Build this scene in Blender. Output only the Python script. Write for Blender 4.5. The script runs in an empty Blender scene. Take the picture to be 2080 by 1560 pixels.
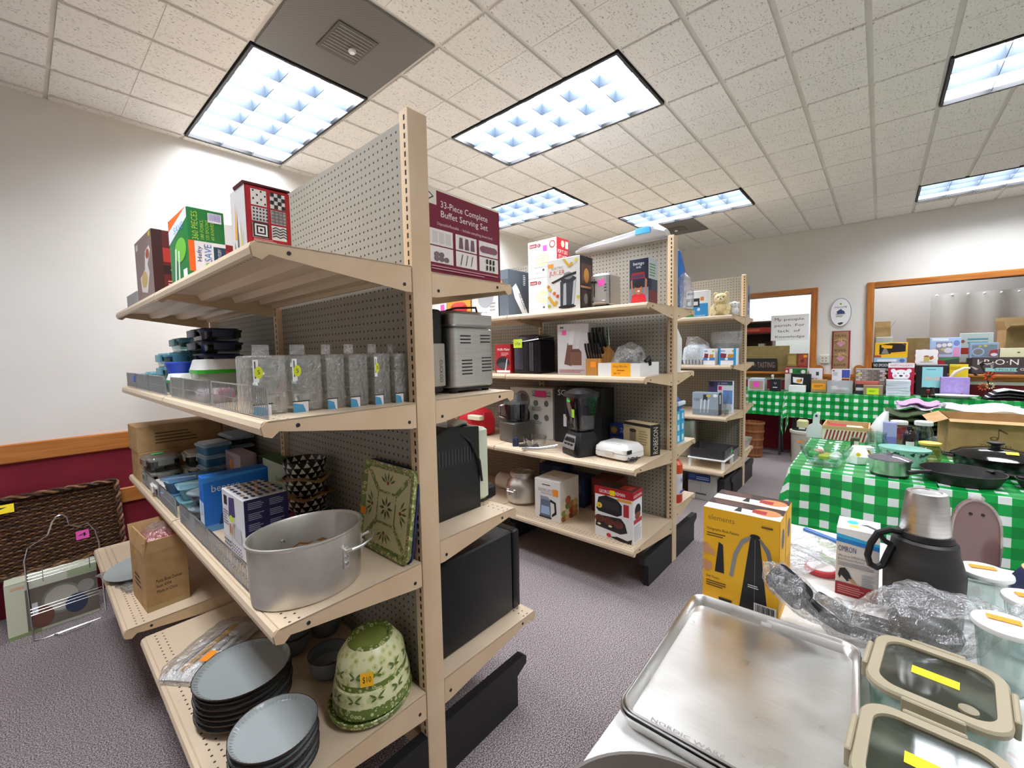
import bpy, math, random
from mathutils import Matrix, Vector
random.seed(7)
SC = bpy.context.scene
COL = SC.collection
PI = math.pi
# ------------------------------------------------------------------ camera
CAMZ = 1.38
cam = bpy.data.cameras.new('camera'); camo = bpy.data.objects.new('camera', cam); COL.objects.link(camo)
cam.sensor_width = 36.0; cam.sensor_fit = 'HORIZONTAL'
cam.lens = 36.0 * 865.26 / 2080.0
cam.shift_x = 16.8 / 2080.0
cam.shift_y = -7.58 / 2080.0
cam.clip_start = 0.02
rgt = Vector((0.66099256, -0.75010005, -0.02094627)); upv = Vector((0.06361555, 0.02820145, 0.99757593)); fwd = Vector((0.74769104, 0.66072278, -0.06635897))
camo.matrix_world = Matrix(((rgt.x, upv.x, -fwd.x, 0), (rgt.y, upv.y, -fwd.y, 0), (rgt.z, upv.z, -fwd.z, CAMZ), (0, 0, 0, 1)))
SC.camera = camo
# ------------------------------------------------------------------ world, exposure
w = bpy.data.worlds.new('world'); SC.world = w; w.use_nodes = True
w.node_tree.nodes['Background'].inputs[0].default_value = (0.75, 0.8, 0.9, 1); w.node_tree.nodes['Background'].inputs[1].default_value = 0.3
SC.view_settings.view_transform = 'Standard'; SC.view_settings.look = 'None'; SC.view_settings.gamma = 1.0
SC.view_settings.use_curve_mapping = False
SC.view_settings.exposure = 1.15
SC.cycles.transparent_max_bounces = 32
LAMP_STRENGTH = 15.0
# ------------------------------------------------------------------ materials
def lin(h):
    h = h.lstrip('#'); r = []
    for i in (0, 2, 4):
        c = int(h[i:i+2], 16) / 255.0
        r.append(c / 12.92 if c <= 0.04045 else ((c + 0.055) / 1.055) ** 2.4)
    return (r[0], r[1], r[2], 1.0)
_M = {}
def newmat(name):
    m = bpy.data.materials.new(name); m.use_nodes = True
    nt = m.node_tree; b = nt.nodes['Principled BSDF']
    return m, nt, b
def C(hexc, rough=0.55, metal=0.0, spec=0.5):
    k = (hexc, rough, metal, spec)
    if k in _M: return _M[k]
    m, nt, b = newmat('paint_' + hexc.strip('#'))
    b.inputs['Base Color'].default_value = lin(hexc); b.inputs['Roughness'].default_value = rough
    b.inputs['Metallic'].default_value = metal; b.inputs['Specular IOR Level'].default_value = spec
    _M[k] = m; return m
def nd(nt, t, **kw):
    n = nt.nodes.new(t)
    for k, v in kw.items():
        if k.startswith('i_'): n.inputs[int(k[2:])].default_value = v
        else: setattr(n, k, v)
    return n
def ln(nt, a, ai, b, bi): nt.links.new(a.outputs[ai], b.inputs[bi])
def mth(nt, op, a, b=None, c=None):
    n = nt.nodes.new('ShaderNodeMath'); n.operation = op
    for i, v in enumerate((a, b, c)):
        if v is None: continue
        if isinstance(v, (int, float)): n.inputs[i].default_value = v
        else: nt.links.new(v, n.inputs[i])
    return n.outputs[0]
def mixc(nt, fac, a, b):
    n = nt.nodes.new('ShaderNodeMix'); n.data_type = 'RGBA'
    if isinstance(fac, (int, float)): n.inputs[0].default_value = fac
    else: nt.links.new(fac, n.inputs[0])
    for i, v in ((6, a), (7, b)):
        if isinstance(v, tuple): n.inputs[i].default_value = v
        else: nt.links.new(v, n.inputs[i])
    return n.outputs[2]
def coords(nt, kind='Object'):
    t = nt.nodes.new('ShaderNodeTexCoord'); s = nt.nodes.new('ShaderNodeSeparateXYZ'); nt.links.new(t.outputs[kind], s.inputs[0])
    return t.outputs[kind], s.outputs[0], s.outputs[1], s.outputs[2]
def noise(nt, vec, scale, detail=2.0, rough=0.5):
    n = nt.nodes.new('ShaderNodeTexNoise'); nt.links.new(vec, n.inputs['Vector']); n.inputs['Scale'].default_value = scale
    n.inputs['Detail'].default_value = detail; n.inputs['Roughness'].default_value = rough
    return n.outputs[0]
def ramp(nt, fac, stops):
    n = nt.nodes.new('ShaderNodeValToRGB'); nt.links.new(fac, n.inputs[0]); e = n.color_ramp.elements
    while len(e) < len(stops): e.new(0.5)
    for i, (p, c) in enumerate(stops): e[i].position = p; e[i].color = lin(c) if isinstance(c, str) else c
    return n.outputs[0]
def bump(nt, b, h, strength=0.3, dist=0.01):
    n = nt.nodes.new('ShaderNodeBump'); n.inputs['Strength'].default_value = strength; n.inputs['Distance'].default_value = dist
    nt.links.new(h, n.inputs['Height']); nt.links.new(n.outputs[0], b.inputs['Normal'])
def scaled(nt, vec, s):
    n = nt.nodes.new('ShaderNodeMapping'); nt.links.new(vec, n.inputs[0]); n.inputs['Scale'].default_value = s
    return n.outputs[0]
def noisy(name, c1, c2, scale=8, rough=0.6, metal=0.0, stretch=None, bmp=0.0, detail=3.0, lo=0.35, hi=0.65):
    if name in _M: return _M[name]
    m, nt, b = newmat(name); v, x, y, z = coords(nt)
    if stretch: v = scaled(nt, v, stretch)
    n = noise(nt, v, scale, detail)
    nt.links.new(ramp(nt, n, [(lo, c1), (hi, c2)]), b.inputs['Base Color'])
    b.inputs['Roughness'].default_value = rough; b.inputs['Metallic'].default_value = metal
    if bmp: bump(nt, b, n, bmp, 0.005)
    _M[name] = m; return m
def carpet():
    m, nt, b = newmat('carpet'); v, x, y, z = coords(nt)
    a = noise(nt, v, 230, 2.0, 0.8); g = noise(nt, v, 3.0, 3.0)
    c = ramp(nt, a, [(0.40, '#3c3439'), (0.5, '#8d8283'), (0.60, '#dccfcd')])
    c = mixc(nt, mth(nt, 'MULTIPLY', g, 0.35), c, lin('#7a7072'))
    nt.links.new(c, b.inputs['Base Color']); b.inputs['Roughness'].default_value = 0.95; b.inputs['Specular IOR Level'].default_value = 0.1
    bump(nt, b, a, 0.6, 0.006); return m
def tilemat():
    m, nt, b = newmat('ceiling_tile'); v, x, y, z = coords(nt)
    a = noise(nt, scaled(nt, v, (1, 1.7, 1)), 75, 2.5, 0.6)
    c = ramp(nt, a, [(0.33, '#b5afa6'), (0.40, '#f3f0ea'), (1.0, '#f7f4ef')])
    nt.links.new(c, b.inputs['Base Color']); b.inputs['Roughness'].default_value = 0.95
    bump(nt, b, a, 0.25, 0.004); return m
def dots_mask(nt, a, b2, pitch, rad):
    fa = mth(nt, 'SUBTRACT', mth(nt, 'FRACT', mth(nt, 'DIVIDE', a, pitch)), 0.5)
    fb = mth(nt, 'SUBTRACT', mth(nt, 'FRACT', mth(nt, 'DIVIDE', b2, pitch)), 0.5)
    d = mth(nt, 'SQRT', mth(nt, 'ADD', mth(nt, 'MULTIPLY', fa, fa), mth(nt, 'MULTIPLY', fb, fb)))
    return mth(nt, 'LESS_THAN', d, rad)
def pegboard(name, base):
    m, nt, b = newmat(name); v, x, y, z = coords(nt)
    k = dots_mask(nt, y, z, 0.0254, 0.15)
    nt.links.new(mixc(nt, k, lin(base), lin('#2b2622')), b.inputs['Base Color']); b.inputs['Roughness'].default_value = 0.6
    return m
def shelfmat(name, base):
    # perforated rows run near the front and the back edge of every shelf deck (local x = distance from the post)
    m, nt, b = newmat(name); v, x, y, z = coords(nt)
    ax = mth(nt, 'ABSOLUTE', x)
    fy = mth(nt, 'SUBTRACT', mth(nt, 'FRACT', mth(nt, 'DIVIDE', y, 0.0254)), 0.5)
    rows = None
    for r0 in (0.030, 0.052):
        dx = mth(nt, 'DIVIDE', mth(nt, 'SUBTRACT', ax, r0), 0.0254)
        d = mth(nt, 'SQRT', mth(nt, 'ADD', mth(nt, 'MULTIPLY', dx, dx), mth(nt, 'MULTIPLY', fy, fy)))
        k = mth(nt, 'LESS_THAN', d, 0.13)
        rows = k if rows is None else mth(nt, 'MAXIMUM', rows, k)
    n = noise(nt, v, 14, 4)
    c = mixc(nt, mth(nt, 'MULTIPLY', mth(nt, 'GREATER_THAN', n, 0.68), 0.12), lin(base), lin('#8a5a34'))
    nt.links.new(mixc(nt, rows, c, lin('#3a2f26')), b.inputs['Base Color']); b.inputs['Roughness'].default_value = 0.45
    return m
def gingham():
    m, nt, b = newmat('gingham_vinyl'); t = nt.nodes.new('ShaderNodeTexCoord'); s = nt.nodes.new('ShaderNodeSeparateXYZ'); nt.links.new(t.outputs['UV'], s.inputs[0])
    fa = mth(nt, 'GREATER_THAN', mth(nt, 'FRACT', mth(nt, 'DIVIDE', s.outputs[0], 0.084)), 0.45)
    fb = mth(nt, 'GREATER_THAN', mth(nt, 'FRACT', mth(nt, 'DIVIDE', s.outputs[1], 0.084)), 0.45)
    c = mixc(nt, mth(nt, 'MAXIMUM', fa, fb), lin('#e8f0ea'), lin('#12a84a'))
    c = mixc(nt, mth(nt, 'MULTIPLY', fa, fb), c, lin('#058a3b'))
    nt.links.new(c, b.inputs['Base Color']); b.inputs['Roughness'].default_value = 0.28
    n = noise(nt, t.outputs['UV'], 9, 3); bump(nt, b, n, 0.35, 0.02)
    return m
def wood(name, c1, c2, axis='y', rough=0.4):
    st = {'x': (1.2, 22, 22), 'y': (22, 1.2, 22), 'z': (22, 22, 1.2)}[axis]
    return noisy(name, c1, c2, 3.0, rough, 0.0, st, 0.08, 4.0, 0.3, 0.7)
def brushed(name, c1, c2, rough=0.3, stretch=(2, 2, 90)):
    if name in _M: return _M[name]
    m, nt, b = newmat(name); v, x, y, z = coords(nt)
    n = noise(nt, scaled(nt, v, stretch), 6, 3); n2 = noise(nt, v, 9, 3)
    nt.links.new(mixc(nt, n, lin(c1), lin(c2)), b.inputs['Base Color']); b.inputs['Metallic'].default_value = 1.0
    nt.links.new(mth(nt, 'ADD', mth(nt, 'MULTIPLY', n2, 0.25), rough - 0.1), b.inputs['Roughness'])
    _M[name] = m; return m
def clear(name, tint='#ffffff', refl=0.12, rough=0.05, opaque=0.0, ocol='#ffffff', wrinkle=0.0, wscale=30):
    # thin clear plastic or glass wall: mostly see-through with a glossy coat that grows towards grazing angles
    if name in _M: return _M[name]
    m = bpy.data.materials.new(name); m.use_nodes = True; nt = m.node_tree; nt.nodes.clear()
    out = nt.nodes.new('ShaderNodeOutputMaterial'); tr = nt.nodes.new('ShaderNodeBsdfTransparent'); tr.inputs[0].default_value = lin(tint)
    gl = nt.nodes.new('ShaderNodeBsdfGlossy'); gl.inputs['Roughness'].default_value = rough
    lw = nt.nodes.new('ShaderNodeLayerWeight'); lw.inputs['Blend'].default_value = 0.5
    mx = nt.nodes.new('ShaderNodeMixShader')
    base = tr
    if opaque > 0:
        df = nt.nodes.new('ShaderNodeBsdfDiffuse'); df.inputs[0].default_value = lin(ocol)
        m2 = nt.nodes.new('ShaderNodeMixShader'); m2.inputs[0].default_value = opaque; ln(nt, tr, 0, m2, 1); ln(nt, df, 0, m2, 2); base = m2
    nt.links.new(mth(nt, 'MINIMUM', mth(nt, 'ADD', mth(nt, 'MULTIPLY', mth(nt, 'POWER', lw.outputs['Facing'], 4.0), 0.7), refl * 0.6), 1.0), mx.inputs[0])
    ln(nt, base, 0, mx, 1); ln(nt, gl, 0, mx, 2); ln(nt, mx, 0, out, 0)
    if wrinkle:
        v, x, y, z = coords(nt); n = noise(nt, v, wscale, 4, 0.6)
        bp = nt.nodes.new('ShaderNodeBump'); bp.inputs['Strength'].default_value = wrinkle; bp.inputs['Distance'].default_value = 0.02
        nt.links.new(n, bp.inputs['Height']); nt.links.new(bp.outputs[0], gl.inputs['Normal']); nt.links.new(bp.outputs[0], lw.inputs['Normal'])
    _M[name] = m; return m
def emit(name, col, strength):
    m = bpy.data.materials.new(name); m.use_nodes = True; nt = m.node_tree; nt.nodes.clear()
    out = nt.nodes.new('ShaderNodeOutputMaterial'); e = nt.nodes.new('ShaderNodeEmission'); e.inputs[0].default_value = lin(col); e.inputs[1].default_value = strength
    ln(nt, e, 0, out, 0); return m
def pattern(name, kind, c1, c2, c3='#ffffff', s=0.02):
    # flat printed or glazed repeat patterns
    if name in _M: return _M[name]
    m, nt, b = newmat(name); v, x, y, z = coords(nt)
    if kind == 'tri':
        at = mth(nt, 'ARCTAN2', y, x); u = mth(nt, 'MULTIPLY', at, 14 / (2 * PI)); vv = mth(nt, 'DIVIDE', z, s)
        fu = mth(nt, 'ABSOLUTE', mth(nt, 'SUBTRACT', mth(nt, 'FRACT', mth(nt, 'ADD', u, mth(nt, 'MULTIPLY', mth(nt, 'FLOOR', vv), 0.5))), 0.5))
        k = mth(nt, 'LESS_THAN', mth(nt, 'ADD', mth(nt, 'MULTIPLY', fu, 2.4), mth(nt, 'FRACT', vv)), 0.86)
        col = mixc(nt, k, lin(c1), lin(c2))
    elif kind == 'floral':
        vo = nt.nodes.new('ShaderNodeTexVoronoi'); nt.links.new(v, vo.inputs['Vector']); vo.inputs['Scale'].default_value = 1 / s
        d = vo.outputs['Distance']
        col = mixc(nt, mth(nt, 'LESS_THAN', d, 0.42), lin(c1), lin(c2)); col = mixc(nt, mth(nt, 'LESS_THAN', d, 0.2), col, lin(c3))
        n = noise(nt, v, 60, 2); col = mixc(nt, mth(nt, 'MULTIPLY', mth(nt, 'GREATER_THAN', n, 0.6), 0.5), col, lin(c1))
    elif kind == 'speck':
        n = noise(nt, v, 1 / s, 2); n2 = noise(nt, v, 0.5 / s, 2)
        col = mixc(nt, mth(nt, 'GREATER_THAN', n, 0.53), lin(c1), lin(c2)); col = mixc(nt, mth(nt, 'GREATER_THAN', n2, 0.62), col, lin(c3))
    elif kind == 'check':
        ch = nt.nodes.new('ShaderNodeTexChecker'); nt.links.new(v, ch.inputs[0]); ch.inputs[1].default_value = lin(c1); ch.inputs[2].default_value = lin(c2); ch.inputs[3].default_value = 1 / s; col = ch.outputs[0]
    elif kind == 'stripe':
        k = mth(nt, 'GREATER_THAN', mth(nt, 'FRACT', mth(nt, 'DIVIDE', mth(nt, 'ADD', mth(nt, 'ADD', x, y), z), s)), 0.5); col = mixc(nt, k, lin(c1), lin(c2))
    elif kind == 'dots':
        col = mixc(nt, dots_mask(nt, mth(nt, 'ADD', x, y), z, s, 0.3), lin(c1), lin(c2))
    nt.links.new(col, b.inputs['Base Color']); b.inputs['Roughness'].default_value = 0.35
    _M[name] = m; return m
BEIGE = shelfmat('shelf_enamel', '#dcc6a9'); POST = noisy('post_enamel', '#e0c5a2', '#d8ba94', 5, 0.5); PEG = pegboard('pegboard_grey', '#9a9487')
BLACKP = C('#121214', 0.4); DARK = C('#1b1a1c', 0.5); WHITE = C('#f2f1ee', 0.5); STEEL = brushed('brushed_steel', '#e3e1de', '#b4b2b0', 0.34)
ALU = brushed('aluminium', '#ecebe8', '#cfcdc9', 0.36, (6, 6, 6)); CHROME = C('#c8c8ca', 0.18, 1.0); WIRE = C('#b9bcc0', 0.28, 1.0)
CARD = noisy('cardboard', '#b08b5c', '#bd9868', 20, 0.85); CARDIN = C('#8a6a45', 0.9); GLASS = clear('clear_glass', '#eaf5f2', 0.2); PLAS = clear('clear_plastic', '#f6f6f6', 0.22, 0.08)
BAG = clear('plastic_bag', '#f7f7f7', 0.42, 0.10, 0.10, '#ffffff', 0.7, 40); OAK = wood('oak_trim', '#a2591c', '#c87f34', 'y'); OAKZ = wood('oak_trim_upright', '#a2591c', '#c87f34', 'z')
OAKX = wood('oak_rail', '#b0662a', '#d08c46', 'x')
GING = gingham(); YSTICK = C('#ffe000', 0.6); OSTICK = C('#ff9a1f', 0.6); PSTICK = C('#ff62c4', 0.6); GSTICK = C('#4fe36a', 0.6)
# ------------------------------------------------------------------ mesh building
_TX = {}
def textgeo(s, off=0.0):
    k = (s, off)
    if k in _TX: return _TX[k]
    cu = bpy.data.curves.new('lettering', 'FONT'); cu.body = s; cu.resolution_u = 2; cu.offset = off
    o = bpy.data.objects.new('lettering', cu); me = o.to_mesh()
    vs = [tuple(v.co) for v in me.vertices]; fs = [tuple(p.vertices) for p in me.polygons]; o.to_mesh_clear()
    bpy.data.objects.remove(o); bpy.data.curves.remove(cu)
    x0 = min((v[0] for v in vs), default=0); x1 = max((v[0] for v in vs), default=1)
    _TX[k] = (vs, fs, x0, x1); return _TX[k]
class MB:
    def __init__(s): s.v = []; s.f = []; s.fm = []; s.fs = []; s.mats = []
    def mi(s, m):
        if m not in s.mats: s.mats.append(m)
        return s.mats.index(m)
    def add(s, vs, fs, m, smooth=False, M=None):
        o = len(s.v); i = s.mi(m)
        if M is not None: vs = [tuple(M @ Vector(v)) for v in vs]
        s.v += [tuple(v) for v in vs]
        for f in fs: s.f.append([o + k for k in f]); s.fm.append(i); s.fs.append(smooth)
        return s
    def box(s, x0, y0, z0, x1, y1, z1, m, M=None):
        return s.add([(x0, y0, z0), (x1, y0, z0), (x1, y1, z0), (x0, y1, z0), (x0, y0, z1), (x1, y0, z1), (x1, y1, z1), (x0, y1, z1)],
                     [(0, 3, 2, 1), (4, 5, 6, 7), (0, 1, 5, 4), (1, 2, 6, 5), (2, 3, 7, 6), (3, 0, 4, 7)], m, False, M)
    def loft(s, rings, m, c0=True, c1=True, smooth=True, M=None, closed=True):
        n = len(rings[0]); vs = [p for r in rings for p in r]; fs = []
        for i in range(len(rings) - 1):
            for j in range(n if closed else n - 1):
                k = (j + 1) % n; fs.append((i * n + j, i * n + k, (i + 1) * n + k, (i + 1) * n + j))
        s.add(vs, fs, m, smooth, M)
        o = len(s.v) - len(vs); i = s.mi(m)
        if c0: s.f.append([o + j for j in range(n - 1, -1, -1)]); s.fm.append(i); s.fs.append(False)
        if c1: s.f.append([o + (len(rings) - 1) * n + j for j in range(n)]); s.fm.append(i); s.fs.append(False)
        return s
    def lathe(s, prof, m, n=28, cx=0, cy=0, sx=1, sy=1, c0=True, c1=True, M=None):
        return s.loft([[(cx + sx * r * math.cos(2 * PI * j / n), cy + sy * r * math.sin(2 * PI * j / n), z) for j in range(n)] for r, z in prof], m, c0, c1, True, M)
    def rr(s, prof, m, k=4, cx=0, cy=0, c0=True, c1=True, M=None):
        # stack of rounded rectangles: prof = (z, half width, half depth, corner radius)
        return s.loft([rring(cx, cy, hw, hd, r, z, k) for z, hw, hd, r in prof], m, c0, c1, True, M)
    def bbox(s, x0, y0, z0, x1, y1, z1, m, b=0.004, M=None, k=2):
        cx, cy, hw, hd = (x0 + x1) / 2, (y0 + y1) / 2, abs(x1 - x0) / 2, abs(y1 - y0) / 2
        b = min(b, hw * .9, hd * .9, abs(z1 - z0) * .45)
        return s.rr([(z0, hw - b, hd - b, b * .6), (z0 + b, hw, hd, b), (z1 - b, hw, hd, b), (z1, hw - b, hd - b, b * .6)], m, k, cx, cy, True, True, M)
    def tube(s, pts, r, m, n=6, closed=False, M=None):
        pts = [Vector(p) for p in pts]; L = len(pts); rings = []; up = None
        for i, p in enumerate(pts):
            if closed: t = pts[(i + 1) % L] - pts[i - 1]
            else: t = pts[min(i + 1, L - 1)] - pts[max(i - 1, 0)]
            if t.length < 1e-9: t = Vector((0, 0, 1))
            t.normalize()
            if up is None: up = Vector((0, 0, 1)) if abs(t.z) < 0.9 else Vector((1, 0, 0))
            a = t.cross(up)
            if a.length < 1e-6: a = t.orthogonal()
            a.normalize(); b2 = a.cross(t); up = b2
            rr_ = r[i] if isinstance(r, (list, tuple)) else r
            rings.append([tuple(p + a * rr_ * math.cos(2 * PI * j / n) + b2 * rr_ * math.sin(2 * PI * j / n)) for j in range(n)])
        if closed: rings.append(rings[0])
        return s.loft(rings, m, not closed, not closed, True, M)
    def prism(s, pts, axis, a0, a1, m, M=None):
        # polygon given in the plane across `axis`, run from a0 to a1
        def P(p, a): return {'x': (a, p[0], p[1]), 'y': (p[0], a, p[1]), 'z': (p[0], p[1], a)}[axis]
        n = len(pts); vs = [P(p, a0) for p in pts] + [P(p, a1) for p in pts]
        fs = [tuple(range(n)), tuple(range(2 * n - 1, n - 1, -1))] + [(j, (j + 1) % n, n + (j + 1) % n, n + j) for j in range(n)]
        return s.add(vs, fs, m, False, M)
    def ball(s, cx, cy, cz, rx, ry, rz, m, n=14, k=9, M=None):
        rings = []
        for i in range(k):
            a = -PI / 2 + PI * (i + 0.5) / k
            rings.append([(cx + rx * math.cos(a) * math.cos(2 * PI * j / n), cy + ry * math.cos(a) * math.sin(2 * PI * j / n), cz + rz * math.sin(a)) for j in range(n)])
        return s.loft(rings, m, True, True, True, M)
    def build(s, name, parent=None, sharp=35, uv=None, kind=None, label=None):
        me = bpy.data.meshes.new(name); me.from_pydata(s.v, [], s.f)
        for m in s.mats: me.materials.append(m)
        me.polygons.foreach_set('material_index', s.fm); me.polygons.foreach_set('use_smooth', s.fs)
        if any(s.fs): me.set_sharp_from_angle(angle=math.radians(sharp))
        if uv:
            lay = me.uv_layers.new(name='UVMap'); flat = []
            for l in me.loops: flat += list(uv[l.vertex_index])
            lay.data.foreach_set('uv', flat)
        me.update()
        o = bpy.data.objects.new(name, me); COL.objects.link(o)
        if parent is not None: o.parent = parent
        if kind: o['kind'] = kind
        if label: o['label'] = label
        return o
def rring(cx, cy, hw, hd, r, z, k=4):
    r = max(min(r, hw, hd), 1e-5); out = []
    for qx, qy, a0 in ((1, 1, 0), (-1, 1, 90), (-1, -1, 180), (1, -1, 270)):
        for i in range(k + 1):
            a = math.radians(a0 + 90 * i / k); out.append((cx + qx * (hw - r) + r * math.cos(a), cy + qy * (hd - r) + r * math.sin(a), z))
    return out
def tag(o, label, cat, group=None):
    o['label'] = label; o['category'] = cat
    if group: o['group'] = group
    return o
def thing(name, label, cat, loc=(0, 0, 0), rz=0.0, group=None, rot=None):
    o = bpy.data.objects.new(name, None); COL.objects.link(o); o.empty_display_size = 0.05
    o.location = loc; o.rotation_euler = rot if rot else (0, 0, math.radians(rz))
    return tag(o, label, cat, group)
def dup(root, loc, rz=None, label=None, group=None, rot=None):
    r = root.copy(); COL.objects.link(r); r.location = loc
    if rz is not None: r.rotation_euler = (0, 0, math.radians(rz))
    if rot is not None: r.rotation_euler = rot
    if label: r['label'] = label
    if group: r['group'] = group
    for ch in list(root.children):
        c = ch.copy(); COL.objects.link(c); c.parent = r
        for g in list(ch.children):
            d = g.copy(); COL.objects.link(d); d.parent = c
    return r
def struct(o): o['kind'] = 'structure'; return o
def ell(cu, cv, ru, rv, n=20): return [(cu + ru * math.cos(2 * PI * i / n), cv + rv * math.sin(2 * PI * i / n)) for i in range(n)]
def printed(mb, O, U, V, items, start=0.0005):
    # flat print laid on a face: O corner, U and V edge vectors (full width and height)
    O, U, V = Vector(O), Vector(U), Vector(V); N = U.cross(V).normalized(); un = U.normalized(); vn = V.normalized(); H = V.length; W = U.length
    for i, it in enumerate(items):
        off = N * (start + 0.00012 * i); k = it[0]
        if k == 'r': pts = [(it[1], it[2]), (it[3], it[2]), (it[3], it[4]), (it[1], it[4])]; col = it[5]
        elif k == 'e': pts = ell(it[1], it[2], it[3], it[4]); col = it[5]
        elif k == 'p': pts = it[1]; col = it[2]
        elif k == 'lines':   # block of tiny text lines: u0, v0, u1, v1, count, colour
            m = C(it[6]) if isinstance(it[6], str) else it[6]; n = it[5]; rnd = random.Random(i)
            for j in range(n):
                va = it[2] + (it[4] - it[2]) * (j + 0.2) / n; vb = it[2] + (it[4] - it[2]) * (j + 0.65) / n; ue = it[1] + (it[3] - it[1]) * rnd.uniform(0.65, 1)
                q = [O + U * a + V * c + off for a, c in ((it[1], va), (ue, va), (ue, vb), (it[1], vb))]
                mb.add([tuple(p) for p in q], [(0, 1, 2, 3)], m)
            continue
        elif k == 't':       # text: string, u, v (baseline left), letter height as share of face height, colour, [fit width share], [turn], [bold]
            s_, u, v, h, col = it[1:6]; fit = it[6] if len(it) > 6 else None; turn = it[7] if len(it) > 7 else 0; bold = it[8] if len(it) > 8 else 0.004
            vs, fs, x0, x1 = textgeo(s_, 0.0); sc = h * (W if abs(turn) == 90 else H) / 0.7; sx = sc
            if fit: sx = fit * (W if not turn else H) / max(x1 - x0, 1e-6)
            a = math.radians(turn); eu = un * math.cos(a) + vn * math.sin(a); ev = -un * math.sin(a) + vn * math.cos(a)
            B = O + U * u + V * v + off
            mb.add([tuple(B + eu * ((p[0] - x0) * sx) + ev * (p[1] * sc)) for p in vs], fs, C(col) if isinstance(col, str) else col); continue
        q = [O + U * a + V * b + off for a, b in pts]
        mb.add([tuple(p) for p in q], [tuple(range(len(q)))], C(col) if isinstance(col, str) else col)
def face(x0, y0, z0, x1, y1, z1, which):
    return {'L': ((x0, y1, z0), (0, y0 - y1, 0), (0, 0, z1 - z0)), 'F': ((x0, y0, z0), (x1 - x0, 0, 0), (0, 0, z1 - z0)),
            'T': ((x0, y1, z1), (0, y0 - y1, 0), (x1 - x0, 0, 0)), 'R': ((x1, y0, z0), (0, y1 - y0, 0), (0, 0, z1 - z0)), 'B': ((x1, y1, z0), (x0 - x1, 0, 0), (0, 0, z1 - z0))}[which]
def VS(items, a):
    # squeeze a face's print into its upper part (share a of the height stays plain)
    out = []
    for it in items:
        it = list(it); q = lambda v: a + (1 - a) * v
        if it[0] == 'r': it[2], it[4] = q(it[2]), q(it[4])
        elif it[0] == 'e': it[2] = q(it[2]); it[4] *= 1 - a
        elif it[0] == 'p': it[1] = [(u, q(v)) for u, v in it[1]]
        elif it[0] == 'lines': it[2], it[4] = q(it[2]), q(it[4])
        elif it[0] == 't':
            it[3] = q(it[3]); rot = len(it) > 7 and abs(it[7]) == 90
            if not rot: it[4] *= 1 - a
            elif it[6]: it[6] *= 1 - a
        out.append(tuple(it))
    return out
PN = {'L': 'front_print', 'F': 'side_print', 'T': 'top_print', 'R': 'back_print', 'B': 'far_side_print'}
def pbox(name, label, cat, x0, y0, z0, x1, y1, h, col, prints=None, rz=0, group=None, b=0.0025, tilt=None):
    cx, cy = (x0 + x1) / 2, (y0 + y1) / 2; t = thing(name, label, cat, (cx, cy, z0), rz, group)
    if tilt: t.rotation_euler = tilt
    a, c = (x1 - x0) / 2, (y1 - y0) / 2
    m = C(col) if isinstance(col, str) else col
    MB().bbox(-a, -c, 0, a, c, h, m, b).build('carton', t)
    for k, items in (prints or {}).items():
        mb = MB(); printed(mb, *face(-a, -c, 0, a, c, h, k), items); mb.build(PN[k], t)
    return t
# ================================================================== the room
FT = 0.3048
def GX(u): return (u + 2.6025) * FT
def GY(v): return (v + 3.2597) * FT
CZ = 2.834; XB = 6.675; YL = 3.493; XF = -1.95; YR = GY(-12)
floor = struct(MB().box(XF, YR, -0.05, XB, YL, 0, carpet()).build('floor'))
WALLM = noisy('wall_paint', '#e9e5dd', '#e4dfd6', 2, 0.8); MAROON = noisy('maroon_paint', '#7d1226', '#8a172d', 3, 0.75)
GREYW = C('#b9aeaa', 0.8)
wl = MB(); wl.box(XF, YL, 0.93, XB, YL + 0.1, CZ + 0.15, WALLM); wl.box(XF, YL, 0, XB, YL + 0.1, 0.93, MAROON); struct(wl.build('wall_left'))
struct(MB().bbox(XF, YL - 0.02, 0.838, XB, YL, 0.942, OAKX, 0.006).build('trim_1'))
struct(MB().bbox(XF, YL - 0.018, 0.498, XB, YL, 0.592, OAKX, 0.006).build('trim_2'))
# back wall with two framed windows (y from high to low runs left to right in the picture)
W1 = (0.672, 1.95); W2 = (-2.2, 0.068); WZ0, WZ1 = 1.045, 2.035
wb = MB()
def wallpiece(y0, y1, z0, z1):
    if z0 < 0.93: wb.box(XB, y0, z0, XB + 0.1, y1, min(z1, 0.93), MAROON)
    if z1 > 0.93: wb.box(XB, y0, max(z0, 0.93), XB + 0.1, y1, z1, WALLM)
wallpiece(YR, YL, 0, WZ0); wallpiece(YR, YL, WZ1, CZ + 0.15); wallpiece(W1[1], YL, WZ0, WZ1); wallpiece(W2[1], W1[0], WZ0, WZ1); wallpiece(YR, W2[0], WZ0, WZ1)
struct(wb.build('wall_back'))
struct(MB().box(XF - 0.1, YR, 0, XF, YL, CZ + 0.15, WALLM).build('wall_front'))
struct(MB().box(XF, YR - 0.1, 0, XB, YR, CZ + 0.15, WALLM).build('wall_right'))
struct(MB().bbox(XB - 0.022, YR, 0.965, XB, YL, 1.02, OAK, 0.006).build('trim_3'))
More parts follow.
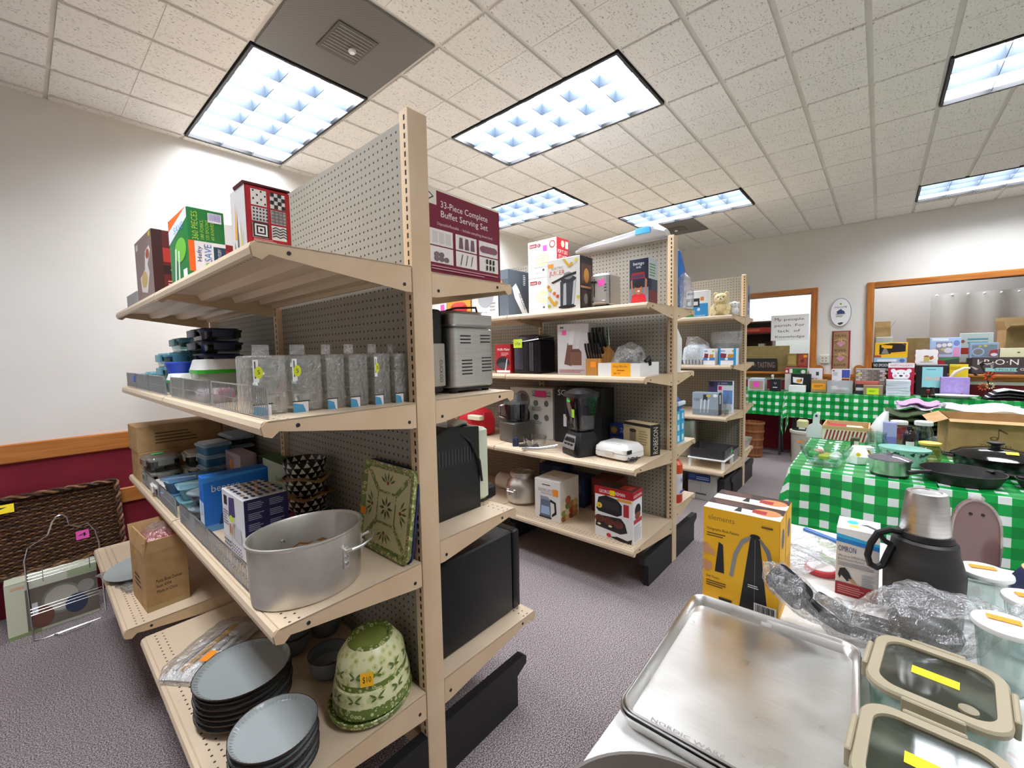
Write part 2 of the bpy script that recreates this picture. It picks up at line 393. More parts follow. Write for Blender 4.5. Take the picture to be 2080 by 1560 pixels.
def window(n, y0, y1):
    mb = MB(); f = 0.068
    mb.bbox(XB - 0.03, y0 - f, WZ0 - 0.005, XB + 0.10, y0, WZ1 + f, OAKZ, 0.006); mb.bbox(XB - 0.03, y1, WZ0 - 0.005, XB + 0.10, y1 + f, WZ1 + f, OAKZ, 0.006)
    mb.bbox(XB - 0.03, y0, WZ1, XB + 0.10, y1, WZ1 + f, OAK, 0.006)
    w_ = struct(mb.build('window_%d' % n))
    MB().bbox(XB - 0.10, y0 - f, WZ0 - 0.03, XB + 0.10, y1 + f, WZ0, OAK, 0.006).build('window_sill', w_)
    MB().box(XB + 0.085, y0, WZ0, XB + 0.09, y1, WZ1, clear('window_glass', '#eef2f0', 0.02)).build('pane', w_)
    return w_
window(1, *W1); window(2, *W2)
# the room behind the windows: only its shell, unseen fittings added to brighten it
X2 = XB + 1.1
for nm, b_, mm in (('wall_behind_1', (X2, YR, 0.6, X2 + 0.05, 0.36, CZ + .1), GREYW), ('wall_behind_2', (X2, 0.36, 0.6, X2 + 0.05, YL, CZ + .1), C('#efece8', 0.7)), ('ceiling_behind', (XB + 0.1, YR, CZ + 0.10, X2, YL, CZ + 0.12), WALLM),
                   ('floor_behind', (XB + 0.1, YR, 0.6, X2, YL, 0.62), C('#9c8f84', 0.8)), ('wall_behind_3', (XB + 0.1, YR - 0.05, 0.6, X2, YR, CZ + .1), GREYW), ('wall_behind_4', (XB + 0.1, YL, 0.6, X2, YL + 0.05, CZ + .1), WALLM), ('wall_behind_5', (XB + 0.1, 0.34, 0.62, X2, 0.38, CZ + .1), GREYW)):
    struct(MB().box(*b_, mm).build(nm))
# hung sheet with pins inside window 2
sh = MB(); n = 24; rows = []
for zz in (1.05, 1.4, 1.75, 1.97):
    rows.append([(7.45 + 0.02 * math.sin(i * 1.3) + 0.01 * (1.97 - zz), -0.45 - i * 1.5 / n - (0.02 if zz < 1.2 else 0), zz) for i in range(n + 1)])
rows = rows + [[(x + 0.004, y, z) for x, y, z in r] for r in reversed(rows)]
sh.loft(rows + [rows[0]], C('#c9c2bf', 0.6), False, False, True, None, False)
t = thing('hanging_sheet', 'pale grey sheet hung from a row of white pins inside the wide window', 'sheet', (0, 0, 0))
sh.build('sheet', t)
for i in range(9):
    MB().ball(7.435, -0.5 - i * 0.13, 1.955 - 0.004 * i, 0.008, 0.013, 0.013, WHITE, 8, 5).build('pin', t)
# ------------------------------------------------------------------ ceiling: grid plane with holes for fittings, tiles hung in it
LIGHTS = [(0, 4), (4, 0), (8, 4), (12, 0), (8, -8), (15.75, -8), (0, -8), (-4, 0)]
DIFF = [(0, 2), (14, 2)]
def inlight(u, v):
    return any(a - .01 <= u < a + 1.99 and b - .01 <= v < b + 3.99 for a, b in LIGHTS)
GRIDM = noisy('grid_white', '#e6e2da', '#dfdad2', 6, 0.7)
us = sorted(set([-9 + i for i in range(29)] + [15.75, 17.75] + [19.3])); us = [u for u in us if u <= 19.3]
vs_ = sorted(set([-12 + i for i in range(21)] + [8.2])); g = MB()
for i in range(len(us) - 1):
    for j in range(len(vs_) - 1):
        if inlight(us[i] + .001, vs_[j] + .001): continue
        x0, x1, y0, y1 = GX(us[i]), GX(us[i + 1]), GY(vs_[j]), GY(vs_[j + 1])
        g.add([(x0, y0, CZ), (x0, y1, CZ), (x1, y1, CZ), (x1, y0, CZ)], [(0, 1, 2, 3)], GRIDM)
        g.add([(x0, y0, CZ + .15), (x0, y1, CZ + .15), (x1, y1, CZ + .15), (x1, y0, CZ + .15)], [(0, 3, 2, 1)], GRIDM)
ceiling = struct(g.build('ceiling'))
def tilemesh(w_, d, grooved):
    mb = MB(); T = _tile; parts = [(0, w_ / 2 - .002), (w_ / 2 + .002, w_)] if grooved else [(0, w_)]
    for a, b in parts: mb.box(a, 0, -0.009, b, d, -0.001, T)
    if grooved: mb.box(w_ / 2 - .002, 0, -0.005, w_ / 2 + .002, d, -0.001, T)
    o = mb.build('ceiling_tile', ceiling); return o
_tile = tilemat(); gap = 0.0125; tl = 0.009
proto = {}
def put_tile(x0, y0, x1, y1, gr):
    k = (round(x1 - x0, 3), round(y1 - y0, 3), gr)
    if k not in proto: o = tilemesh(x1 - x0, y1 - y0, gr); proto[k] = o
    else: o = proto[k].copy(); COL.objects.link(o)
    o.location = (x0, y0, CZ)
for ui in range(-4, 20, 2):
    for vi in range(-9, 9):
        u0, u1, v0, v1 = ui, min(ui + 2, 19.3), vi, min(vi + 1, 8.2)
        if any(not (u1 <= a + .01 or u0 >= a + 1.99 or v1 <= b + .01 or v0 >= b + 3.99) for a, b in LIGHTS):
            if ui == 14 and v1 <= -4: u1 = 15.75
            else: continue
        if any(not (u1 <= a + .01 or u0 >= a + 1.99 or v1 <= b + .01 or v0 >= b + 1.99) for a, b in DIFF): continue
        if v1 - v0 < .5: put_tile(GX(u0) + tl, GY(v0) + gap, GX(u1) - tl, GY(v1), False)
        else: put_tile(GX(u0) + tl, GY(v0) + gap, GX(u1) - tl, GY(v1) - gap, u1 - u0 > 1.9)
LAMPM = emit('fluorescent_light', '#f1f6ff', LAMP_STRENGTH); LOUV = C('#3d4a58', 0.5)
def fixture():
    W_, L_ = 2 * FT - .012, 4 * FT - .012
    t = thing('ceiling_light', '', 'ceiling light', (0, 0, 0))
    f = MB(); e = .014
    f.box(0, 0, -.012, W_, e, .012, BLACKP); f.box(0, L_ - e, -.012, W_, L_, .012, BLACKP); f.box(0, e, -.012, e, L_ - e, .012, BLACKP); f.box(W_ - e, e, -.012, W_, L_ - e, .012, BLACKP)
    f.build('frame', t)
    h = MB(); wm = C('#eef0f2', 0.5)
    h.box(0, 0, .012, .004, L_, .115, wm); h.box(W_ - .004, 0, .012, W_, L_, .115, wm); h.box(0, 0, .012, W_, .004, .115, wm); h.box(0, L_ - .004, .012, W_, L_, .115, wm); h.box(0, 0, .112, W_, L_, .118, wm)
    h.build('housing', t)
    MB().add([(.01, .01, .1), (.01, L_ - .01, .1), (W_ - .01, L_ - .01, .1), (W_ - .01, .01, .1)], [(0, 1, 2, 3)], LAMPM).build('lamp_panel', t)
    z0, z1 = -.004, .062
    for i in (1, 2): x = e + (W_ - 2 * e) * i / 3; MB().add([(x - .0015, e, z0), (x + .0015, e, z0), (x + .005, e, z1), (x - .005, e, z1), (x - .0015, L_ - e, z0), (x + .0015, L_ - e, z0), (x + .005, L_ - e, z1), (x - .005, L_ - e, z1)], [(0, 3, 2, 1), (4, 5, 6, 7), (0, 1, 5, 4), (1, 2, 6, 5), (2, 3, 7, 6), (3, 0, 4, 7)], LOUV).build('louver_blade', t)
    for i in range(1, 6):
        y = e + (L_ - 2 * e) * i / 6
        MB().add([(e, y - .0015, z0), (e, y + .0015, z0), (e, y + .006, z1), (e, y - .006, z1), (W_ - e, y - .0015, z0), (W_ - e, y + .0015, z0), (W_ - e, y + .006, z1), (W_ - e, y - .006, z1)], [(0, 1, 2, 3), (4, 7, 6, 5), (0, 4, 5, 1), (1, 5, 6, 2), (2, 6, 7, 3), (3, 7, 4, 0)], LOUV).build('louver_blade', t)
    return t
LL = ['large ceiling light nearest the left wall, beside the grey air diffuser', 'big ceiling light above the aisle between the first two shelf rows', 'ceiling light further back behind the burgundy sign', 'ceiling light above the second and third shelf rows, next to a grey vent',
      'ceiling light at the upper right corner of the picture', 'far right ceiling light close to the window wall', 'ceiling light overhead behind the viewer on the right', 'ceiling light overhead behind the viewer on the left']
fx = None
for (u, v), lb in zip(LIGHTS, LL):
    loc = (GX(u) + .006, GY(v) + .006, CZ)
    if fx is None: fx = fixture(); fx.location = loc; fx['label'] = lb; fx['group'] = 'ceiling lights'
    else: dup(fx, loc, 0, lb, 'ceiling lights')
def diffuser(u, v, label):
    t = thing('air_diffuser', label, 'air vent', (GX(u), GY(v), CZ), 0, 'ceiling vents'); s = 2 * FT
    MB().bbox(.012, .012, -.012, s - .012, s - .012, -.001, pattern('perforated_grey', 'dots', '#85817c', '#55514d', s=0.0075), .003).build('panel', t)
    c = MB(); c.bbox(s * .34, s * .3, -.017, s * .66, s * .66, -.013, C('#5d5955', .6), .002)
    for i in range(9): y = s * .32 + i * s * .035; c.box(s * .36, y, -.019, s * .64, y + .006, -.0165, C('#8d8985', .5))
    c.build('grille', t); MB().lathe([(.018, -.02), (.018, -.027), (.012, -.034)], WHITE, 16, s * .55, s * .5).build('knob', t)
dup(fx, (XB + .25, -.9, CZ - .03), 0, 'added unseen ceiling light brightening the room behind the wide window', 'ceiling lights'); dup(fx, (XB + .25, .7, CZ - .03), 0, 'added unseen ceiling light brightening the room behind the left window', 'ceiling lights')  # extra fittings out of sight, added so the view through the windows isn't dark
diffuser(0, 2, 'large square grey perforated ceiling vent beside the nearest ceiling light'); diffuser(14, 2, 'small-looking grey ceiling vent behind the far ceiling light')
# ------------------------------------------------------------------ things on the back wall
def wallthing(name, label, cat, y, z): return thing(name, label, cat, (XB, y, z), 0)
t = wallthing('outlet_plate', 'cream electrical outlet plate on the wall between the windows', 'outlet', 0.52, 1.205)
MB().bbox(-.03, -.05, -.055, 0, .05, .055, C('#d9d6c4', .5), .008).build('plate', t)
m = MB()
for dy in (-.018, .018):
    for dz in (-.02, .015): m.box(-.0315, dy - .003, dz - .008, -.0295, dy + .003, dz + .008, DARK)
m.build('socket_slots', t)
t = wallthing('oval_plaque', 'oval white welcome plaque with a blue house and a lace edge', 'plaque', 0.375, 1.775)
m = MB(); ringp = []
for i in range(72):
    a = 2 * PI * i / 72; k = 1 + .05 * math.cos(18 * a); ringp.append((.118 * k * math.cos(a), .19 * k * math.sin(a)))
m.prism(ringp, 'x', -.006, 0, C('#e4e4e2', .6)); m.build('lace_edge', t)
MB().prism([(.104 * math.cos(2 * PI * i / 40), .174 * math.sin(2 * PI * i / 40)) for i in range(40)], 'x', -.016, -.006, C('#8f9093', .4)).build('rim', t)
MB().prism([(.097 * math.cos(2 * PI * i / 40), .166 * math.sin(2 * PI * i / 40)) for i in range(40)], 'x', -.018, -.016, WHITE).build('plate', t)
m = MB(); printed(m, (-.0185, .1, -.17), (0, -.2, 0), (0, 0, .34), [('t', 'WELCOME', .2, .66, .055, '#4a4a52', .6), ('p', [(.33, .45), (.33, .52), (.28, .52), (.45, .6), (.5, .6), (.5, .63), (.54, .63), (.54, .6), (.7, .52), (.7, .45)], '#3c4874'), ('r', .25, .43, .76, .445, '#6a6f8c'), ('lines', .28, .34, .7, .4, 2, '#4a4a52')]); m.build('painting', t)
m = MB(); printed(m, (-.0185, .1, -.17), (0, -.2, 0), (0, 0, .34), [('e', .5, .8, .05, .03, '#7da23a')]); m.build('painted_leaf', t)
m = MB(); printed(m, (-.0185, .1, -.17), (0, -.2, 0), (0, 0, .34), [('p', [(.36, .12), (.45, .05), (.56, .07), (.66, .13), (.55, .15)], '#3a3432')]); m.build('painted_bird', t)
t = wallthing('banner', 'tall brown hug kiss love banner with raffia bows below the oval plaque', 'wall hanging', 0.362, 1.075)
MB().bbox(-.012, -.088, 0, 0, .088, .475, C('#8e1f2c', .8), .003).build('backing', t); MB().bbox(-.018, -.073, .005, -.012, .073, .465, C('#a5835c', .85), .002).build('cloth', t)
m = MB(); printed(m, (-.0182, .073, 0), (0, -.146, 0), (0, 0, .47), [('t', 'HUG', .13, .86, .06, '#2e2320', .7), ('t', 'KISS', .1, .48, .055, '#2e2320', .75), ('t', 'LOVE', .1, .1, .055, '#2e2320', .76)]); m.build('lettering', t)
for k, zz in enumerate((.345, .165)):
    m = MB(); m.prism([(0, zz - .065), (.045, zz - .02), (0, zz + .025), (-.045, zz - .02)], 'x', -.022, -.018, C('#d79aae', .8)); m.build('heart_patch', t)
    m = MB()
    for a in range(14):
        an = PI * (a / 13.0) * 1.0 + (0 if a % 2 else PI); L_ = .05 + .03 * ((a * 7) % 5) / 5
        m.tube([(-.024, 0, zz + .02), (-.03, L_ * .5 * math.cos(an), zz + .025 + L_ * .45 * abs(math.sin(an)) * (1 if a % 3 else -1)), (-.024, L_ * math.cos(an), zz + .02 - L_ * .5 * abs(math.sin(an)))], .0022, C('#e0c48a', .8), 4)
    m.build('raffia_bow', t)
t = wallthing('poster', 'white hand-lettered poster about people and knowledge taped to the window', 'poster', 0.892, 1.452)
t.location.x = XB - .034
MB().bbox(-.003, -.205, 0, 0, .205, .33, C('#f6f4f0', .7), .001).build('sheet', t)
m = MB(); printed(m, (-.0032, .205, 0), (0, -.41, 0), (0, 0, .33), [('t', 'M', .1, .78, .13, '#8a2a6a', .1), ('t', 'y people', .2, .78, .1, '#5c554c', .68), ('t', 'perish  For', .1, .55, .1, '#5c554c', .8), ('t', 'lack  of', .2, .33, .1, '#5c554c', .58), ('t', 'Knowledge', .12, .11, .09, '#5c554c', .78)]); m.build('lettering', t)
# ================================================================== gondola shelving
HTOP = 2.078
def upright(t, y, slots):
    p = MB(); p.bbox(-.035, y, 0, .035, y + .04, HTOP, POST, .003); o = p.build('upright', t)
    if slots:
        s = MB()
        for k in range(76):
            z = .14 + k * .0254
            for sx in (-1, 1):
                x = sx * .0353
                for dy in (.012,):
                    s.box(min(x, x - sx * .002), y + dy, z, max(x, x - sx * .002), y + dy + .007, z + .015, C('#2a2520', .8))
        s.build('slot_row', o, kind='stuff')
def shelf(t, side, y0, y1, z, depth, xin=.037, fence=None, base=False, near_dark=False):
    # local x = 0 at the front lip so that the perforated rows sit on the front edge
    sx = side; o = bpy.data.objects.new('shelf', None)
    xf = sx * depth
    def X(d): return -sx * d      # d metres back from the front lip
    D = depth - xin
    m = MB()
    def bx(d0, d1, ya, yb, za, zb, mm=BEIGE): m.box(min(X(d0), X(d1)), ya, za, max(X(d0), X(d1)), yb, zb, mm)
    bx(0.004, D, y0, y1, -.004, 0)
    # rolled front lip
    prof = [(0, 0), (-.008, -.004), (-.012, -.016), (-.010, -.030), (-.004, -.034), (-.002, -.030), (.002, -.012), (.006, -.004)]
    m.prism([(X(d), zz) for d, zz in prof], 'y', y0 + .003, y1 - .003, BEIGE)
    for d in (.12, .24, .34):
        if d < D - .05: m.prism([(X(d), -.004), (X(d + .012), -.026), (X(d + .05), -.026), (X(d + .062), -.004)], 'y', y0 + .01, y1 - .01, BEIGE)
    bx(D - .012, D, y0 + .004, y1 - .004, -.04, -.004)
    sh = m.build('shelf', t); sh.location = (xf, 0, z)
    for yb, s2 in ((y0, 0), (y1 - .004, 1)):
        b = MB(); hb = .075 if not base else .085
        b.prism([(X(.0), -.001), (X(D), -.001), (X(D), -hb), (X(D - .02), -hb), (X(.05), -.03), (X(.028), -.026), (X(.012), -.04), (X(-.006), -.034), (X(-.010), -.012)], 'y', yb, yb + .003, POST)
        if s2 == 0:
            for dd, zz in ((.07, -.018), (D - .025, -.055)): b.lathe([(.005, 0), (.005, .0012)], DARK, 10, M=Matrix.Translation((X(dd), yb - .0002, zz)) @ Matrix.Rotation(PI / 2, 4, 'X'))
        b.build('bracket', sh)
    return sh
def fence(sh, side, ya, yb, h=.075, d=.012):
    x = -side * d; m = MB(); zt = h
    m.tube([(x, ya, .003), (x, ya, zt - .008), (x, ya + .006, zt), (x, yb - .006, zt), (x, yb, zt - .008), (x, yb, .003)], .0022, WIRE, 5, True)
    n = int((yb - ya) / .0125)
    for i in range(1, n):
        y = ya + (yb - ya) * i / n; m.tube([(x, y, .003), (x, y, zt)], .0012, WIRE, 4)
    m.tube([(x, ya, zt * .5), (x, yb, zt * .5)], .0012, WIRE, 4)
    m.build('wire_fence', sh)
def gondola(label, cx, y0, nsec, L, left, right, baseL, baseR, rz=0):
    t = thing('gondola_shelving', label, 'shelving unit', (cx, y0, 0), rz, 'gondola shelving rows')
    for i in range(nsec + 1): upright(t, i * L + (0 if i == 0 else -.02 if i < nsec else -.04), i <= 1)
    for i in range(nsec):
        MB().box(-.012, i * L + .04, .16, .012, (i + 1) * L - (.02 if i < nsec - 1 else .04), HTOP - .012, PEG).build('back_panel', t)
        ya, yb = i * L + (.004 if i == 0 else .006), (i + 1) * L - .004
        MB().bbox(-.03, i * L + .042, .10, .03, (i + 1) * L - .042, .155, POST, .004).build('bottom_rail', t)
    out = {'L': [], 'R': []}
    for key, sd, lst in (('L', -1, left), ('R', 1, right)):
        for z, d in lst:
            row = []
            for i in range(nsec): row.append(shelf(t, sd, i * L + .003, (i + 1) * L - .003, z, d))
            out[key].append(row)
    for sd, lst in ((-1, baseL), (1, baseR)):
        for i in range(nsec):
            z, d = lst[min(i, len(lst) - 1)]; shelf(t, sd, i * L + .003, (i + 1) * L - .003, z, d, base=True)
    for i in range(nsec + 1):
        y = i * L - (0 if i == 0 else .02 if i < nsec else .04)
        f = MB(); f.prism([(-.40, 0), (.40, 0), (.40, .12), (.455, .145), (.455, .175), (.44, .185), (-.44, .185), (-.455, .175), (-.455, .145), (-.40, .12)], 'y', y + .004, y + .036, DARK)
        f.build('base_foot', t)
    return t, out
L1 = 1.03
g1, s1 = gondola('near beige double-sided gondola shelving full of kitchenware', .801, 1.02, 2, L1, [(1.634, .447), (1.236, .447), (.75, .447)], [(1.626, .40), (1.238, .40), (.792, .40)], [(.335, .565), (.385, .61)], [(.335, .505), (.335, .505)], -.35)
for ya, yb in ((.02, .46), (.47, .80), (.81, .985)): fence(s1['L'][1][0], -1, ya, yb)
for ya, yb in ((1.08, 1.42), (1.44, 1.74), (1.76, 2.03)): fence(s1['L'][1][1], -1, ya, yb)
for ya, yb in ((.13, .60), (.61, .985)): fence(s1['L'][2][0], -1, ya, yb)
for ya, yb in ((1.05, 1.36), (1.38, 1.70), (1.72, 2.03)): fence(s1['L'][2][1], -1, ya, yb)
g2, s2 = gondola('second beige gondola shelving stocked with boxed small appliances', 2.735, .967, 2, L1, [(1.64, .42), (1.222, .45), (.733, .585)], [(1.64, .36), (1.222, .36), (.741, .40)], [(.285, .595), (.285, .595)], [(.345, .40), (.345, .40)], -.2)
g3, s3 = gondola('third beige gondola shelving with a teddy bear on top', 4.70, .985, 2, L1, [(1.667, .52), (1.22, .55), (.765, .66)], [(1.667, .30), (1.22, .38), (.79, .38)], [(.295, .74), (.295, .74)], [(.33, .40), (.33, .40)], 0)
# ================================================================== helpers for shop goods
def sticker(t, O, U, V, col, txt=None, tcol='#1a1a1a', shape='r', name='price_sticker'):
    m = MB(); it = [('e', .5, .5, .5, .5, col)] if shape == 'e' else [('r', 0, 0, 1, 1, col)]
    if txt: it.append(('t', txt, .18, .3, .42, tcol, .64))
    printed(m, O, U, V, it, .0012); return m.build(name, t)
def container(name, label, x, y, z, w, d, h, body, lid, rz=0, group=None, clips=True, lidh=.016, taper=.86, cat='container', fill=None):
    t = thing(name, label, cat, (x, y, z), rz, group); a, b = w / 2, d / 2; r = min(a, b) * .3
    m = MB(); zb = h - lidh
    m.rr([(.001, a * taper, b * taper, r), (.006, a * taper + .002, b * taper + .002, r), (zb, a * .97, b * .97, r), (zb, a * .94, b * .94, r), (.012, a * taper - .002, b * taper - .002, r), (.009, a * taper * .9, b * taper * .9, r)], body, 4, 0, 0, True, True); m.build('bowl', t)
    m = MB(); m.rr([(zb, a, b, r), (zb + lidh * .55, a * 1.01, b * 1.01, r), (zb + lidh * .6, a * .9, b * .9, r), (h, a * .86, b * .86, r * .9)], lid, 4); m.build('lid', t)
    if clips:
        for sx, sy, ww, dd in ((-1, 0, .004, b * .5), (1, 0, .004, b * .5), (0, -1, a * .5, .004), (0, 1, a * .5, .004)):
            m = MB(); cx, cy = sx * (a + .005), sy * (b + .005); m.bbox(cx - ww, cy - dd, zb - .022, cx + ww, cy + dd, zb + lidh * .6, lid, .002); m.build('clip', t)
    if fill:
        m = MB(); m.rr([(.013, a * taper * .9, b * taper * .9, r), (zb * .8, a * .9, b * .9, r)], fill, 3); m.build('contents', t)
    return t
def bagmesh(m, pts, mat, seed=1, amp=.01, n=18, k=8):
    # crumpled plastic: loft through rings (cx, cy, cz, rx, ry, rz) with lumps
    n = 26 if mat.name.startswith(('plastic_bag', 'crinkled')) else n
    rnd = random.Random(seed); rings = []
    for (cx, cy, cz, ax, ay) in pts:
        A, B = Vector(ax), Vector(ay); ring = []
        for j in range(n):
            a = 2 * PI * j / n; q = 1 + rnd.uniform(-amp, amp); p = Vector((cx, cy, cz)) + A * (math.cos(a) * q) + B * (math.sin(a) * q); ring.append(tuple(p))
        rings.append(ring)
    film = mat.name.startswith(('plastic_bag', 'crinkled'))
    if film:   # extra crumpled rings, flat facets
        R2 = []
        for i in range(len(rings) - 1):
            for k in range(4):
                f = k / 4.0; R2.append([tuple(Vector(p).lerp(Vector(q), f) + Vector([rnd.uniform(-1, 1) * .0035 for _ in range(3)]) * (1 if k else .4)) for p, q in zip(rings[i], rings[i + 1])])
        rings = R2 + [rings[-1]]
    m.loft(rings, mat, True, True, not film)
# ================================================================== near gondola, left face: top shelf
Z1 = 1.634
pbox('fondue_box', 'tall brown and dark red serving-dish box at the far end of the top shelf', 'box', .40, 2.33, Z1, .52, 2.71, .30, '#5b1a18',
     {'L': [('r', 0, 0, 1, 1, '#8d7772'), ('p', [(.3, .2), (.62, .15), (.8, .42), (.72, .55), (.9, .72), (.85, .8), (.62, .76), (.55, .5), (.25, .42)], '#e8e4e0'), ('e', .5, .36, .18, .12, '#d2b56a'), ('e', .74, .7, .1, .07, '#b5563a'), ('r', .08, .86, .2, .95, '#ddd6d2'), ('e', .9, .95, .05, .035, '#e6c22a')],
      'F': [('r', 0, 0, .3, 1, '#3a1814'), ('r', .3, .55, 1, .75, '#b3352a'), ('r', .3, .38, 1, .5, '#2a1412'), ('t', 'CH', .5, .42, .05, '#f2e9e2', .22), ('lines', .4, .1, .9, .3, 5, '#d89a90')]}, 0)
pbox('gift_box', 'red and white box squeezed between the brown box and the green cutlery box', 'box', .50, 2.06, Z1, .64, 2.22, .30, '#c4322b', {'F': [('r', 0, .72, 1, 1, '#f0ece8'), ('p', [(0, .72), (1, .6), (1, .72)], '#8c1c1c'), ('e', .5, .45, .4, .16, '#e7b487')], 'L': [('r', 0, .7, 1, 1, '#efe9e4'), ('e', .5, .4, .35, .2, '#dca070')]})
pbox('cutlery_box', 'green and orange carton of 360 pieces of cutlery on the top shelf', 'box', .40, 1.76, Z1, .51, 2.02, .258, '#1f7a37',
     {'F': VS([('r', 0, 0, 1, .48, '#e9e9ec'), ('r', 0, 0, .16, .48, '#f26a1b'), ('r', .66, 0, 1, .42, '#20405a'), ('t', '360 PIECES', .27, .5, .16, '#a8d84a', .44, 90), ('t', '180 FORKS,', .42, .52, .09, '#a8d84a', .3, 90), ('t', '120 SPOONS,', .56, .52, .09, '#a8d84a', .32, 90), ('t', '60 KNIVES', .70, .52, .09, '#a8d84a', .28, 90), ('t', 'Hefty', .33, .16, .12, '#1d2f6f', .24, 90, .02), ('t', 'SAVE', .6, .17, .2, '#3a78b8', .27, 90), ('e', .5, .11, .08, .04, '#8cc63f'), ('t', 'ASSORTED CUTLERY', .86, .03, .09, '#dfe6ea', .36, 90), ('r', .55, .8, .92, .95, '#e8e6f2')] + [('r', .58 + i * .036, .83, .595 + i * .036, .94, '#6a5fa8') for i in range(9)], .17),
      'L': [('p', [(0, .85), (1, 1), (.0, 1)], '#f26a1b'), ('p', [(0, .66), (1, .86), (1, 1), (0, .85)], '#dfe5ea'), ('t', 'SAVE', .3, .76, .09, '#5a8fd0', .5), ('e', .6, .5, .3, .16, '#6fbf3a'), ('p', [(.2, .0), (.28, .0), (.4, .55), (.33, .55)], '#dfe8e2'), ('p', [(.42, 0), (.5, 0), (.55, .5), (.49, .5)], '#dfe8e2'), ('r', .7, .05, .9, .22, '#e8ecf0')]})
t = pbox('tumbler_gift_box', 'red patterned-squares box with a shiny foil side at the front of the top shelf', 'box', .42, 1.27, Z1, .535, 1.385, .205, '#b3121f',
     {'F': VS([('r', .12, .66, .46, .94, '#f4f2f0'), ('r', .54, .66, .88, .94, '#f4f2f0'), ('r', .12, .38, .46, .63, '#efeef0'), ('r', .54, .38, .88, .63, '#c9c0bd'), ('r', .12, .09, .46, .35, '#f4f2f0'), ('r', .54, .09, .88, .35, '#f4f2f0')]
       + [('e', .17 + .085 * (i % 4), .7 + .07 * (i // 4), .02, .018, '#1a1a1c') for i in range(16) if (i + i // 4) % 2] + [('r', .54 + .085 * (i % 4), .66 + .07 * (i // 4), .625 + .085 * (i % 4), .73 + .07 * (i // 4), '#1a1a1c') for i in range(16) if (i + i // 4) % 2]
       + [('e', .16 + .07 * (i % 5), .41 + .06 * (i // 5), .022, .018, '#2b2a33') for i in range(20)] + [('r', .54, .40 + .06 * i, .88, .42 + .06 * i, '#6f6a72') for i in range(4)] + [('r', .6 + .09 * i, .38, .625 + .09 * i, .63, '#6f6a72') for i in range(3)]
       + [('r', .12 + .035 * i, .09 + .027 * i, .46 - .035 * i, .35 - .027 * i, '#1a1a1c' if i % 2 == 0 else '#f4f2f0') for i in range(5)] + [('p', [(.54, .12 + .05 * i), (.62, .15 + .05 * i), (.71, .12 + .05 * i), (.79, .15 + .05 * i), (.88, .12 + .05 * i), (.88, .14 + .05 * i), (.79, .17 + .05 * i), (.71, .14 + .05 * i), (.62, .17 + .05 * i), (.54, .14 + .05 * i)], '#1a1a1c') for i in range(4)] + [('lines', .12, .02, .7, .07, 2, '#e8b0b0')], .27),
      'L': [('r', 0, 0, 1, 1, '#c7c4c2')] + [('p', [(.1 + .13 * i, .05 + .1 * ((i * 3) % 5)), (.3 + .1 * i, .1 + .12 * ((i * 2) % 4)), (.2 + .12 * i, .35 + .1 * ((i * 5) % 6))], c) for i, c in enumerate(('#3f7a4a', '#e2a32a', '#58545a', '#e8e6e2', '#d7c23a', '#2d3440'))]})
MB().prism([(-.06, .205), (.06, .21), (.058, .213), (-.062, .212)], 'y', -.058, .02, C('#5a1c1c', .7)).build('lid_flap', t)
pbox('grey_carton', 'low plain grey carton at the wall end of the top shelf', 'box', .40, 2.76, Z1, .52, 3.04, .085, '#9a9a9c', {})
pbox('white_carton', 'small white carton half hidden behind the green cutlery box', 'box', .56, 1.86, Z1, .68, 2.0, .10, '#eceae6', {})
# ------------------------------------------------------------------ second shelf
Z2 = 1.236
PACKC = clear('clear_clamshell', '#f2f0ee', 0.20, 0.07, 0.14, '#e8e4e0', 0.5, 60)
def acrylic(x0, x1, y, lb, k):
    w_ = x1 - x0; t = thing('clear_pack', lb, 'clear pack', ((x0 + x1) / 2, y, Z2), 0, 'clear acrylic packs')
    a = w_ / 2 - .002; d = .11
    MB().bbox(-a, 0, .0, a, d, .148, PACKC, .004).build('clamshell', t)
    MB().prism([(-a * .5, .148), (a * .5, .148), (a * .48, .175), (-a * .48, .175)], 'y', .05, .0515, PACKC).build('hang_tab', t)
    m = MB()
    for zz in (.012, .056, .1):
        m.rr([(zz, a * .5, d * .3, .01), (zz + .008, a * .62, d * .36, .012), (zz + .036, a * .8, d * .42, .014), (zz + .038, a * .72, d * .38, .012)], GLASS, 3, 0, d / 2, True, False)
        m.tube([(-a * .55, .012, zz + .03), (-a * .55, .004, zz + .02), (-a * .55, .012, zz + .008)], .003, CHROME, 5); m.tube([(a * .5, .012, zz + .03), (a * .5, .004, zz + .02), (a * .5, .012, zz + .008)], .003, CHROME, 5)
    m.build('glass_pieces', t, kind='stuff')
    m = MB(); its = [('r', .02, .0, .5, .2, '#e9e6e6'), ('p', [(.02, 0), (.42, 0), (.34, .13), (.02, .17)], '#4e9cc4'), ('r', .0, .18, .55, .2, '#3a2730')]
    if k in (0, 1, 4): lab = [('r', .05, .55, .2, .93, '#f4f4f4'), ('r', .09, .62, .13, .9, '#55565c'), ('e', .2, .72, .12, .1, '#d8e02a'), ('t', '5', .17, .69, .07, '#2a2a10')]
    printed(m, (-a, 0, 0), (2 * a, 0, 0), (0, 0, .148), its, .0012); m.build('card_insert', t)
    if k in (0, 1, 4): m = MB(); printed(m, (-a, 0, 0), (2 * a, 0, 0), (0, 0, .148), lab, .0012); m.build('price_label', t)
LBP = ['clear acrylic pack nearest the shelf edge, with a bent hang tab', 'second clear acrylic pack from the shelf edge, with a tall white price label', 'third clear acrylic pack from the shelf edge', 'fourth clear acrylic pack from the shelf edge', 'fifth clear acrylic pack from the shelf edge', 'clear acrylic pack tight against the pegboard']
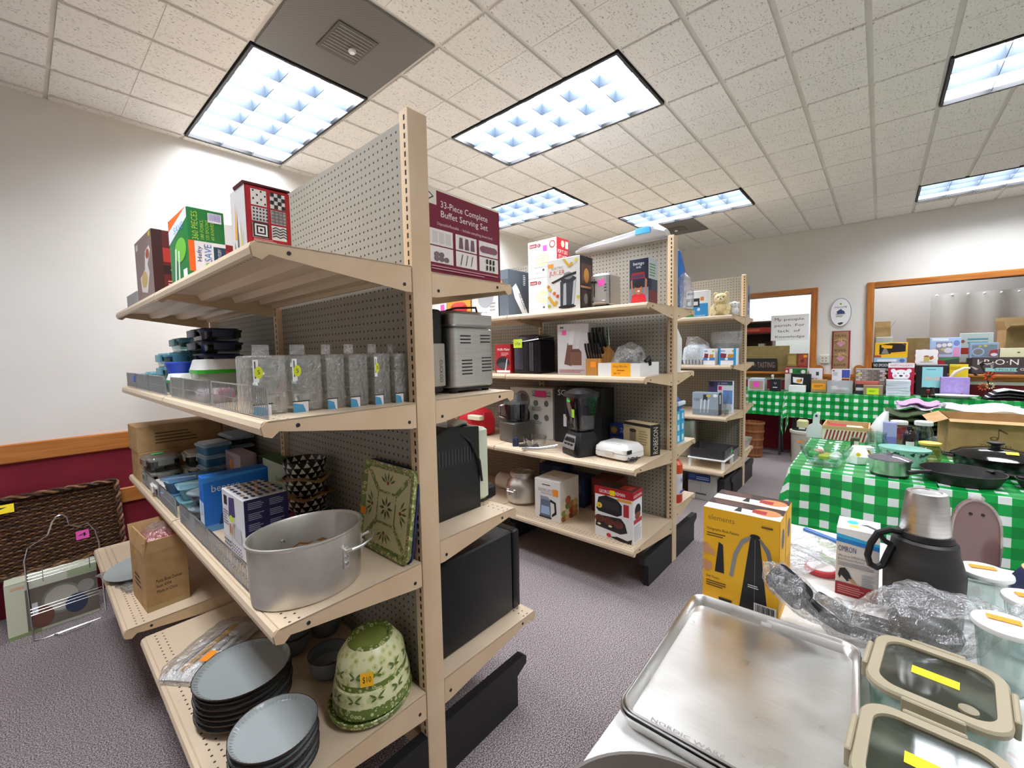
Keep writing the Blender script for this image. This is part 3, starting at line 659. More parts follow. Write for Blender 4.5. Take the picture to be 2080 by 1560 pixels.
for k, (a, b) in enumerate([(.362, .448), (.449, .533), (.535, .592), (.594, .656), (.663, .722), (.724, .783)]): acrylic(a, b, 1.13 - .012 * k, LBP[k], k)
NAVYL = C('#2c3554', .35); TEAL = clear('teal_tint', '#d6ecee', .14, .1, .15, '#7fbcc4'); TEALL = C('#5b9fae', .35); SMOKE = clear('smoke_glass', '#c6cbd0', .16)
for i in range(5): container('glass_dish', ['lowest', 'second lowest', 'middle', 'second highest', 'topmost'][i] + ' navy-lidded glass dish in the tall stack on the second shelf', .585, 2.25 + .004 * (i % 2), Z2 + i * .0545, .16, .25, .054, SMOKE, NAVYL, (i % 2) * 1.5, 'navy-lidded glass dishes')
for i in range(4): container('teal_dish', ['lowest', 'second', 'third', 'topmost'][i] + ' teal-lidded dish in the stack just left of the navy-lidded stack', .565, 2.53, Z2 + i * .0605, .15, .22, .06, TEAL, TEALL, 0, 'teal-lidded dishes')
for i in range(3): container('teal_tub', ['bottom', 'middle', 'top'][i] + ' teal-lidded tub in the short stack behind the white and green tub', .455, 2.36, Z2 + i * .0565, .10, .17, .056, TEAL, TEALL, 2, 'teal-lidded tubs')
container('teal_tub', 'single squat teal-lidded tub beside the wire fence', .43, 2.575, Z2, .09, .15, .085, TEAL, TEALL, -3, 'teal-lidded tubs')
container('blue_lid_dish', 'low flat dish with a periwinkle blue lid at the far end of the second shelf', .45, 2.84, Z2, .14, .22, .07, GLASS, C('#3c62b0', .4), 0)
GRNB = C('#35b52c', .4); WL = C('#f3f3f0', .4); FROST = clear('frosted_plastic', '#f0f3ee', .08, .25, .45, '#dfe5d8')
def crisper(lb, x, y, w_, d, h):
    t = thing('produce_tub', lb, 'container', (x, y, Z2), 0, 'white and green tubs'); a, b = w_ / 2, d / 2
    MB().rr([(.001, a * .82, b * .82, .02), (h * .62, a * .95, b * .95, .03)], FROST, 4).build('bowl', t)
    MB().rr([(h * .62, a, b, .03), (h * .72, a * 1.01, b * 1.01, .03)], GRNB, 4).build('green_band', t)
    MB().rr([(h * .72, a * .99, b * .99, .03), (h * .98, a * .86, b * .86, .03), (h, a * .8, b * .8, .03)], WL, 4).build('lid', t)
crisper('large frosted tub with white lid and green band on the second shelf', .50, 1.93, .15, .16, .14); crisper('smaller white and green tub in front of the teal tubs', .425, 2.10, .09, .12, .085); crisper('white and green tub mostly hidden behind the clear packs', .66, 1.93, .13, .15, .14)
t = thing('blue_bowl', 'small cobalt blue plastic bowl on the teal tubs', 'bowl', (.445, 2.20, Z2), 0)
MB().lathe([(.03, 0), (.045, .09), (.055, .125), (.05, .125), (.04, .09)], C('#2c4fc8', .4), 24).build('bowl_body', t); MB().lathe([(.056, .125), (.056, .13), (.02, .132)], C('#3b60dc', .4), 24).build('rim', t)
t = thing('pink_soap', 'small pink and white wrapped item behind the wire fence', 'packet', (.42, 1.62, Z2), 10); MB().bbox(-.035, -.05, 0, .035, .05, .045, C('#f3dfe6', .5), .015).build('wrapper', t); MB().bbox(-.02, -.052, .01, .03, -.03, .047, C('#e79ab8', .5), .006).build('label_band', t)
# ------------------------------------------------------------------ third shelf
Z3 = .75
t = pbox('long_carton', 'brown cardboard carton under another carton at the wall end of the third shelf', 'box', .37, 2.83, Z3, .76, 3.05, .15, CARD, {}, 0, 'cardboard cartons')
pbox('long_carton', 'brown cardboard carton with faint print stacked on another carton', 'box', .365, 2.84, Z3 + .15, .74, 3.05, .135, CARD, {'F': [('lines', .2, .25, .72, .75, 4, '#6a4c2e')]}, 1.2, 'cardboard cartons')
BEIGEL = C('#cfc9bb', .45); BLUEP = clear('blue_plastic', '#8fb0c8', .1, .2, .75, '#4a86b4'); BLUEL = clear('blue_lid', '#c4d8e4', .16, .1, .7, '#5b8db5'); TEALP = C('#6fb0bd', .35); TEALPL = clear('pale_lid', '#cfe6ec', .18, .1, .65, '#86bccb')
BLL = C('#93a7b8', .35); GR = C('#3b424c', .4)
container('lidded_glass', 'glass box with a clear lid and a bright green price dot near the cartons', .44, 2.72, Z3, .13, .18, .075, SMOKE, clear('clear_lid', '#d9dcd8', .2, .1, .3, '#cfcfc6'), 0, 'clip-lid glass boxes')
t = container('lidded_glass', 'clip-lid glass box stacked near the cartons, green sticker on top', .44, 2.72, Z3 + .077, .13, .18, .07, SMOKE, clear('clear_lid2', '#d9dcd8', .2, .1, .4, '#b9b9b0'), 3, 'clip-lid glass boxes'); sticker(t, (-.03, .02, .0715), (.05, 0, 0), (0, .035, 0), '#4fe36a')
container('lidded_glass', 'cream-lidded glass box right beside the wire fence of the third shelf', .425, 2.50, Z3, .11, .15, .06, SMOKE, C('#e3e0d6', .45), -4, 'clip-lid glass boxes')
container('lidded_glass', 'beige clip-lid glass box behind the cream-lidded one', .60, 2.68, Z3, .14, .17, .075, SMOKE, BEIGEL, 5, 'clip-lid glass boxes'); container('lidded_glass', 'beige clip-lid glass box on top of another at the back of the third shelf', .60, 2.68, Z3 + .077, .14, .17, .07, SMOKE, BEIGEL, -3, 'clip-lid glass boxes')
for i in range(4): container('blue_tub', ['bottom', 'second', 'third', 'top'][i] + ' deep blue tub in the stack beside the pink-grey box', .60, 2.44, Z3 + i * .056, .12, .15, .0555, BLUEP, BLL, i * 1.5, 'deep blue tubs', False)
for i in range(5): container('grey_tub', ['bottom', 'second', 'middle', 'fourth', 'top'][i] + ' grey-lidded dish in the stack against the pegboard', .725, 2.53, Z3 + i * .047, .105, .24, .0465, SMOKE, BLL, 0, 'grey-lidded dishes', False)
def mealprep(lb, x, y, z, body, lid, rz):
    t = thing('meal_prep_box', lb, 'container', (x, y, z), rz, 'two-part meal boxes')
    for sx, ww in ((-1, .052), (1, .052)): MB().rr([(.001, ww * .74, .05, .012), (.047, ww * .95, .062, .014)], body, 3, sx * .054, 0).build('compartment', t)
    MB().rr([(.047, .110, .066, .014), (.051, .112, .068, .014), (.0545, .104, .06, .012)], lid, 3).build('lid', t)
mealprep('blue two-part meal box at the bottom by the fence', .485, 2.30, Z3, BLUEP, BLUEL, 8); mealprep('blue two-part meal box stacked by the fence', .485, 2.30, Z3 + .055, BLUEP, BLUEL, 5)
mealprep('pale teal two-part meal box under another one', .50, 2.135, Z3, TEALP, TEALPL, -2); mealprep('pale teal two-part meal box with a yellow dot on top', .50, 2.135, Z3 + .055, TEALP, TEALPL, -5)
for i in range(2):
    t = thing('round_bowl', ['lower', 'upper'][i] + ' round clear-lidded bowl with a navy inside behind the blue box', 'bowl', (.455, 1.98, Z3 + .062 * i), 0, 'round lidded bowls')
    MB().lathe([(.035, .001), (.05, .02), (.062, .044), (.06, .044), (.045, .02)], clear('navy_bowl', '#8090a8', .12, .1, .6, '#2b3c66'), 28).build('bowl_body', t); MB().lathe([(.065, .044), (.066, .05), (.05, .058), (.03, .061)], clear('bowl_lid', '#e2ecf0', .22, .06, .3, '#b5cbd8'), 28).build('lid', t)
t = pbox('pink_grey_box', 'pinkish grey gift box with an orange price sticker', 'box', .63, 2.16, Z3, .70, 2.37, .185, '#b9a4ad', {'L': [('t', 'PRISMA', .12, .84, .07, '#8c5f78', .5), ('lines', .12, .74, .6, .82, 2, '#8c7a84'), ('e', .35, .3, .18, .14, '#e6dde0'), ('e', .7, .35, .18, .15, '#e6dde0'), ('e', .55, .14, .2, .12, '#d2c3c9'), ('p', [(.6, .12), (.9, .05), (.95, .12), (.66, .2)], '#a02038')]})
sticker(t, (-.036, .035, .11), (0, -.035, 0), (0, 0, .04), OSTICK)
pbox('baking_dish_box', 'green and white baking dish set carton at the back of the third shelf', 'box', .70, 1.80, Z3, .785, 2.15, .175, '#2f5a1e',
     {'L': [('r', 0, 0, 1, 1, '#cfd8c2'), ('r', 0, .72, .18, 1, '#2a2a28'), ('t', 'BAKING', .58, .55, .13, '#5f9a4c', .36), ('t', 'DISH SET', .58, .38, .13, '#5f9a4c', .36), ('p', [(.12, .1), (.5, .1), (.56, .35), (.06, .35)], '#57b6a5'), ('e', .3, .36, .24, .06, '#7fd0c0')],
      'F': [('r', .28, .35, .9, .88, '#d8d2cc'), ('e', .6, .6, .24, .18, '#8b5a3a')], 'T': [('r', .0, .0, 1, 1, '#3a6a28')]})
pbox('lunch_box_carton', 'bright blue thin lunch-container box behind the patterned glasses box', 'box', .405, 1.80, Z3, .62, 1.87, .20, '#1273d6',
     {'F': [('r', 0, .0, 1, .12, '#6aa7de'), ('t', 'bentgo', .12, .72, .13, '#eaf4ff', .42), ('t', 'F', .34, .56, .09, '#bfe0ff'), ('p', [(.2, .1), (.62, .1), (.66, .26), (.24, .3)], '#1c3c78'), ('p', [(0, .9), (1, .97), (1, 1), (0, 1)], '#3a9cf0')], 'L': [('r', 0, 0, 1, .55, '#cfe3f4'), ('t', 'bentgo', .62, .3, .3, '#1273d6', .45, 90)]}, -3)
pbox('glasses_box', 'white and navy box of patterned glasses with a neon yellow price sticker', 'box', .41, 1.40, Z3, .535, 1.61, .205, '#f0eff2',
     {'F': [('r', 0, 0, 1, 1, '#232257')] + [('lines', .08 + .48 * (i % 2), .05 + .16 * (i // 2), .45 + .48 * (i % 2), .16 + .16 * (i // 2), 4, '#a9aacb') for i in range(12)],
      'L': [('r', .1, .77, .25, .92, '#26203c'), ('p', [(.3, .6), (.6, .66), (.58, .95), (.34, .92)], '#4a3f7a'), ('lines', .05, .45, .3, .7, 6, '#8a8794'), ('r', .28, .3, .52, .52, '#d9d4cc'), ('r', .33, .35, .38, .5, '#b2452e'), ('r', .41, .35, .46, .48, '#d29a2a'), ('r', .56, .3, .85, .52, '#cfd0d8'), ('r', .05, .04, .38, .28, '#e9e9ec')] + [('e', .09 + .08 * (i % 4), .08 + .065 * (i // 4), .025, .02, '#2a2a40') for i in range(12)] + [('r', .44 + .08 * (i % 6), .03 + .05 * (i // 6), .48 + .08 * (i % 6), .055 + .05 * (i // 6), '#3a3a66' if i % 5 else '#b2303a') for i in range(30)] + [('e', .52, .63, .09, .055, '#d8f03a')],
      'T': [('e', .12 + .15 * (i % 6), .12 + .16 * (i // 6), .055, .05, '#2e2c4c' if i % 4 else '#b98a5a') for i in range(36)]})
# bowls with cardboard between them, on plates with a pink napkin
TRI = pattern('triangle_glaze', 'tri', '#15140f', '#e9e4d6', s=0.022)
for i in range(2):
    t = thing('patterned_plate', ['lower', 'upper'][i] + ' black and white patterned plate under the patterned bowls', 'plate', (.675, 1.62, Z3 + .012 * i), 0, 'patterned plates'); MB().lathe([(.055, 0), (.07, .004), (.105, .012), (.105, .015), (.07, .008), (.03, .006)], TRI, 36).build('plate_body', t)
t = thing('napkin', 'crumpled pink napkin on the patterned plates', 'napkin', (.655, 1.60, Z3 + .028), 20); MB().loft([[(-.09, -.06, 0), (-.02, -.085, .004), (.06, -.06, .002), (.09, .0, .006)], [(-.085, .0, .008), (-.02, .0, .004), (.05, .0, .006), (.085, .05, .004)], [(-.06, .06, .002), (0, .07, .006), (.05, .08, .002), (.08, .09, .004)]], C('#c2456f', .8), False, False, True, None, False).build('cloth', t)
for i in range(3):
    t = thing('patterned_bowl', ['lowest', 'middle', 'top'][i] + ' black and white triangle-patterned bowl in the stack', 'bowl', (.69, 1.625, Z3 + .033 + .062 * i), 23 * i, 'patterned bowls')
    MB().lathe([(.035, 0), (.045, .004), (.066, .035), (.078, .085), (.075, .086), (.062, .038), (.04, .012)], TRI, 36).build('bowl_body', t)
for i in range(2):
    t = thing('cardboard_sheet', ['lower', 'upper'][i] + ' torn cardboard sheet between the patterned bowls', 'cardboard', (.69, 1.625, Z3 + .105 + .062 * i), 35 * i, 'cardboard bowl dividers')
    m = MB(); P_ = [(-.1, -.03, .02), (-.05, -.09, -.002), (.04, -.088, .012), (.092, -.04, -.004), (.08, .05, .012), (0, .092, .0), (-.08, .06, .008)]; m.add(P_ + [(x, y, z + .003) for x, y, z in P_] + [(0, 0, .012), (0, 0, .015)], [(j, (j + 1) % 7, 14) for j in range(7)] + [((j + 1) % 7 + 7, j + 7, 15) for j in range(7)] + [(j, j + 7, (j + 1) % 7 + 7, (j + 1) % 7) for j in range(7)], CARD); m.build('sheet', t)
# big oval aluminium pan
t = thing('oval_roasting_pan', 'large worn oval aluminium pan with riveted handles at the shelf corner', 'pan', (.49, 1.165, Z3), 0)
PANM = noisy('worn_aluminium', '#e6e3dc', '#b5b0a6', 7, 0.42, 0.85, None, 0.05, 5.0, 0.3, 0.75)
MB().lathe([(.136, 0), (.142, .004), (.145, .05), (.147, .15), (.152, .155), (.152, .160), (.147, .161), (.142, .155), (.139, .05), (.136, .008), (.1, .006)], PANM, 56, 0, 0, 1, .77).build('pan_body', t)
def ep(a, r, z): return (r * math.cos(a), .77 * r * math.sin(a), z)
a0, a1 = math.radians(-68), math.radians(-22)
MB().tube([ep(a0, .148, .105), ep(a0, .172, .112), ep(a0 + .15, .183, .113), ep((a0 + a1) / 2, .188, .113), ep(a1 - .15, .183, .113), ep(a1, .172, .112), ep(a1, .148, .105)], .0048, ALU, 8).build('handle', t)
for a in (a0, a1):
    m = MB(); n = [ep(a + d, .1495, z) for d, z in ((-.06, .06), (.06, .06), (.06, .115), (-.06, .115))]; o_ = [ep(a + d, .146, z) for d, z in ((-.06, .06), (.06, .06), (.06, .115), (-.06, .115))]
    m.add(n + o_, [(0, 1, 2, 3), (0, 4, 5, 1), (1, 5, 6, 2), (2, 6, 7, 3), (3, 7, 4, 0)], ALU)
    for z in (.072, .09): c = ep(a, .151, z); m.ball(c[0], c[1], c[2], .005, .005, .005, CHROME, 8, 5)
    m.build('handle_plate', t)
for a in (math.radians(100), math.radians(140)):
    c = ep(a, .138, .10); MB().ball(c[0], c[1], c[2], .006, .006, .006, CHROME, 8, 5).build('rivet', t)
MB().loft([[ep(2 * PI * i / 40, .1392, .072 + .004 * math.sin(3 * i)) for i in range(40)], [ep(2 * PI * i / 40, .1392, .077 + .005 * math.sin(2.3 * i)) for i in range(40)]], C('#8c5a2a', .7), False, False).build('rust_line', t)
# divided rectangular platter leaning on the pegboard
t = thing('divided_platter', 'square-cornered divided platter with olive leaf pattern leaning on the pegboard', 'platter', (.728, 1.165, Z3), 0, None, (0, math.radians(9), 0))
FLOR = pattern('olive_border', 'floral', '#7f8a4c', '#cfc98f', '#8f4a52', .016); CREAM = C('#d6cf9f', .25)
def YZ(m, pts, x0, x1, mat): m.prism(pts, 'x', x0, x1, mat)
m = MB(); m.rr([(0, .135, .135, .02), (.012, .14, .14, .025), (.018, .14, .14, .025), (.018, .13, .13, .02), (.010, .125, .125, .02)], FLOR, 4, 0, 0, True, True, Matrix.Translation((0, 0, .142)) @ Matrix.Rotation(-PI / 2, 4, 'Y')); m.build('rim', t)
s_ = .118; q = .045
for k in range(4):
    R = Matrix.Translation((-.0115, 0, .142)) @ Matrix.Rotation(k * PI / 2, 4, 'X'); m = MB()
    m.prism([(-s_ + .012, s_), (s_ - .012, s_), (q - .004, q + .008), (-q + .004, q + .008)], 'x', 0, .003, CREAM, R)
    for j in range(5): a = math.radians(30 + 30 * j); cx, cy = .03 * math.cos(a), .075 + .022 * math.sin(a); m.prism([(cx + .016 * math.cos(a), cy + .016 * math.sin(a)), (cx - .004 * math.sin(a), cy + .004 * math.cos(a)), (cx - .016 * math.cos(a), cy - .016 * math.sin(a)), (cx + .004 * math.sin(a), cy - .004 * math.cos(a))], 'x', -.0006, 0, C('#5c6a34', .4), R)
    m.prism([(.006 * math.cos(2 * PI * j / 8), .078 + .006 * math.sin(2 * PI * j / 8)) for j in range(8)], 'x', -.0009, -.0003, C('#a03a30', .4), R)
    m.build('compartment', t)
m = MB(); R = Matrix.Translation((-.0115, 0, .142)); m.prism([(-q, -q), (q, -q), (q, q), (-q, q)], 'x', 0, .003, CREAM, R)
for j in range(8): a = 2 * PI * j / 8; m.prism([(.036 * math.cos(a), .036 * math.sin(a)), (.02 * math.cos(a + .25), .02 * math.sin(a + .25)), (.008 * math.cos(a), .008 * math.sin(a)), (.02 * math.cos(a - .25), .02 * math.sin(a - .25))], 'x', -.0006, 0, C('#4a5a2c', .4), R)
m.build('centre_square', t); MB().rr([(-.001, .141, .141, .026), (.004, .1415, .1415, .026)], C('#26336b', .4), 4, 0, 0, True, True, Matrix.Translation((.004, 0, .142)) @ Matrix.Rotation(-PI / 2, 4, 'Y')).build('blue_back_edge', t)
sticker(t, (-.0185, .13, .10), (0, -.03, 0), (0, 0, .025), OSTICK)
# ------------------------------------------------------------------ bottom deck, near section
ZB = .335
PLATE = C('#a2a8a7', .2); RIMB = C('#3b2a20', .3)
def oplate(lb, grp, x, y, z, r, proto_=None):
    if proto_: return dup(proto_, (x, y, z), None, lb, grp)
    t = thing('dinner_plate', lb, 'plate', (x, y, z), 0, grp); m = MB()
    m.lathe([(r * .6, 0), (r * .64, .003), (r * .9, .010), (r, .024), (r * 1.0, .027), (r * .985, .026)], RIMB, 48, 0, 0, 1, 1, True, False); m.build('underside', t)
    m = MB(); m.lathe([(r * .985, .0262), (r * .93, .018), (r * .86, .0145), (r * .3, .0135)], PLATE, 48, 0, 0, 1, 1, False, True)
    for j in range(60): a = 2 * PI * j / 60; m.tube([(r * .96 * math.cos(a), r * .96 * math.sin(a), .0225), (r * .87 * math.cos(a), r * .87 * math.sin(a), .0152)], .0011, PLATE, 3)
    m.build('eating_surface', t); return t
ORD = ['bottom', 'second', 'third', 'fourth', 'fifth', 'sixth', 'seventh']
pp = None
for i in range(7):
    lb = ('top' if i == 6 else ORD[i]) + ' grey plate with brown rim in the larger stack on the bottom deck'
    q_ = oplate(lb, 'large grey plates', .385 + .002 * (i % 3), 1.41 + .002 * (i % 2), ZB + .0155 * i, .128, pp); pp = pp or q_
pp = None
for i in range(6):
    lb = ('top' if i == 5 else ORD[i]) + ' grey plate with brown rim in the smaller front stack on the bottom deck'
    q_ = oplate(lb, 'small grey plates', .368 + .002 * (i % 2), 1.13 + .002 * (i % 3), ZB + .016 * i, .103, pp); pp = pp or q_
def gbowl(lb, x, y, z, p=None):
    if p: return dup(p, (x, y, z), None, lb, 'grey ribbed bowls')
    t = thing('grey_bowl', lb, 'bowl', (x, y, z), 0, 'grey ribbed bowls'); r = .064; m = MB()
    m.loft([[(rr_ * (1 + (.012 if j % 2 and rr_ > r * .6 and k < 4 else 0)) * math.cos(2 * PI * j / 56), rr_ * (1 + (.012 if j % 2 and rr_ > r * .6 and k < 4 else 0)) * math.sin(2 * PI * j / 56), z_) for j in range(56)] for k, (rr_, z_) in enumerate([(r * .55, 0), (r * .72, .006), (r * .92, .03), (r, .07), (r * .97, .071), (r * .9, .03), (r * .6, .01)])], C('#7e878e', .3), True, True); m.build('bowl_body', t)
    MB().lathe([(r * 1.005, .069), (r * 1.01, .072), (r * .97, .073)], RIMB, 48, c0=False, c1=False).build('rim', t); return t
b0 = gbowl('single grey ribbed bowl in front of the dark bowl stack', .612, 1.335, ZB); gbowl('lower grey bowl of the stacked pair behind the plates', .58, 1.54, ZB, b0); gbowl('upper grey bowl of the stacked pair behind the plates', .58, 1.54, ZB + .035, b0); gbowl('grey bowl at the back beside the stacked pair', .70, 1.55, ZB, b0)
# inverted green floral bowls on a platter
FG = pattern('green_floral', 'floral', '#e0dfae', '#cdd08c', '#a4ad5c', .02); BAND = pattern('green_band_print', 'floral', '#6f8438', '#d9d9a0', '#7d9240', .0125)
t = thing('floral_platter', 'green floral oval platter underneath the upturned floral bowls', 'platter', (.645, 1.135, ZB), 20); MB().lathe([(.10, 0), (.128, .012), (.132, .026), (.129, .028), (.12, .016)], BAND, 44, 0, 0, 1, .88).build('platter_body', t)
def fbowl(lb, z, r0, r1, h):
    t = thing('floral_bowl', lb, 'bowl', (.65, 1.135, z), 20, 'upturned floral bowls')
    MB().lathe([(r0, 0), (r0, .004), (r0 * .985, h * .28)], BAND, 44, 0, 0, 1, .9, True, False).build('rim_band', t)
    MB().lathe([(r0 * .985, h * .28), (r0 * .93, h * .62), (r1 * 1.2, h * .88), (r1 * 1.06, h * .95)], FG, 44, 0, 0, 1, .9, False, False).build('bowl_wall', t)
    for j in range(11):
        a = 2 * PI * j / 11; m = MB(); R_ = r0 * .972
        for q2, dz, ln_ in ((-1, .014, .2), (1, .014, .2), (-1, -.006, .16), (1, -.006, .16)):
            pts = []
            for f, wv in ((0.06, 0), (.4, .0035), (.75, .003), (1, 0), (.75, -.003), (.4, -.0035)):
                b2 = a + q2 * ln_ * f; zz = h * .5 + dz * f + wv; rr_ = R_ * (1.014 - .0 * f) - (zz - h * .5) * .12; pts.append((rr_ * math.cos(b2), rr_ * .9 * math.sin(b2), zz))
            m.add(pts, [tuple(range(6))], C('#5d7a2c', .3))
        m.build('painted_leaves', t)
    m = MB(); m.lathe([(r1 * 1.06, h * .95), (r1 * 1.05, h), (r1 * .88, h), (r1 * .84, h * .9)], BAND, 44, 0, 0, 1, .9, False, False); m.build('foot_ring', t)
    MB().lathe([(r1 * .84, h * .9), (.001, h * .88)], C('#8d9a4a', .25), 44, 0, 0, 1, .9, False, False).build('sunken_base', t); return t
fbowl('lower green and cream floral bowl turned upside down', ZB + .028, .122, .07, .11)
t = fbowl('upper green and cream floral bowl turned upside down, with a $10 sticker', ZB + .085, .11, .066, .115)
sticker(t, (-.1035, -.044, .036), (.0207, -.0295, 0), (.006, .004, .036), C('#ffc21f', .6), '$10', '#2a1a00')
# bag of serving utensils
t = thing('bagged_utensils', 'white utensils sealed in a clear bag on the bottom deck', 'utensil set', (.40, 1.75, ZB), 35)
MB().bbox(-.15, -.075, .001, .15, .075, .012, C('#e9e8e6', .5), .006).build('backing_card', t)
for k, (y0, cc) in enumerate(((-.05, '#dcdad6'), (-.015, '#f4f3f0'), (.02, '#efb52a'), (.05, '#dddad4'))):
    m = MB(); m.tube([(-.12, y0, .018), (-.02, y0, .02), (.06, y0 * .9, .02)], .006, C(cc, .35), 6); m.rr([(.016, .03, .013, .012), (.022, .034, .016, .015)], C(cc, .35), 4, .085, y0 * .9); m.build('utensil', t)
m = MB(); bagmesh(m, [(-.165, 0, .012, (0, .07, 0), (0, 0, .008)), (-.12, 0, .02, (0, .09, 0), (0, 0, .024)), (0, 0, .022, (0, .088, 0), (0, 0, .028)), (.12, 0, .02, (0, .09, 0), (0, 0, .024)), (.17, 0, .012, (0, .075, 0), (0, 0, .008))], BAG, 4, .06); m.build('plastic_bag', t)
sticker(t, (-.11, -.06, .046), (.05, 0, 0), (0, .03, 0), OSTICK)
# far section of the bottom deck
ZF = .385
def openbox(name, label, x0, y0, z0, x1, y1, h, flaps, prints=None, rz=0, mat=None, th=.004, cat='box', group=None):
    mat = mat or CARD; cx, cy = (x0 + x1) / 2, (y0 + y1) / 2; a, c = (x1 - x0) / 2, (y1 - y0) / 2; t = thing(name, label, cat, (cx, cy, z0), rz, group)
    m = MB(); m.box(-a, -c, 0, a, c, th, mat); m.box(-a, -c, th, -a + th, c, h, mat); m.box(a - th, -c, th, a, c, h, mat); m.box(-a + th, -c, th, a - th, -c + th, h, mat); m.box(-a + th, c - th, th, a - th, c, h, mat); m.build('carton', t)
    for k, (ln_, ang) in flaps.items():
        an = math.radians(ang); dx = ln_ * math.cos(an); dz = ln_ * math.sin(an); f = MB()
        if k in 'LR':
            s = -1 if k == 'L' else 1; f.add([(s * a, -c, h), (s * a, c, h), (s * (a + dx), c, h + dz), (s * (a + dx), -c, h + dz), (s * (a - th), -c, h), (s * (a - th), c, h), (s * (a + dx - th), c, h + dz + .001), (s * (a + dx - th), -c, h + dz + .001)], [(0, 1, 2, 3), (4, 7, 6, 5), (2, 6, 7, 3), (0, 3, 7, 4), (1, 5, 6, 2), (0, 4, 5, 1)], mat)
        else:
            s = -1 if k == 'F' else 1; f.add([(-a, s * c, h), (a, s * c, h), (a, s * (c + dx), h + dz), (-a, s * (c + dx), h + dz), (-a, s * (c - th), h), (a, s * (c - th), h), (a, s * (c + dx - th), h + dz + .001), (-a, s * (c + dx - th), h + dz + .001)], [(0, 1, 2, 3), (4, 7, 6, 5), (2, 6, 7, 3), (0, 3, 7, 4), (1, 5, 6, 2), (0, 4, 5, 1)], mat)
        f.build('flap', t)
    for k, items in (prints or {}).items():
        mb = MB(); printed(mb, *face(-a, -c, 0, a, c, h, k), items); mb.build(PN[k], t)
    return t
t = openbox('open_carton', 'open brown pasta-boat carton with red plastic inside on the far bottom deck', .262, 2.13, ZF, .402, 2.35, .235, {'L': (.06, 100), 'F': (.045, 95), 'B': (.07, 70), 'R': (.05, 75)},
            {'F': [('t', 'Pasta Boat Deluxe', .24, .46, .055, '#3a2a1c', .6), ('t', 'Item 4304', .24, .37, .055, '#3a2a1c', .34), ('t', 'Made in China', .24, .28, .055, '#3a2a1c', .48), ('r', 0, .0, 1, .09, '#b59a6c')], 'L': [('lines', .25, .3, .7, .55, 3, '#4a3522'), ('e', .4, .9, .05, .03, '#e6b82a')]}, 3)
m = MB(); m.rr([(.12, .055, .09, .02), (.26, .06, .095, .02), (.265, .05, .085, .02)], C('#cf1f22', .3), 4); m.build('red_plastic_item', t)
m = MB(); bagmesh(m, [(0, 0, .2, (.05, 0, 0), (0, .085, 0)), (0, 0, .27, (.058, 0, 0), (0, .095, 0)), (0, .01, .30, (.03, 0, .01), (0, .06, 0))], BAG, 8, .1); m.build('plastic_wrap', t)
t = thing('wrapped_plate', 'grey plate resting on bubble wrap at the wall end of the bottom deck', 'plate', (.30, 2.57, ZF + .02), 0, None, (math.radians(4), math.radians(-6), 0))
MB().lathe([(.07, 0), (.11, .012), (.115, .018), (.108, .016), (.02, .008)], PLATE, 40).build('plate_body', t)
t = thing('bubble_wrap', 'crumpled clear bubble wrap under the grey plate', 'bubble wrap', (.32, 2.55, ZF), 12); rnd = random.Random(3)
g_ = [[(-.12 + .24 * i / 10 + rnd.uniform(-.006, .006), -.16 + .32 * j / 12, .003 + rnd.uniform(0, .014)) for i in range(11)] for j in range(13)]
MB().loft(g_ + [[(x, y, z - .003) for x, y, z in r] for r in reversed(g_)], BAG, False, False, True, None, False).build('sheet', t)
# ------------------------------------------------------------------ floor by the left wall
t = pbox('dinnerware_box', 'dinnerware carton with plate pictures standing on the floor by the wall', 'box', -.125, 3.19, .0, .205, 3.36, .285, '#cfd2b8', {'F': [('r', 0, .82, 1, .97, '#e2e4cf'), ('r', .0, 0, .2, .82, '#dfe2c6'), ('r', .2, .06, 1, .82, '#7d7468'), ('e', .58, .5, .22, .27, '#8d9488'), ('e', .58, .5, .19, .23, '#c9c4b6'), ('e', .36, .26, .13, .2, '#7a4f40'), ('e', .74, .32, .13, .18, '#3c4560'), ('e', .86, .6, .1, .12, '#a9a49a'), ('r', .26, .35, .32, .55, '#e8e8ea'), ('r', 0, 0, .34, .06, '#93a870'), ('r', .66, .84, 1, .97, '#b5c59a'), ('r', .06, .87, .2, .92, '#e9c59a')]}, 0)
t = thing('wire_rack', 'chrome wire rack with a top loop leaning on the dinnerware carton', 'wire rack', (.088, 3.10, 0), 3, None, (math.radians(-6), 0, math.radians(3)))
m = MB(); m.tube([(-.13, 0, .01), (-.135, 0, .40), (-.12, 0, .46), (-.05, 0, .50), (-.03, 0, .56), (-.015, 0, .585), (.01, 0, .59), (.025, 0, .57), (.03, 0, .53), (.06, 0, .51), (.10, 0, .515), (.125, 0, .47), (.135, 0, .40), (.135, 0, .03), (.11, -.004, .0), (-.10, -.004, .0)], .0042, CHROME, 6, True); m.build('outer_frame', t)
for k, zz in enumerate((.30, .315, .33, .13, .145, .16)): MB().tube([(-.132, -.003, zz), (.133, -.003, zz)], .002, CHROME, 5).build('cross_wire', t)
for xx in (-.08, .09): MB().tube([(xx, -.006, .28), (xx, -.006, .345)], .002, CHROME, 5).build('short_wire', t)
MB().tube([(-.06, -.006, .0), (-.05, -.05, .012), (.06, -.05, .012), (.07, -.006, .0)], .004, CHROME, 6).build('stand_loop', t)
sticker(t, (.05, -.0055, .44), (.05, 0, 0), (0, 0, .045), PSTICK, '4')
t = thing('wicker_tray', 'dark brown rectangular wicker tray leaning on the maroon wall', 'tray', (.0, 3.285, .2875), 0, None, (math.radians(-20), 0, 0))
WK = noisy('dark_wicker', '#2c1a12', '#5d3a25', 60, .7, 0, None, .4); WK2 = noisy('light_wicker', '#6e4a30', '#9a7350', 40, .7)
TW, TH = .335, .40; m = MB()
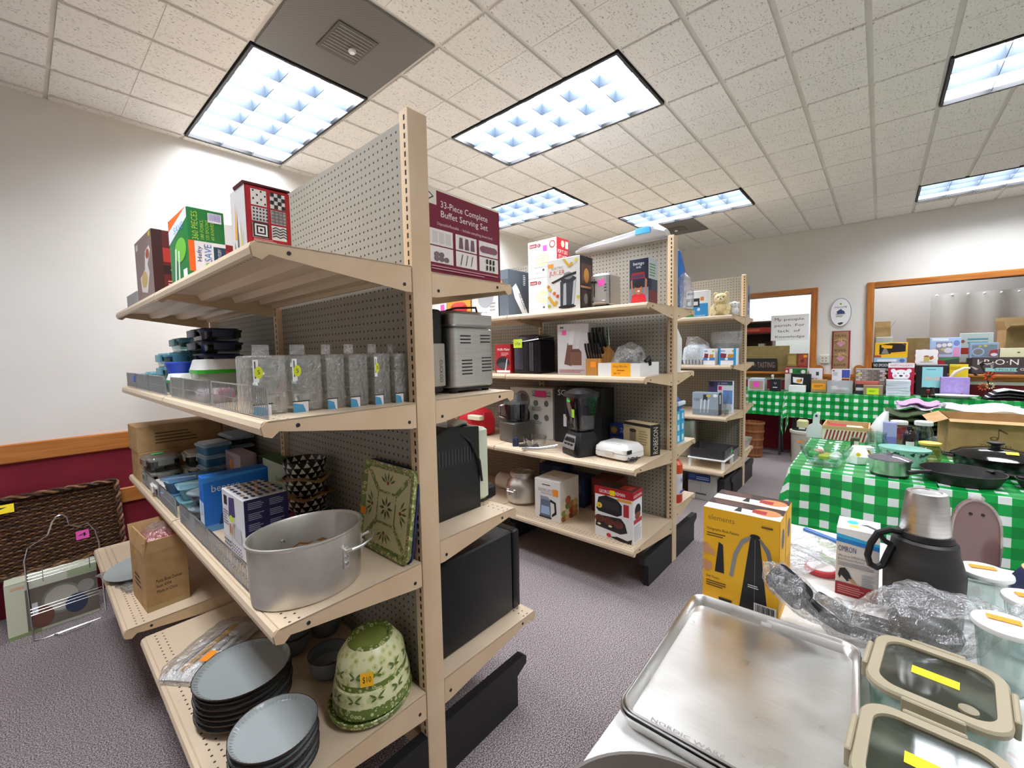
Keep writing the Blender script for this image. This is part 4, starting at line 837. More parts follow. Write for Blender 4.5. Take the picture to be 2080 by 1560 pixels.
m.box(-TW, .03, .0, TW, .036, TH, C('#241610', .8)); m.build('back_panel', t)
m = MB(); rows = 44
for r_ in range(rows):
    z = .02 + (TH - .04) * r_ / (rows - 1); m.tube([(-TW + .01 + (2 * TW - .02) * i / 40, .026 + .006 * (1 if (i + r_) % 2 else -1), z) for i in range(41)], .0046, WK if r_ % 3 else WK2, 4)
m.build('woven_strands', t, kind='stuff')
for (xa, za, xb, zb) in ((-TW, 0, TW, 0), (TW, 0, TW, TH), (TW, TH, -TW, TH), (-TW, TH, -TW, 0)):
    m = MB(); n = 34
    for k in range(4):
        m.tube([(xa + (xb - xa) * i / n + .009 * math.cos(i * 1.1 + k * PI / 2) * (1 if xa == xb else 0), .012 - .012 * (k % 2) + .008 * math.sin(i * 1.1 + k * PI / 2), za + (zb - za) * i / n + .009 * math.cos(i * 1.1 + k * PI / 2) * (1 if za == zb else 0)) for i in range(n + 1)], .007, WK2 if k == 1 else WK, 5)
    m.build('braided_edge', t)
sticker(t, (-.19, -.012, TH - .075), (.12, 0, .0), (0, 0, .045), YSTICK, '7')
# ================================================================== near gondola, right face
t = pbox('buffet_set_box', 'burgundy buffet serving set carton standing on the near upper right shelf', 'box', .848, 1.06, 1.626, 1.196, 1.25, .272, '#e8dcc6',
     {'F': [('r', 0, .03, 1, .965, '#7a0f2e'), ('r', 0, .80, .12, .965, '#ece2d0'), ('p', [(.02, .83), (.09, .885), (.02, .94), (.02, .925), (.07, .885), (.02, .845)], '#2a2a2a'), ('t', '33-Piece Complete', .17, .79, .075, '#f5ecea', .64), ('t', 'Buffet Serving Set', .17, .68, .075, '#f5ecea', .64), ('t', 'Disposable/Reusable  -  Includes everything shown here!', .12, .58, .035, '#e6c9cf', .76)]
       + [('r', .02 + .325 * i, .345 - .2 * j, .31 + .325 * i, .53 - .2 * j, '#efe6df') for i in range(3) for j in range(2)]
       + [('r', .06 + .08 * i, .37, .12 + .08 * i, .5, '#d9cfc8') for i in range(3)] + [('p', [(.385 + .08 * i, .365), (.445 + .08 * i, .365), (.435 + .08 * i, .5), (.395 + .08 * i, .5)], '#7d5a63') for i in range(3)] + [('e', .74 + .05 * i, .43, .06, .045, '#8c5a68') for i in range(4)]
       + [('e', .1 + .06 * (i % 3), .19 + .05 * (i // 3), .03, .03, '#7d6a6c') for i in range(5)] + [('p', [(.4 + .07 * i, .17), (.408 + .07 * i, .17), (.435 + .07 * i, .3), (.427 + .07 * i, .3)], '#2a2024') for i in range(3)] + [('r', .77 + .05 * (i % 3), .17 + .08 * (i // 3), .795 + .05 * (i % 3), .23 + .08 * (i // 3), '#2a2024') for i in range(6)] + [('lines', .03, .06, .95, .12, 2, '#c98a98')]}, 2)
def roundbox(t, name, x0, y0, z0, x1, y1, z1, m, r=.03, e=.006):
    cx, cy, a, b = (x0 + x1) / 2, (y0 + y1) / 2, (x1 - x0) / 2, (y1 - y0) / 2
    return MB().rr([(z0, a - e, b - e, r), (z0 + e, a, b, r), (z1 - e, a, b, r), (z1, a - e, b - e, r)], m, 6, cx, cy).build(name, t)
ZR = 1.238
t = thing('bread_maker', 'brushed steel bread maker with vent slots on the near right shelf', 'bread maker', (1.09, 1.22, ZR), 0)
roundbox(t, 'body', -.11, -.12, .018, .108, .12, .23, STEEL, .03); roundbox(t, 'lid', -.111, -.121, .232, .109, .121, .288, STEEL, .03, .01); roundbox(t, 'base', -.105, -.115, .008, .103, .115, .018, BLACKP, .03, .002)
roundbox(t, 'lid_window', -.09, -.09, .288, .09, .09, .292, BLACKP, .03, .001)
for sx in (-1, 1):
    for sy in (-1, 1): MB().lathe([(.014, 0), (.016, .008)], BLACKP, 12, sx * .08, sy * .09).build('foot', t)
MB().tube([(-.08, -.06, .292), (-.03, -.06, .305), (.07, -.06, .312), (.075, -.06, .295)], .004, BLACKP, 6).build('handle', t)
for (cx, cz, n) in ((-.045, .175, 3), (.055, .178, 3), (-.04, .065, 5), (.06, .072, 5)):
    for k in range(n): MB().bbox(cx - .025, -.1225, cz + k * .012, cx + .025, -.118, cz + k * .012 + .0045, BLACKP, .001).build('vent_slot', t)
t = thing('rice_cooker', 'black cooker with a tall silver panel squeezed behind the shelf post', 'cooker', (.92, 1.24, ZR), 0)
roundbox(t, 'body', -.055, -.12, .01, .05, .12, .29, BLACKP, .03); m = MB(); m.bbox(-.05, -.134, .03, .034, -.121, .175, C('#b9b2a8', .35, .7), .003); m.build('front_panel', t)
m = MB(); printed(m, (-.05, -.1345, .03), (.084, 0, 0), (0, 0, .145), [('t', 'CUCKOO', .7, .62, .16, '#4a453f', .52, -90)]); m.build('lettering', t)
MB().tube([(-.02, -.125, .2), (-.02, -.135, .24), (-.02, -.12, .27)], .008, BLACKP, 8).build('handle', t)
ZE = .792
t = thing('espresso_machine', 'black espresso machine with a cream front panel on the near right shelf', 'coffee machine', (1.03, 1.27, ZE), 0)
m = MB(); m.prism([(-.165, 0), (.10, 0), (.10, .31), (-.05, .325), (-.165, .285)], 'y', -.14, .14, BLACKP); m.build('body', t)
MB().bbox(.10, -.135, .02, .155, .13, .30, C('#d3d8c0', .4), .01).build('front_panel', t)
m = MB(); m.bbox(.10, -.12, 0, .215, .12, .06, BLACKP, .012); m.build('drip_tray', t)
for k in range(9): MB().box(.115 + k * .01, -.10, .0605, .119 + k * .01, .10, .063, CHROME).build('grate_bar', t)
for k in range(15): MB().box(-.145 + k * .015, -.1412, .19, -.139 + k * .015, -.1395, .245, C('#3a3a3c', .5)).build('vent_slot', t)
MB().tube([(.12, -.05, .26), (.175, -.05, .25), (.18, -.05, .2)], .008, CHROME, 8).build('steam_wand', t)
MB().tube([(-.02, -.13, .32), (.05, -.145, .26), (.09, -.15, .18), (.105, -.145, .10)], .005, DARK, 6).build('cord', t)
t = thing('white_cloth', 'crumpled white tag cloth lying on top of the espresso machine', 'cloth', (1.06, 1.18, ZE + .312), 25); m = MB(); bagmesh(m, [(-.05, 0, .01, (0, .012, 0), (0, 0, .008)), (-.01, 0, .018, (0, .03, 0), (0, 0, .014)), (.04, .0, .012, (0, .035, 0), (0, 0, .01)), (.07, .0, .0, (0, .02, 0), (0, 0, .006))], C('#f3f2ee', .7), 5, .15); m.build('cloth', t)
t = thing('microwave', 'large black microwave on the near right bottom deck', 'microwave', (1.085, 1.32, .335), 0)
MB().bbox(-.225, -.24, .006, .165, .24, .335, C('#17181b', .38), .006).build('case', t); MB().bbox(.168, -.24, .004, .212, .24, .33, C('#0c0c0e', .25), .006).build('door', t); MB().bbox(.205, -.236, .12, .216, -.215, .24, C('#060607', .3), .003).build('door_handle', t)
for sx in (-.19, .13):
    for sy in (-.2, .2): MB().lathe([(.015, 0), (.015, .007)], BLACKP, 10, sx, sy).build('foot', t)
# ================================================================== second gondola, left face: top shelf
ZT = 1.64
t = pbox('white_carton', 'white carton with a pink price tag at the far end of the appliance shelf', 'box', 2.40, 2.75, ZT, 2.55, 2.91, .19, '#f0eeea', {}); sticker(t, (-.076, -.01, .10), (0, -.05, 0), (0, 0, .05), PSTICK)
pbox('mug_box', 'orange food-picture box with a red pot behind the bread maker', 'box', 2.40, 2.46, ZT, 2.55, 2.735, .19, '#e9a63a', {'L': [('e', .5, .5, .38, .3, '#c9252b'), ('e', .5, .7, .3, .1, '#e8504a'), ('e', .8, .25, .16, .14, '#e6d8b0'), ('e', .2, .2, .15, .14, '#7f9a3a')]})
pbox('strainer_pot_box', 'white pot box labelled simply strain behind the bread maker', 'box', 2.40, 2.158, ZT, 2.58, 2.45, .25, '#eceae8', {'L': [('r', 0, 0, .03, 1, '#55585e'), ('e', .55, .62, .28, .3, '#b9bcc2'), ('e', .55, .8, .28, .08, '#d7dade'), ('t', 'SIMPLY STRAIN', .1, .13, .08, '#5a5e66', .5), ('lines', .7, .2, .95, .5, 3, '#a9abb2'), ('r', 0, .86, 1, 1, '#dfe1e6')], 'F': [('r', 0, 0, 1, 1, '#4c535c')]})
pbox('air_core_box', 'slate grey box with a white knife picture on its side', 'box', 2.40, 2.056, ZT, 2.64, 2.15, .345, '#66717d', {'F': [('r', 0, 0, 1, 1, '#4a535d'), ('p', [(.18, .62), (.35, .72), (.5, .6), (.95, .08), (.86, .02), (.7, .04), (.3, .4)], '#eef0f2'), ('t', 'AIR CORE', .46, .5, .09, '#39414a', .4, -58), ('lines', .72, .7, .86, .94, 6, '#e9ecef')], 'L': [('r', 0, .8, 1, 1, '#7c8894'), ('r', .0, .6, .35, .78, '#f0a03a')]}, 0)
def popcorn(lb, z):
    t = pbox('popcorn_maker_box', lb, 'box', 2.49, 1.69, z, 2.64, 1.94, .26, '#f4f2f0', {'L': [('r', .06, .83, .32, .93, '#a01826'), ('t', 'DASH', .08, .85, .055, '#ffffff', .2), ('e', .4, .87, .06, .05, '#a01826'), ('t', 'D', .375, .845, .05, '#ffffff'), ('e', .86, .84, .1, .1, '#b02a36'), ('e', .86, .84, .07, .07, '#f4e6e6'), ('e', .52, .5, .28, .22, '#e3e3e6'), ('e', .52, .48, .23, .17, '#efdcae'), ('r', .26, .14, .8, .28, '#eceef0'), ('p', [(.2, .3), (.84, .3), (.78, .26), (.26, .26)], '#c6c8cc'), ('e', .55, .2, .04, .035, '#5a5c62')] + [('e', .36 + .07 * (i % 5), .42 + .06 * (i // 5), .035, .03, '#f7efd2') for i in range(15)], 'F': [('r', 0, 0, 1, 1, '#c4202c'), ('t', 'POP IT LIKE', .1, .6, .1, '#fff2ea', .8), ('t', "IT'S HOT!", .16, .46, .1, '#fff2ea', .68), ('e', .5, .86, .14, .09, '#f2dfb0'), ('r', .72, .76, .95, .95, '#f4f0ee'), ('lines', .15, .1, .85, .35, 5, '#e79a98')]}, 0, 'popcorn maker boxes'); return t
popcorn('lower red and white popcorn maker box', ZT); t = popcorn('upper red and white popcorn maker box with a pink tag, top of its stack', ZT + .262); sticker(t, (-.0755, -.01, .18), (0, -.035, 0), (0, 0, .04), PSTICK)
t = pbox('juicer_box', 'electric juicer box with fruit pictures in the middle of the appliance shelf', 'box', 2.33, 1.41, ZT, 2.485, 1.662, .33, '#e9e6e0',
     {'L': [('t', 'ELECTRIC', .16, .80, .045, '#6a655e', .36), ('t', 'JUI', .08, .69, .09, '#c23a2a', .2, 0, .03), ('t', 'C', .3, .69, .09, '#e0a92a', .08, 0, .03), ('t', 'ER', .4, .69, .09, '#c23a2a', .16, 0, .03), ('r', .05, .84, .22, .92, '#f3a43a'), ('p', [(.42, .06), (.82, .06), (.9, .6), (.42, .55)], '#3a3d42'), ('p', [(.5, .08), (.6, .08), (.6, .52), (.52, .5)], '#b9bcc0'), ('p', [(.76, .1), (.82, .1), (.89, .56), (.82, .56)], '#c6c9cc'), ('e', .66, .58, .22, .07, '#26282c'), ('e', .66, .65, .14, .07, '#85888d'), ('p', [(.14, .56), (.6, .67), (.9, .71), (.9, .66), (.6, .62), (.2, .53)], '#1c1d20'), ('e', .62, .06, .26, .035, '#141416'), ('p', [(.02, .28), (.1, .3), (.3, .1), (.22, .08)], '#e3b02c'), ('p', [(.5, .97), (.56, .98), (.74, .82), (.68, .8)], '#d6a92e')] + [('e', u, v, .05, .035, c) for u, v, c in ((.06, .48, '#e08a2a'), (.1, .42, '#d4c22e'), (.24, .34, '#e2702a'), (.34, .28, '#d6482e'), (.95, .22, '#d8c63a'), (.9, .92, '#d9cf3e'), (.76, .86, '#dcae3a'), (.08, .1, '#b9c23e'), (.3, .16, '#e0a03a'))],
      'F': [('r', 0, 0, 1, 1, '#2c2422'), ('r', .1, .46, .9, .86, '#5a4038'), ('e', .5, .64, .2, .14, '#c78a3a'), ('r', .05, .4, .95, .44, '#b98a5a'), ('r', .1, .05, .9, .36, '#4a3a36'), ('e', .45, .2, .16, .1, '#8a8684')]})
t = thing('toaster', 'stainless steel toaster with a pink price tag on the appliance shelf', 'toaster', (2.485, 1.317, ZT), 0)
roundbox(t, 'body', -.085, -.066, .012, .085, .066, .212, STEEL, .025, .014); roundbox(t, 'base', -.08, -.062, 0, .08, .062, .012, BLACKP, .02, .002)
for dy in (-.025, .025): MB().box(-.06, dy - .012, .2105, .06, dy + .012, .213, BLACKP).build('bread_slot', t)
MB().box(-.0865, .03, .07, -.084, .036, .18, BLACKP).build('lever_track', t); MB().bbox(-.105, .018, .155, -.085, .048, .168, BLACKP, .003).build('lever', t); MB().bbox(-.095, -.045, .03, -.084, .045, .045, CHROME, .003).build('crumb_tray', t)
for k in range(3): MB().box(-.0868, -.05, .10 + k * .018, -.0848, -.035, .108 + k * .018, C('#5a5a5c', .4)).build('button', t)
sticker(t, (-.0875, .005, .13), (0, -.045, .008), (0, .004, .04), PSTICK)
pbox('kids_lunch_box', 'navy kids lunch box carton picturing a child in red at the shelf end', 'box', 2.40, 1.003, ZT, 2.53, 1.118, .262, '#1c2440', {'L': [('r', 0, 0, 1, .36, '#7a8a9c'), ('t', 'bentgo', .22, .86, .07, '#f2f2f4', .56), ('t', 'kids', .38, .79, .05, '#f2f2f4', .24), ('p', [(.1, .56), (.84, .56), (.8, .7), (.14, .7)], '#9a1e2c'), ('r', .18, .58, .76, .64, '#3c3a66'), ('p', [(.06, 0), (.92, 0), (.84, .2), (.62, .24), (.36, .24), (.14, .2)], '#d6242c'), ('p', [(.12, .2), (.2, .22), (.16, .56), (.08, .52)], '#b87a54'), ('p', [(.8, .22), (.9, .2), (.94, .52), (.84, .56)], '#b87a54'), ('e', .48, .34, .2, .13, '#b87a54'), ('e', .47, .43, .22, .07, '#1d1512'), ('e', .49, .29, .07, .02, '#f0e8e0')], 'F': [('r', 0, .55, 1, 1, '#c9cdd2'), ('r', 0, 0, 1, .3, '#7a2a30'), ('r', .3, .3, 1, .55, '#3f4a5a'), ('lines', .1, .6, .9, .9, 5, '#5a9a5a')]})
# ------------------------------------------------------------------ second shelf
ZS = 1.222
pbox('waffle_maker_box', 'red and black waffle maker box next to the black ice maker', 'box', 2.38, 2.03, ZS, 2.55, 2.185, .215, '#b5121e', {'L': [('t', 'Waffle Maker', .15, .78, .085, '#ffffff', .8), ('lines', .4, .6, .9, .72, 3, '#f0b0b0'), ('e', .5, .35, .42, .22, '#1a1a1e'), ('e', .5, .26, .36, .12, '#4a4a50'), ('p', [(.62, .1), (.7, .1), (.8, .5), (.74, .5)], '#d9dade'), ('r', .1, .02, .95, .1, '#efefef')]})
t = thing('ice_maker', 'shiny black countertop ice maker with a yellow note', 'ice maker', (2.49, 1.895, ZS), 0)
roundbox(t, 'body', -.105, -.118, .006, .105, .118, .235, C('#17151c', .18), .02); m = MB(); m.rr([(.236, .104, .117, .02), (.262, .098, .11, .02), (.276, .07, .08, .02)], C('#1d1b22', .12), 5); m.build('lid', t)
MB().tube([(-.107, .118, .232), (-.109, .0, .23), (-.107, -.118, .242), (.02, -.121, .255), (.1, -.12, .262)], .004, CHROME, 6).build('trim_strip', t)
MB().bbox(-.108, .02, .03, -.104, .10, .2, C('#3b3a46', .08), .002).build('front_window', t)
for k in range(3): MB().bbox(-.109, -.07 + k * .012, .02, -.104, -.064 + k * .012, .22, C('#8b8a94', .2, .8), .001).build('chrome_strip', t)
sticker(t, (-.11, .105, .185), (0, -.08, 0), (0, 0, .062), '#d9f03a', 'Ice Maker')
pbox('knife_set_box', 'grey carton picturing a brown knife block set', 'box', 2.42, 1.405, ZS, 2.53, 1.645, .335, '#cfcacb', {'L': [('p', [(.22, .2), (.46, .16), (.5, .58), (.34, .62)], '#6b4638'), ('r', .42, .18, .78, .44, '#7a5242'), ('p', [(.42, .44), (.78, .44), (.7, .5), (.5, .5)], '#5d3a2e')] + [('p', [(.36 + .05 * i, .58), (.4 + .05 * i, .58), (.47 + .05 * i, .86), (.44 + .05 * i, .86)], '#e8e6e4') for i in range(3)] + [('p', [(.62 + .05 * i, .5), (.65 + .05 * i, .5), (.72 + .05 * i, .88), (.69 + .05 * i, .88)], '#dcd9d8') for i in range(2)] + [('r', .16, .78, .3, .87, '#f35ab0'), ('e', .12, .93, .03, .02, '#4a4648'), ('e', .18, .93, .03, .02, '#4a4648'), ('lines', .06, .03, .9, .1, 3, '#b0555a')]})
t = thing('knife_block', 'light wooden knife block full of black-handled knives', 'knife block', (2.46, 1.343, ZS), 0)
BW = wood('block_wood', '#b87a35', '#d39a52', 'z'); M_ = Matrix.Rotation(math.radians(0), 4, 'X')
m = MB(); m.prism([(-.09, 0), (.06, 0), (.085, .14), (.01, .185), (-.065, .105), (-.09, .105)], 'y', -.055, .055, BW); m.build('block', t)
for i in range(6): MB().tube([(-.075, -.045 + .018 * i, .10), (-.105, -.045 + .018 * i, .17), (-.112, -.045 + .018 * i, .2)], .0075, BLACKP, 6).build('steak_knife_handle', t)
for i in range(4):
    for j in range(2): x0 = -.03 + .045 * j; z0 = .13 + .03 * j; MB().tube([(x0, -.036 + .024 * i, z0), (x0 - .045, -.036 + .024 * i, z0 + .10), (x0 - .05, -.036 + .024 * i, z0 + .14)], .010, BLACKP, 6).build('knife_handle', t)
MB().tube([(.06, -.03, .17), (.04, -.034, .25), (.02, -.04, .3)], .006, CHROME, 6).build('sharpening_steel', t)
sticker(t, (-.0905, .02, .05), (0, -.04, 0), (0, 0, .035), OSTICK)
t = openbox('white_tray_box', 'low white open carton of blender parts at the shelf end', 2.325, 1.02, ZS, 2.60, 1.285, .078, {}, {}, 0, C('#f3f2f0', .55), .004)
m = MB(); printed(m, (-.1375, .045, 0), (0, -.12, 0), (0, 0, .08), [('r', 0, 0, 1, 1, '#ffb31a'), ('t', 'Ninja Blender', .1, .66, .17, '#b03a10', .75), ('lines', .3, .38, .7, .52, 1, '#b03a10'), ('t', '49.99', .12, .12, .17, '#b03a10', .35)], .001); m.build('price_card', t)
t = thing('bagged_blender_jar', 'clear blender jar wrapped in plastic in the white tray carton', 'blender jar', (2.43, 1.13, ZS + .006), 0)
MB().lathe([(.05, 0), (.06, .02), (.075, .13), (.07, .13), (.055, .02)], SMOKE, 24, 0, 0).build('jar', t); m = MB(); bagmesh(m, [(0, -.09, .03, (.06, 0, 0), (0, 0, .02)), (0, -.06, .09, (.085, 0, 0), (0, 0, .08)), (0, 0, .10, (.09, 0, 0), (0, 0, .095)), (0, .06, .09, (.085, 0, 0), (0, 0, .08)), (0, .09, .07, (.06, 0, 0), (0, 0, .03))], BAG, 11, .09); m.build('plastic_bag', t)
m = MB(); m.tube([(-.03, -.11, .08), (0, -.12, .10), (.03, -.11, .06)], .012, DARK, 8); m.build('handle', t)
# ------------------------------------------------------------------ third shelf
ZU = .733
t = thing('food_processor', 'grey food processor with a clear work bowl', 'food processor', (2.38, 1.99, ZU), -10)
roundbox(t, 'motor_base', -.10, -.09, .0, .11, .09, .14, C('#6f6c68', .35, .6), .025); MB().lathe([(.07, .145), (.085, .16), (.09, .27), (.085, .27), (.08, .16)], SMOKE, 28).build('work_bowl', t); MB().lathe([(.092, .27), (.092, .285), (.04, .29), (.04, .34), (.036, .34)], clear('bowl_cover', '#d8dce0', .2, .08, .2, '#c8ccd0'), 28).build('cover', t); MB().tube([(-.085, .03, .17), (-.125, .04, .19), (-.125, .04, .26), (-.085, .03, .265)], .010, CHROME, 8).build('handle', t)
m = MB(); m.lathe([(.012, .15), (.015, .25)], WHITE, 10); m.build('spindle', t)
pbox('food_processor_box', 'white carton with two round disc pictures and a pink tag', 'box', 2.52, 1.76, ZU, 2.69, 2.16, .375, '#d9d6d0', {'L': [('e', .3, .74, .18, .2, '#77736f'), ('e', .3, .74, .13, .14, '#4a4846'), ('e', .3, .44, .18, .2, '#262424'), ('e', .3, .44, .05, .05, '#8a8784'), ('p', [(.2, .52), (.24, .52), (.4, .36), (.36, .36)], '#8a8784'), ('t', 'Cuisinart', .54, .88, .07, '#2a2826', .42), ('r', .54, .84, .96, .86, '#3f5a44'), ('e', .62, .7, .06, .06, '#6a7a6a'), ('e', .62, .42, .06, .06, '#55605a'), ('e', .86, .7, .05, .06, '#6a6a66'), ('e', .86, .42, .05, .06, '#6a6a66'), ('lines', .52, .54, .78, .64, 5, '#7a7774'), ('lines', .52, .28, .78, .36, 4, '#7a7774'), ('r', .6, .82, .86, .95, '#f03a8a')]})
pbox('black_appliance_box', 'tall black carton with white lettering behind the blender', 'box', 2.50, 1.36, ZU, 2.68, 1.73, .39, '#1a1a1c', {'L': [('r', 0, 0, 1, 1, '#1c1c1e'), ('t', 'SC', .08, .86, .1, '#f2f2f2', .17), ('r', .2, .3, .27, .52, '#e6e6e8')]})
t = thing('blender', 'black blender with a clear pitcher and button panel', 'blender', (2.30, 1.39, ZU), -25)
m = MB(); m.rr([(0, .095, .092, .03), (.02, .10, .096, .035), (.09, .09, .085, .035), (.145, .07, .066, .03), (.15, .06, .058, .03)], BLACKP, 6); m.build('motor_base', t)
m = MB(); m.add([(-.103, .07, .045), (-.103, -.07, .045), (-.078, -.055, .125), (-.078, .055, .125)], [(0, 1, 2, 3)], C('#9a9a9c', .3, .6)); m.build('control_panel', t)
m = MB()
for i in range(3):
    for j in range(2): zz = .062 + .025 * j; m.box(-.102 + .0078 * (j + 1) - .003, -.045 + i * .034, zz, -.098 + .0078 * (j + 1), -.02 + i * .034, zz + .014, BLACKP)
m.build('button', t)
m = MB(); m.rr([(.152, .062, .06, .03), (.16, .068, .065, .03), (.36, .088, .084, .035), (.36, .084, .08, .035), (.165, .063, .06, .03)], clear('pitcher_plastic', '#b8b8c6', .14, .06), 6); m.build('pitcher', t)
m = MB(); m.rr([(.36, .09, .086, .035), (.385, .09, .086, .035), (.40, .06, .06, .03), (.41, .04, .04, .02)], C('#26262a', .3), 6); m.build('lid', t)
MB().tube([(-.01, .085, .36), (-.015, .135, .365), (-.015, .15, .33), (-.01, .145, .22), (0, .10, .185), (0, .07, .18)], .013, BLACKP, 8).build('handle', t)
m = MB(); m.lathe([(.010, .16), (.010, .32)], C('#5a5a66', .3), 8); m.build('blade_shaft', t)
for k in range(3): m = MB(); m.tube([(-.045, 0, .18 + .05 * k), (0, 0, .19 + .05 * k), (.045, 0, .18 + .05 * k)], .004, CHROME, 5); m.build('blade', t)
sticker(t, (-.085, .03, .33), (0, -.035, .0), (0, 0, .035), GSTICK); sticker(t, (-.09, -.03, .24), (0, -.03, 0), (0, 0, .05), '#a8d83a')
t = thing('tongs', 'silver and black tongs lying beside the blender', 'tongs', (2.205, 1.62, ZU + .008), -65)
for s in (-1, 1): MB().tube([(-.14, s * .004, .004), (-.02, s * .02, .01), (.09, s * .03, .03)], .006, CHROME if s > 0 else C('#8a8a8e', .3, .8), 6).build('arm', t)
t = thing('clear_lid_bowl', 'shallow clear plastic dish with a white lid ring on the shelf', 'dish', (2.30, 1.76, ZU), 0); MB().lathe([(.06, .001), (.075, .02), (.082, .065), (.078, .065), (.07, .02)], PLAS, 28).build('dish', t); MB().lathe([(.084, .062), (.084, .068), (.078, .068)], PLAS, 28, c0=False, c1=False).build('rim', t)
t = thing('blender_blade_cup', 'small dark cup with attachments near the food processor', 'attachment', (2.215, 1.86, ZU), 0); MB().lathe([(.022, 0), (.024, .045), (.018, .06)], C('#2c3248', .35), 16).build('cup', t); MB().tube([(.0, -.03, .008), (.03, -.1, .02), (.03, -.17, .012)], .011, DARK, 6).build('blade_arm', t)
t = thing('sandwich_maker', 'white sandwich maker with its cord on the shelf', 'sandwich maker', (2.35, 1.16, ZU), -8)
roundbox(t, 'lower_half', -.10, -.115, .012, .10, .115, .045, C('#efede8', .4), .03); m = MB(); m.rr([(.047, .10, .115, .03), (.07, .098, .112, .03), (.092, .08, .094, .03), (.096, .06, .07, .02)], C('#f4f2ee', .35), 6); m.build('upper_half', t); MB().bbox(-.108, -.03, .03, -.098, .03, .06, C('#dedbd4', .4), .003).build('latch', t); MB().box(-.09, -.118, .05, -.05, -.112, .07, BLACKP).build('hinge_slot', t); MB().box(-.07, -.06, .0925, -.055, .05, .0945, BLACKP).build('top_slot', t)
for sx in (-1, 1):
    for sy in (-1, 1): MB().lathe([(.01, 0), (.01, .013)], BLACKP, 8, sx * .07, sy * .085).build('foot', t)
MB().tube([(.0, -.115, .02)] + [(-.06 + .035 * math.cos(a * .9), -.13 + .02 * math.sin(a * .9), .008 + .002 * a) for a in range(14)], .004, BLACKP, 5).build('cord', t)
pbox('canister_box', 'beige and black canister carton leaning near the shelf post', 'box', 2.50, 1.0, ZU, 2.585, 1.215, .19, '#cdb98c', {'L': [('r', 0, .9, 1, 1, '#2a2420'), ('r', .25, .3, .48, .72, '#8a7a60'), ('e', .365, .74, .13, .06, '#3a2c22'), ('lines', .6, .3, .95, .8, 6, '#a08c60'), ('t', 'ROBESON', .05, .82, .05, '#6a5a3a', .26)], 'F': [('r', 0, 0, 1, 1, '#221d1a'), ('t', 'ROBESON', .8, .06, .5, '#d8cdb8', .85, 90)]}, -18)
for i in range(2): pbox('blue_food_box', ['lower', 'upper'][i] + ' dark blue boxed snack lying at the back behind the sandwich maker', 'box', 2.60, 1.20, ZU + .075 * i, 2.70, 1.355, .073, '#1c3f9c', {'L': [('r', .05, .1, .4, .9, '#5a4632'), ('e', .22, .5, .14, .3, '#b58a4a'), ('t', 'Ziploc', .5, .35, .4, '#d8e4f8', .4)]}, 0, 'dark blue boxes')
t = thing('red_bag', 'bright red folded cloth bag behind the espresso machine', 'bag', (2.40, 2.42, ZU), 0); m = MB(); bagmesh(m, [(0, 0, .01, (.1, 0, 0), (0, .16, 0)), (0, 0, .11, (.11, 0, 0), (0, .17, 0)), (0, 0, .18, (.09, 0, 0), (0, .15, 0)), (0, .02, .22, (.04, 0, 0), (0, .08, 0))], C('#c01320', .6), 6, .1); m.build('cloth', t); MB().bbox(-.13, -.16, .13, -.08, -.03, .165, C('#e6dcc0', .6), .004).build('paper_label', t)
# ------------------------------------------------------------------ bottom deck
ZQ = .285
t = thing('pressure_pot', 'round aluminium pot with a clamp lid on the bottom deck', 'pot', (2.38, 1.94, ZQ), 0)
MB().lathe([(.095, 0), (.115, .02), (.122, .11), (.112, .15), (.08, .185), (.08, .2)], ALU, 36).build('pot_body', t); MB().lathe([(.088, .198), (.09, .21), (.085, .225), (.07, .226), (.066, .215), (.02, .213)], ALU, 36).build('lid', t); MB().tube([(-.122, .03, .1), (-.14, .03, .105), (-.14, -.03, .105), (-.122, -.03, .1)], .005, ALU, 6).build('handle', t); MB().tube([(-.09, 0, .22), (0, 0, .24), (.09, 0, .22)], .006, ALU, 6).build('clamp_bar', t)
for s in (-1, 1): MB().bbox(-.136, s * .03 - .01, .07, -.12, s * .03 + .01, .12, ALU, .003).build('handle_plate', t)
t = pbox('kettle_box', 'white electric kettle carton with an orange price tag on the bottom deck', 'box', 2.20, 1.49, ZQ, 2.42, 1.69, .265, '#efebe4', {'L': [('lines', .3, .85, .64, .9, 1, '#3a3634'), ('t', 'ELECTRIC KETTLE', .16, .70, .07, '#8c8680', .6), ('lines', .25, .64, .7, .68, 2, '#b0aaa4'), ('p', [(.2, .08), (.64, .08), (.62, .5), (.24, .5)], '#6a7488'), ('p', [(.24, .14), (.6, .14), (.58, .34), (.26, .34)], '#a8bfe6'), ('p', [(.24, .5), (.62, .5), (.54, .58), (.22, .58)], '#9aa0a8'), ('p', [(.62, .54), (.84, .48), (.86, .2), (.68, .1), (.68, .16), (.79, .24), (.77, .44), (.62, .47)], '#17171a'), ('r', .18, .04, .66, .09, '#3a3c42')],
     'F': [('r', 0, 0, 1, 1, '#e8e2d6')] + [('e', .2 + .2 * (i % 4), .08 + .14 * (i // 4), .15, .09, c) for i, c in enumerate(('#9c5a3c', '#c9a05a', '#7a3a2e', '#b5743e', '#8a9a4a', '#d8c29a', '#a03c34', '#c08a4a', '#e6d8b8', '#6f7a3c', '#c27a5a', '#d8b878', '#e2d6c2', '#b9653a'))]})
sticker(t, (-.1112, -.045, .17), (0, -.042, 0), (0, 0, .042), OSTICK)
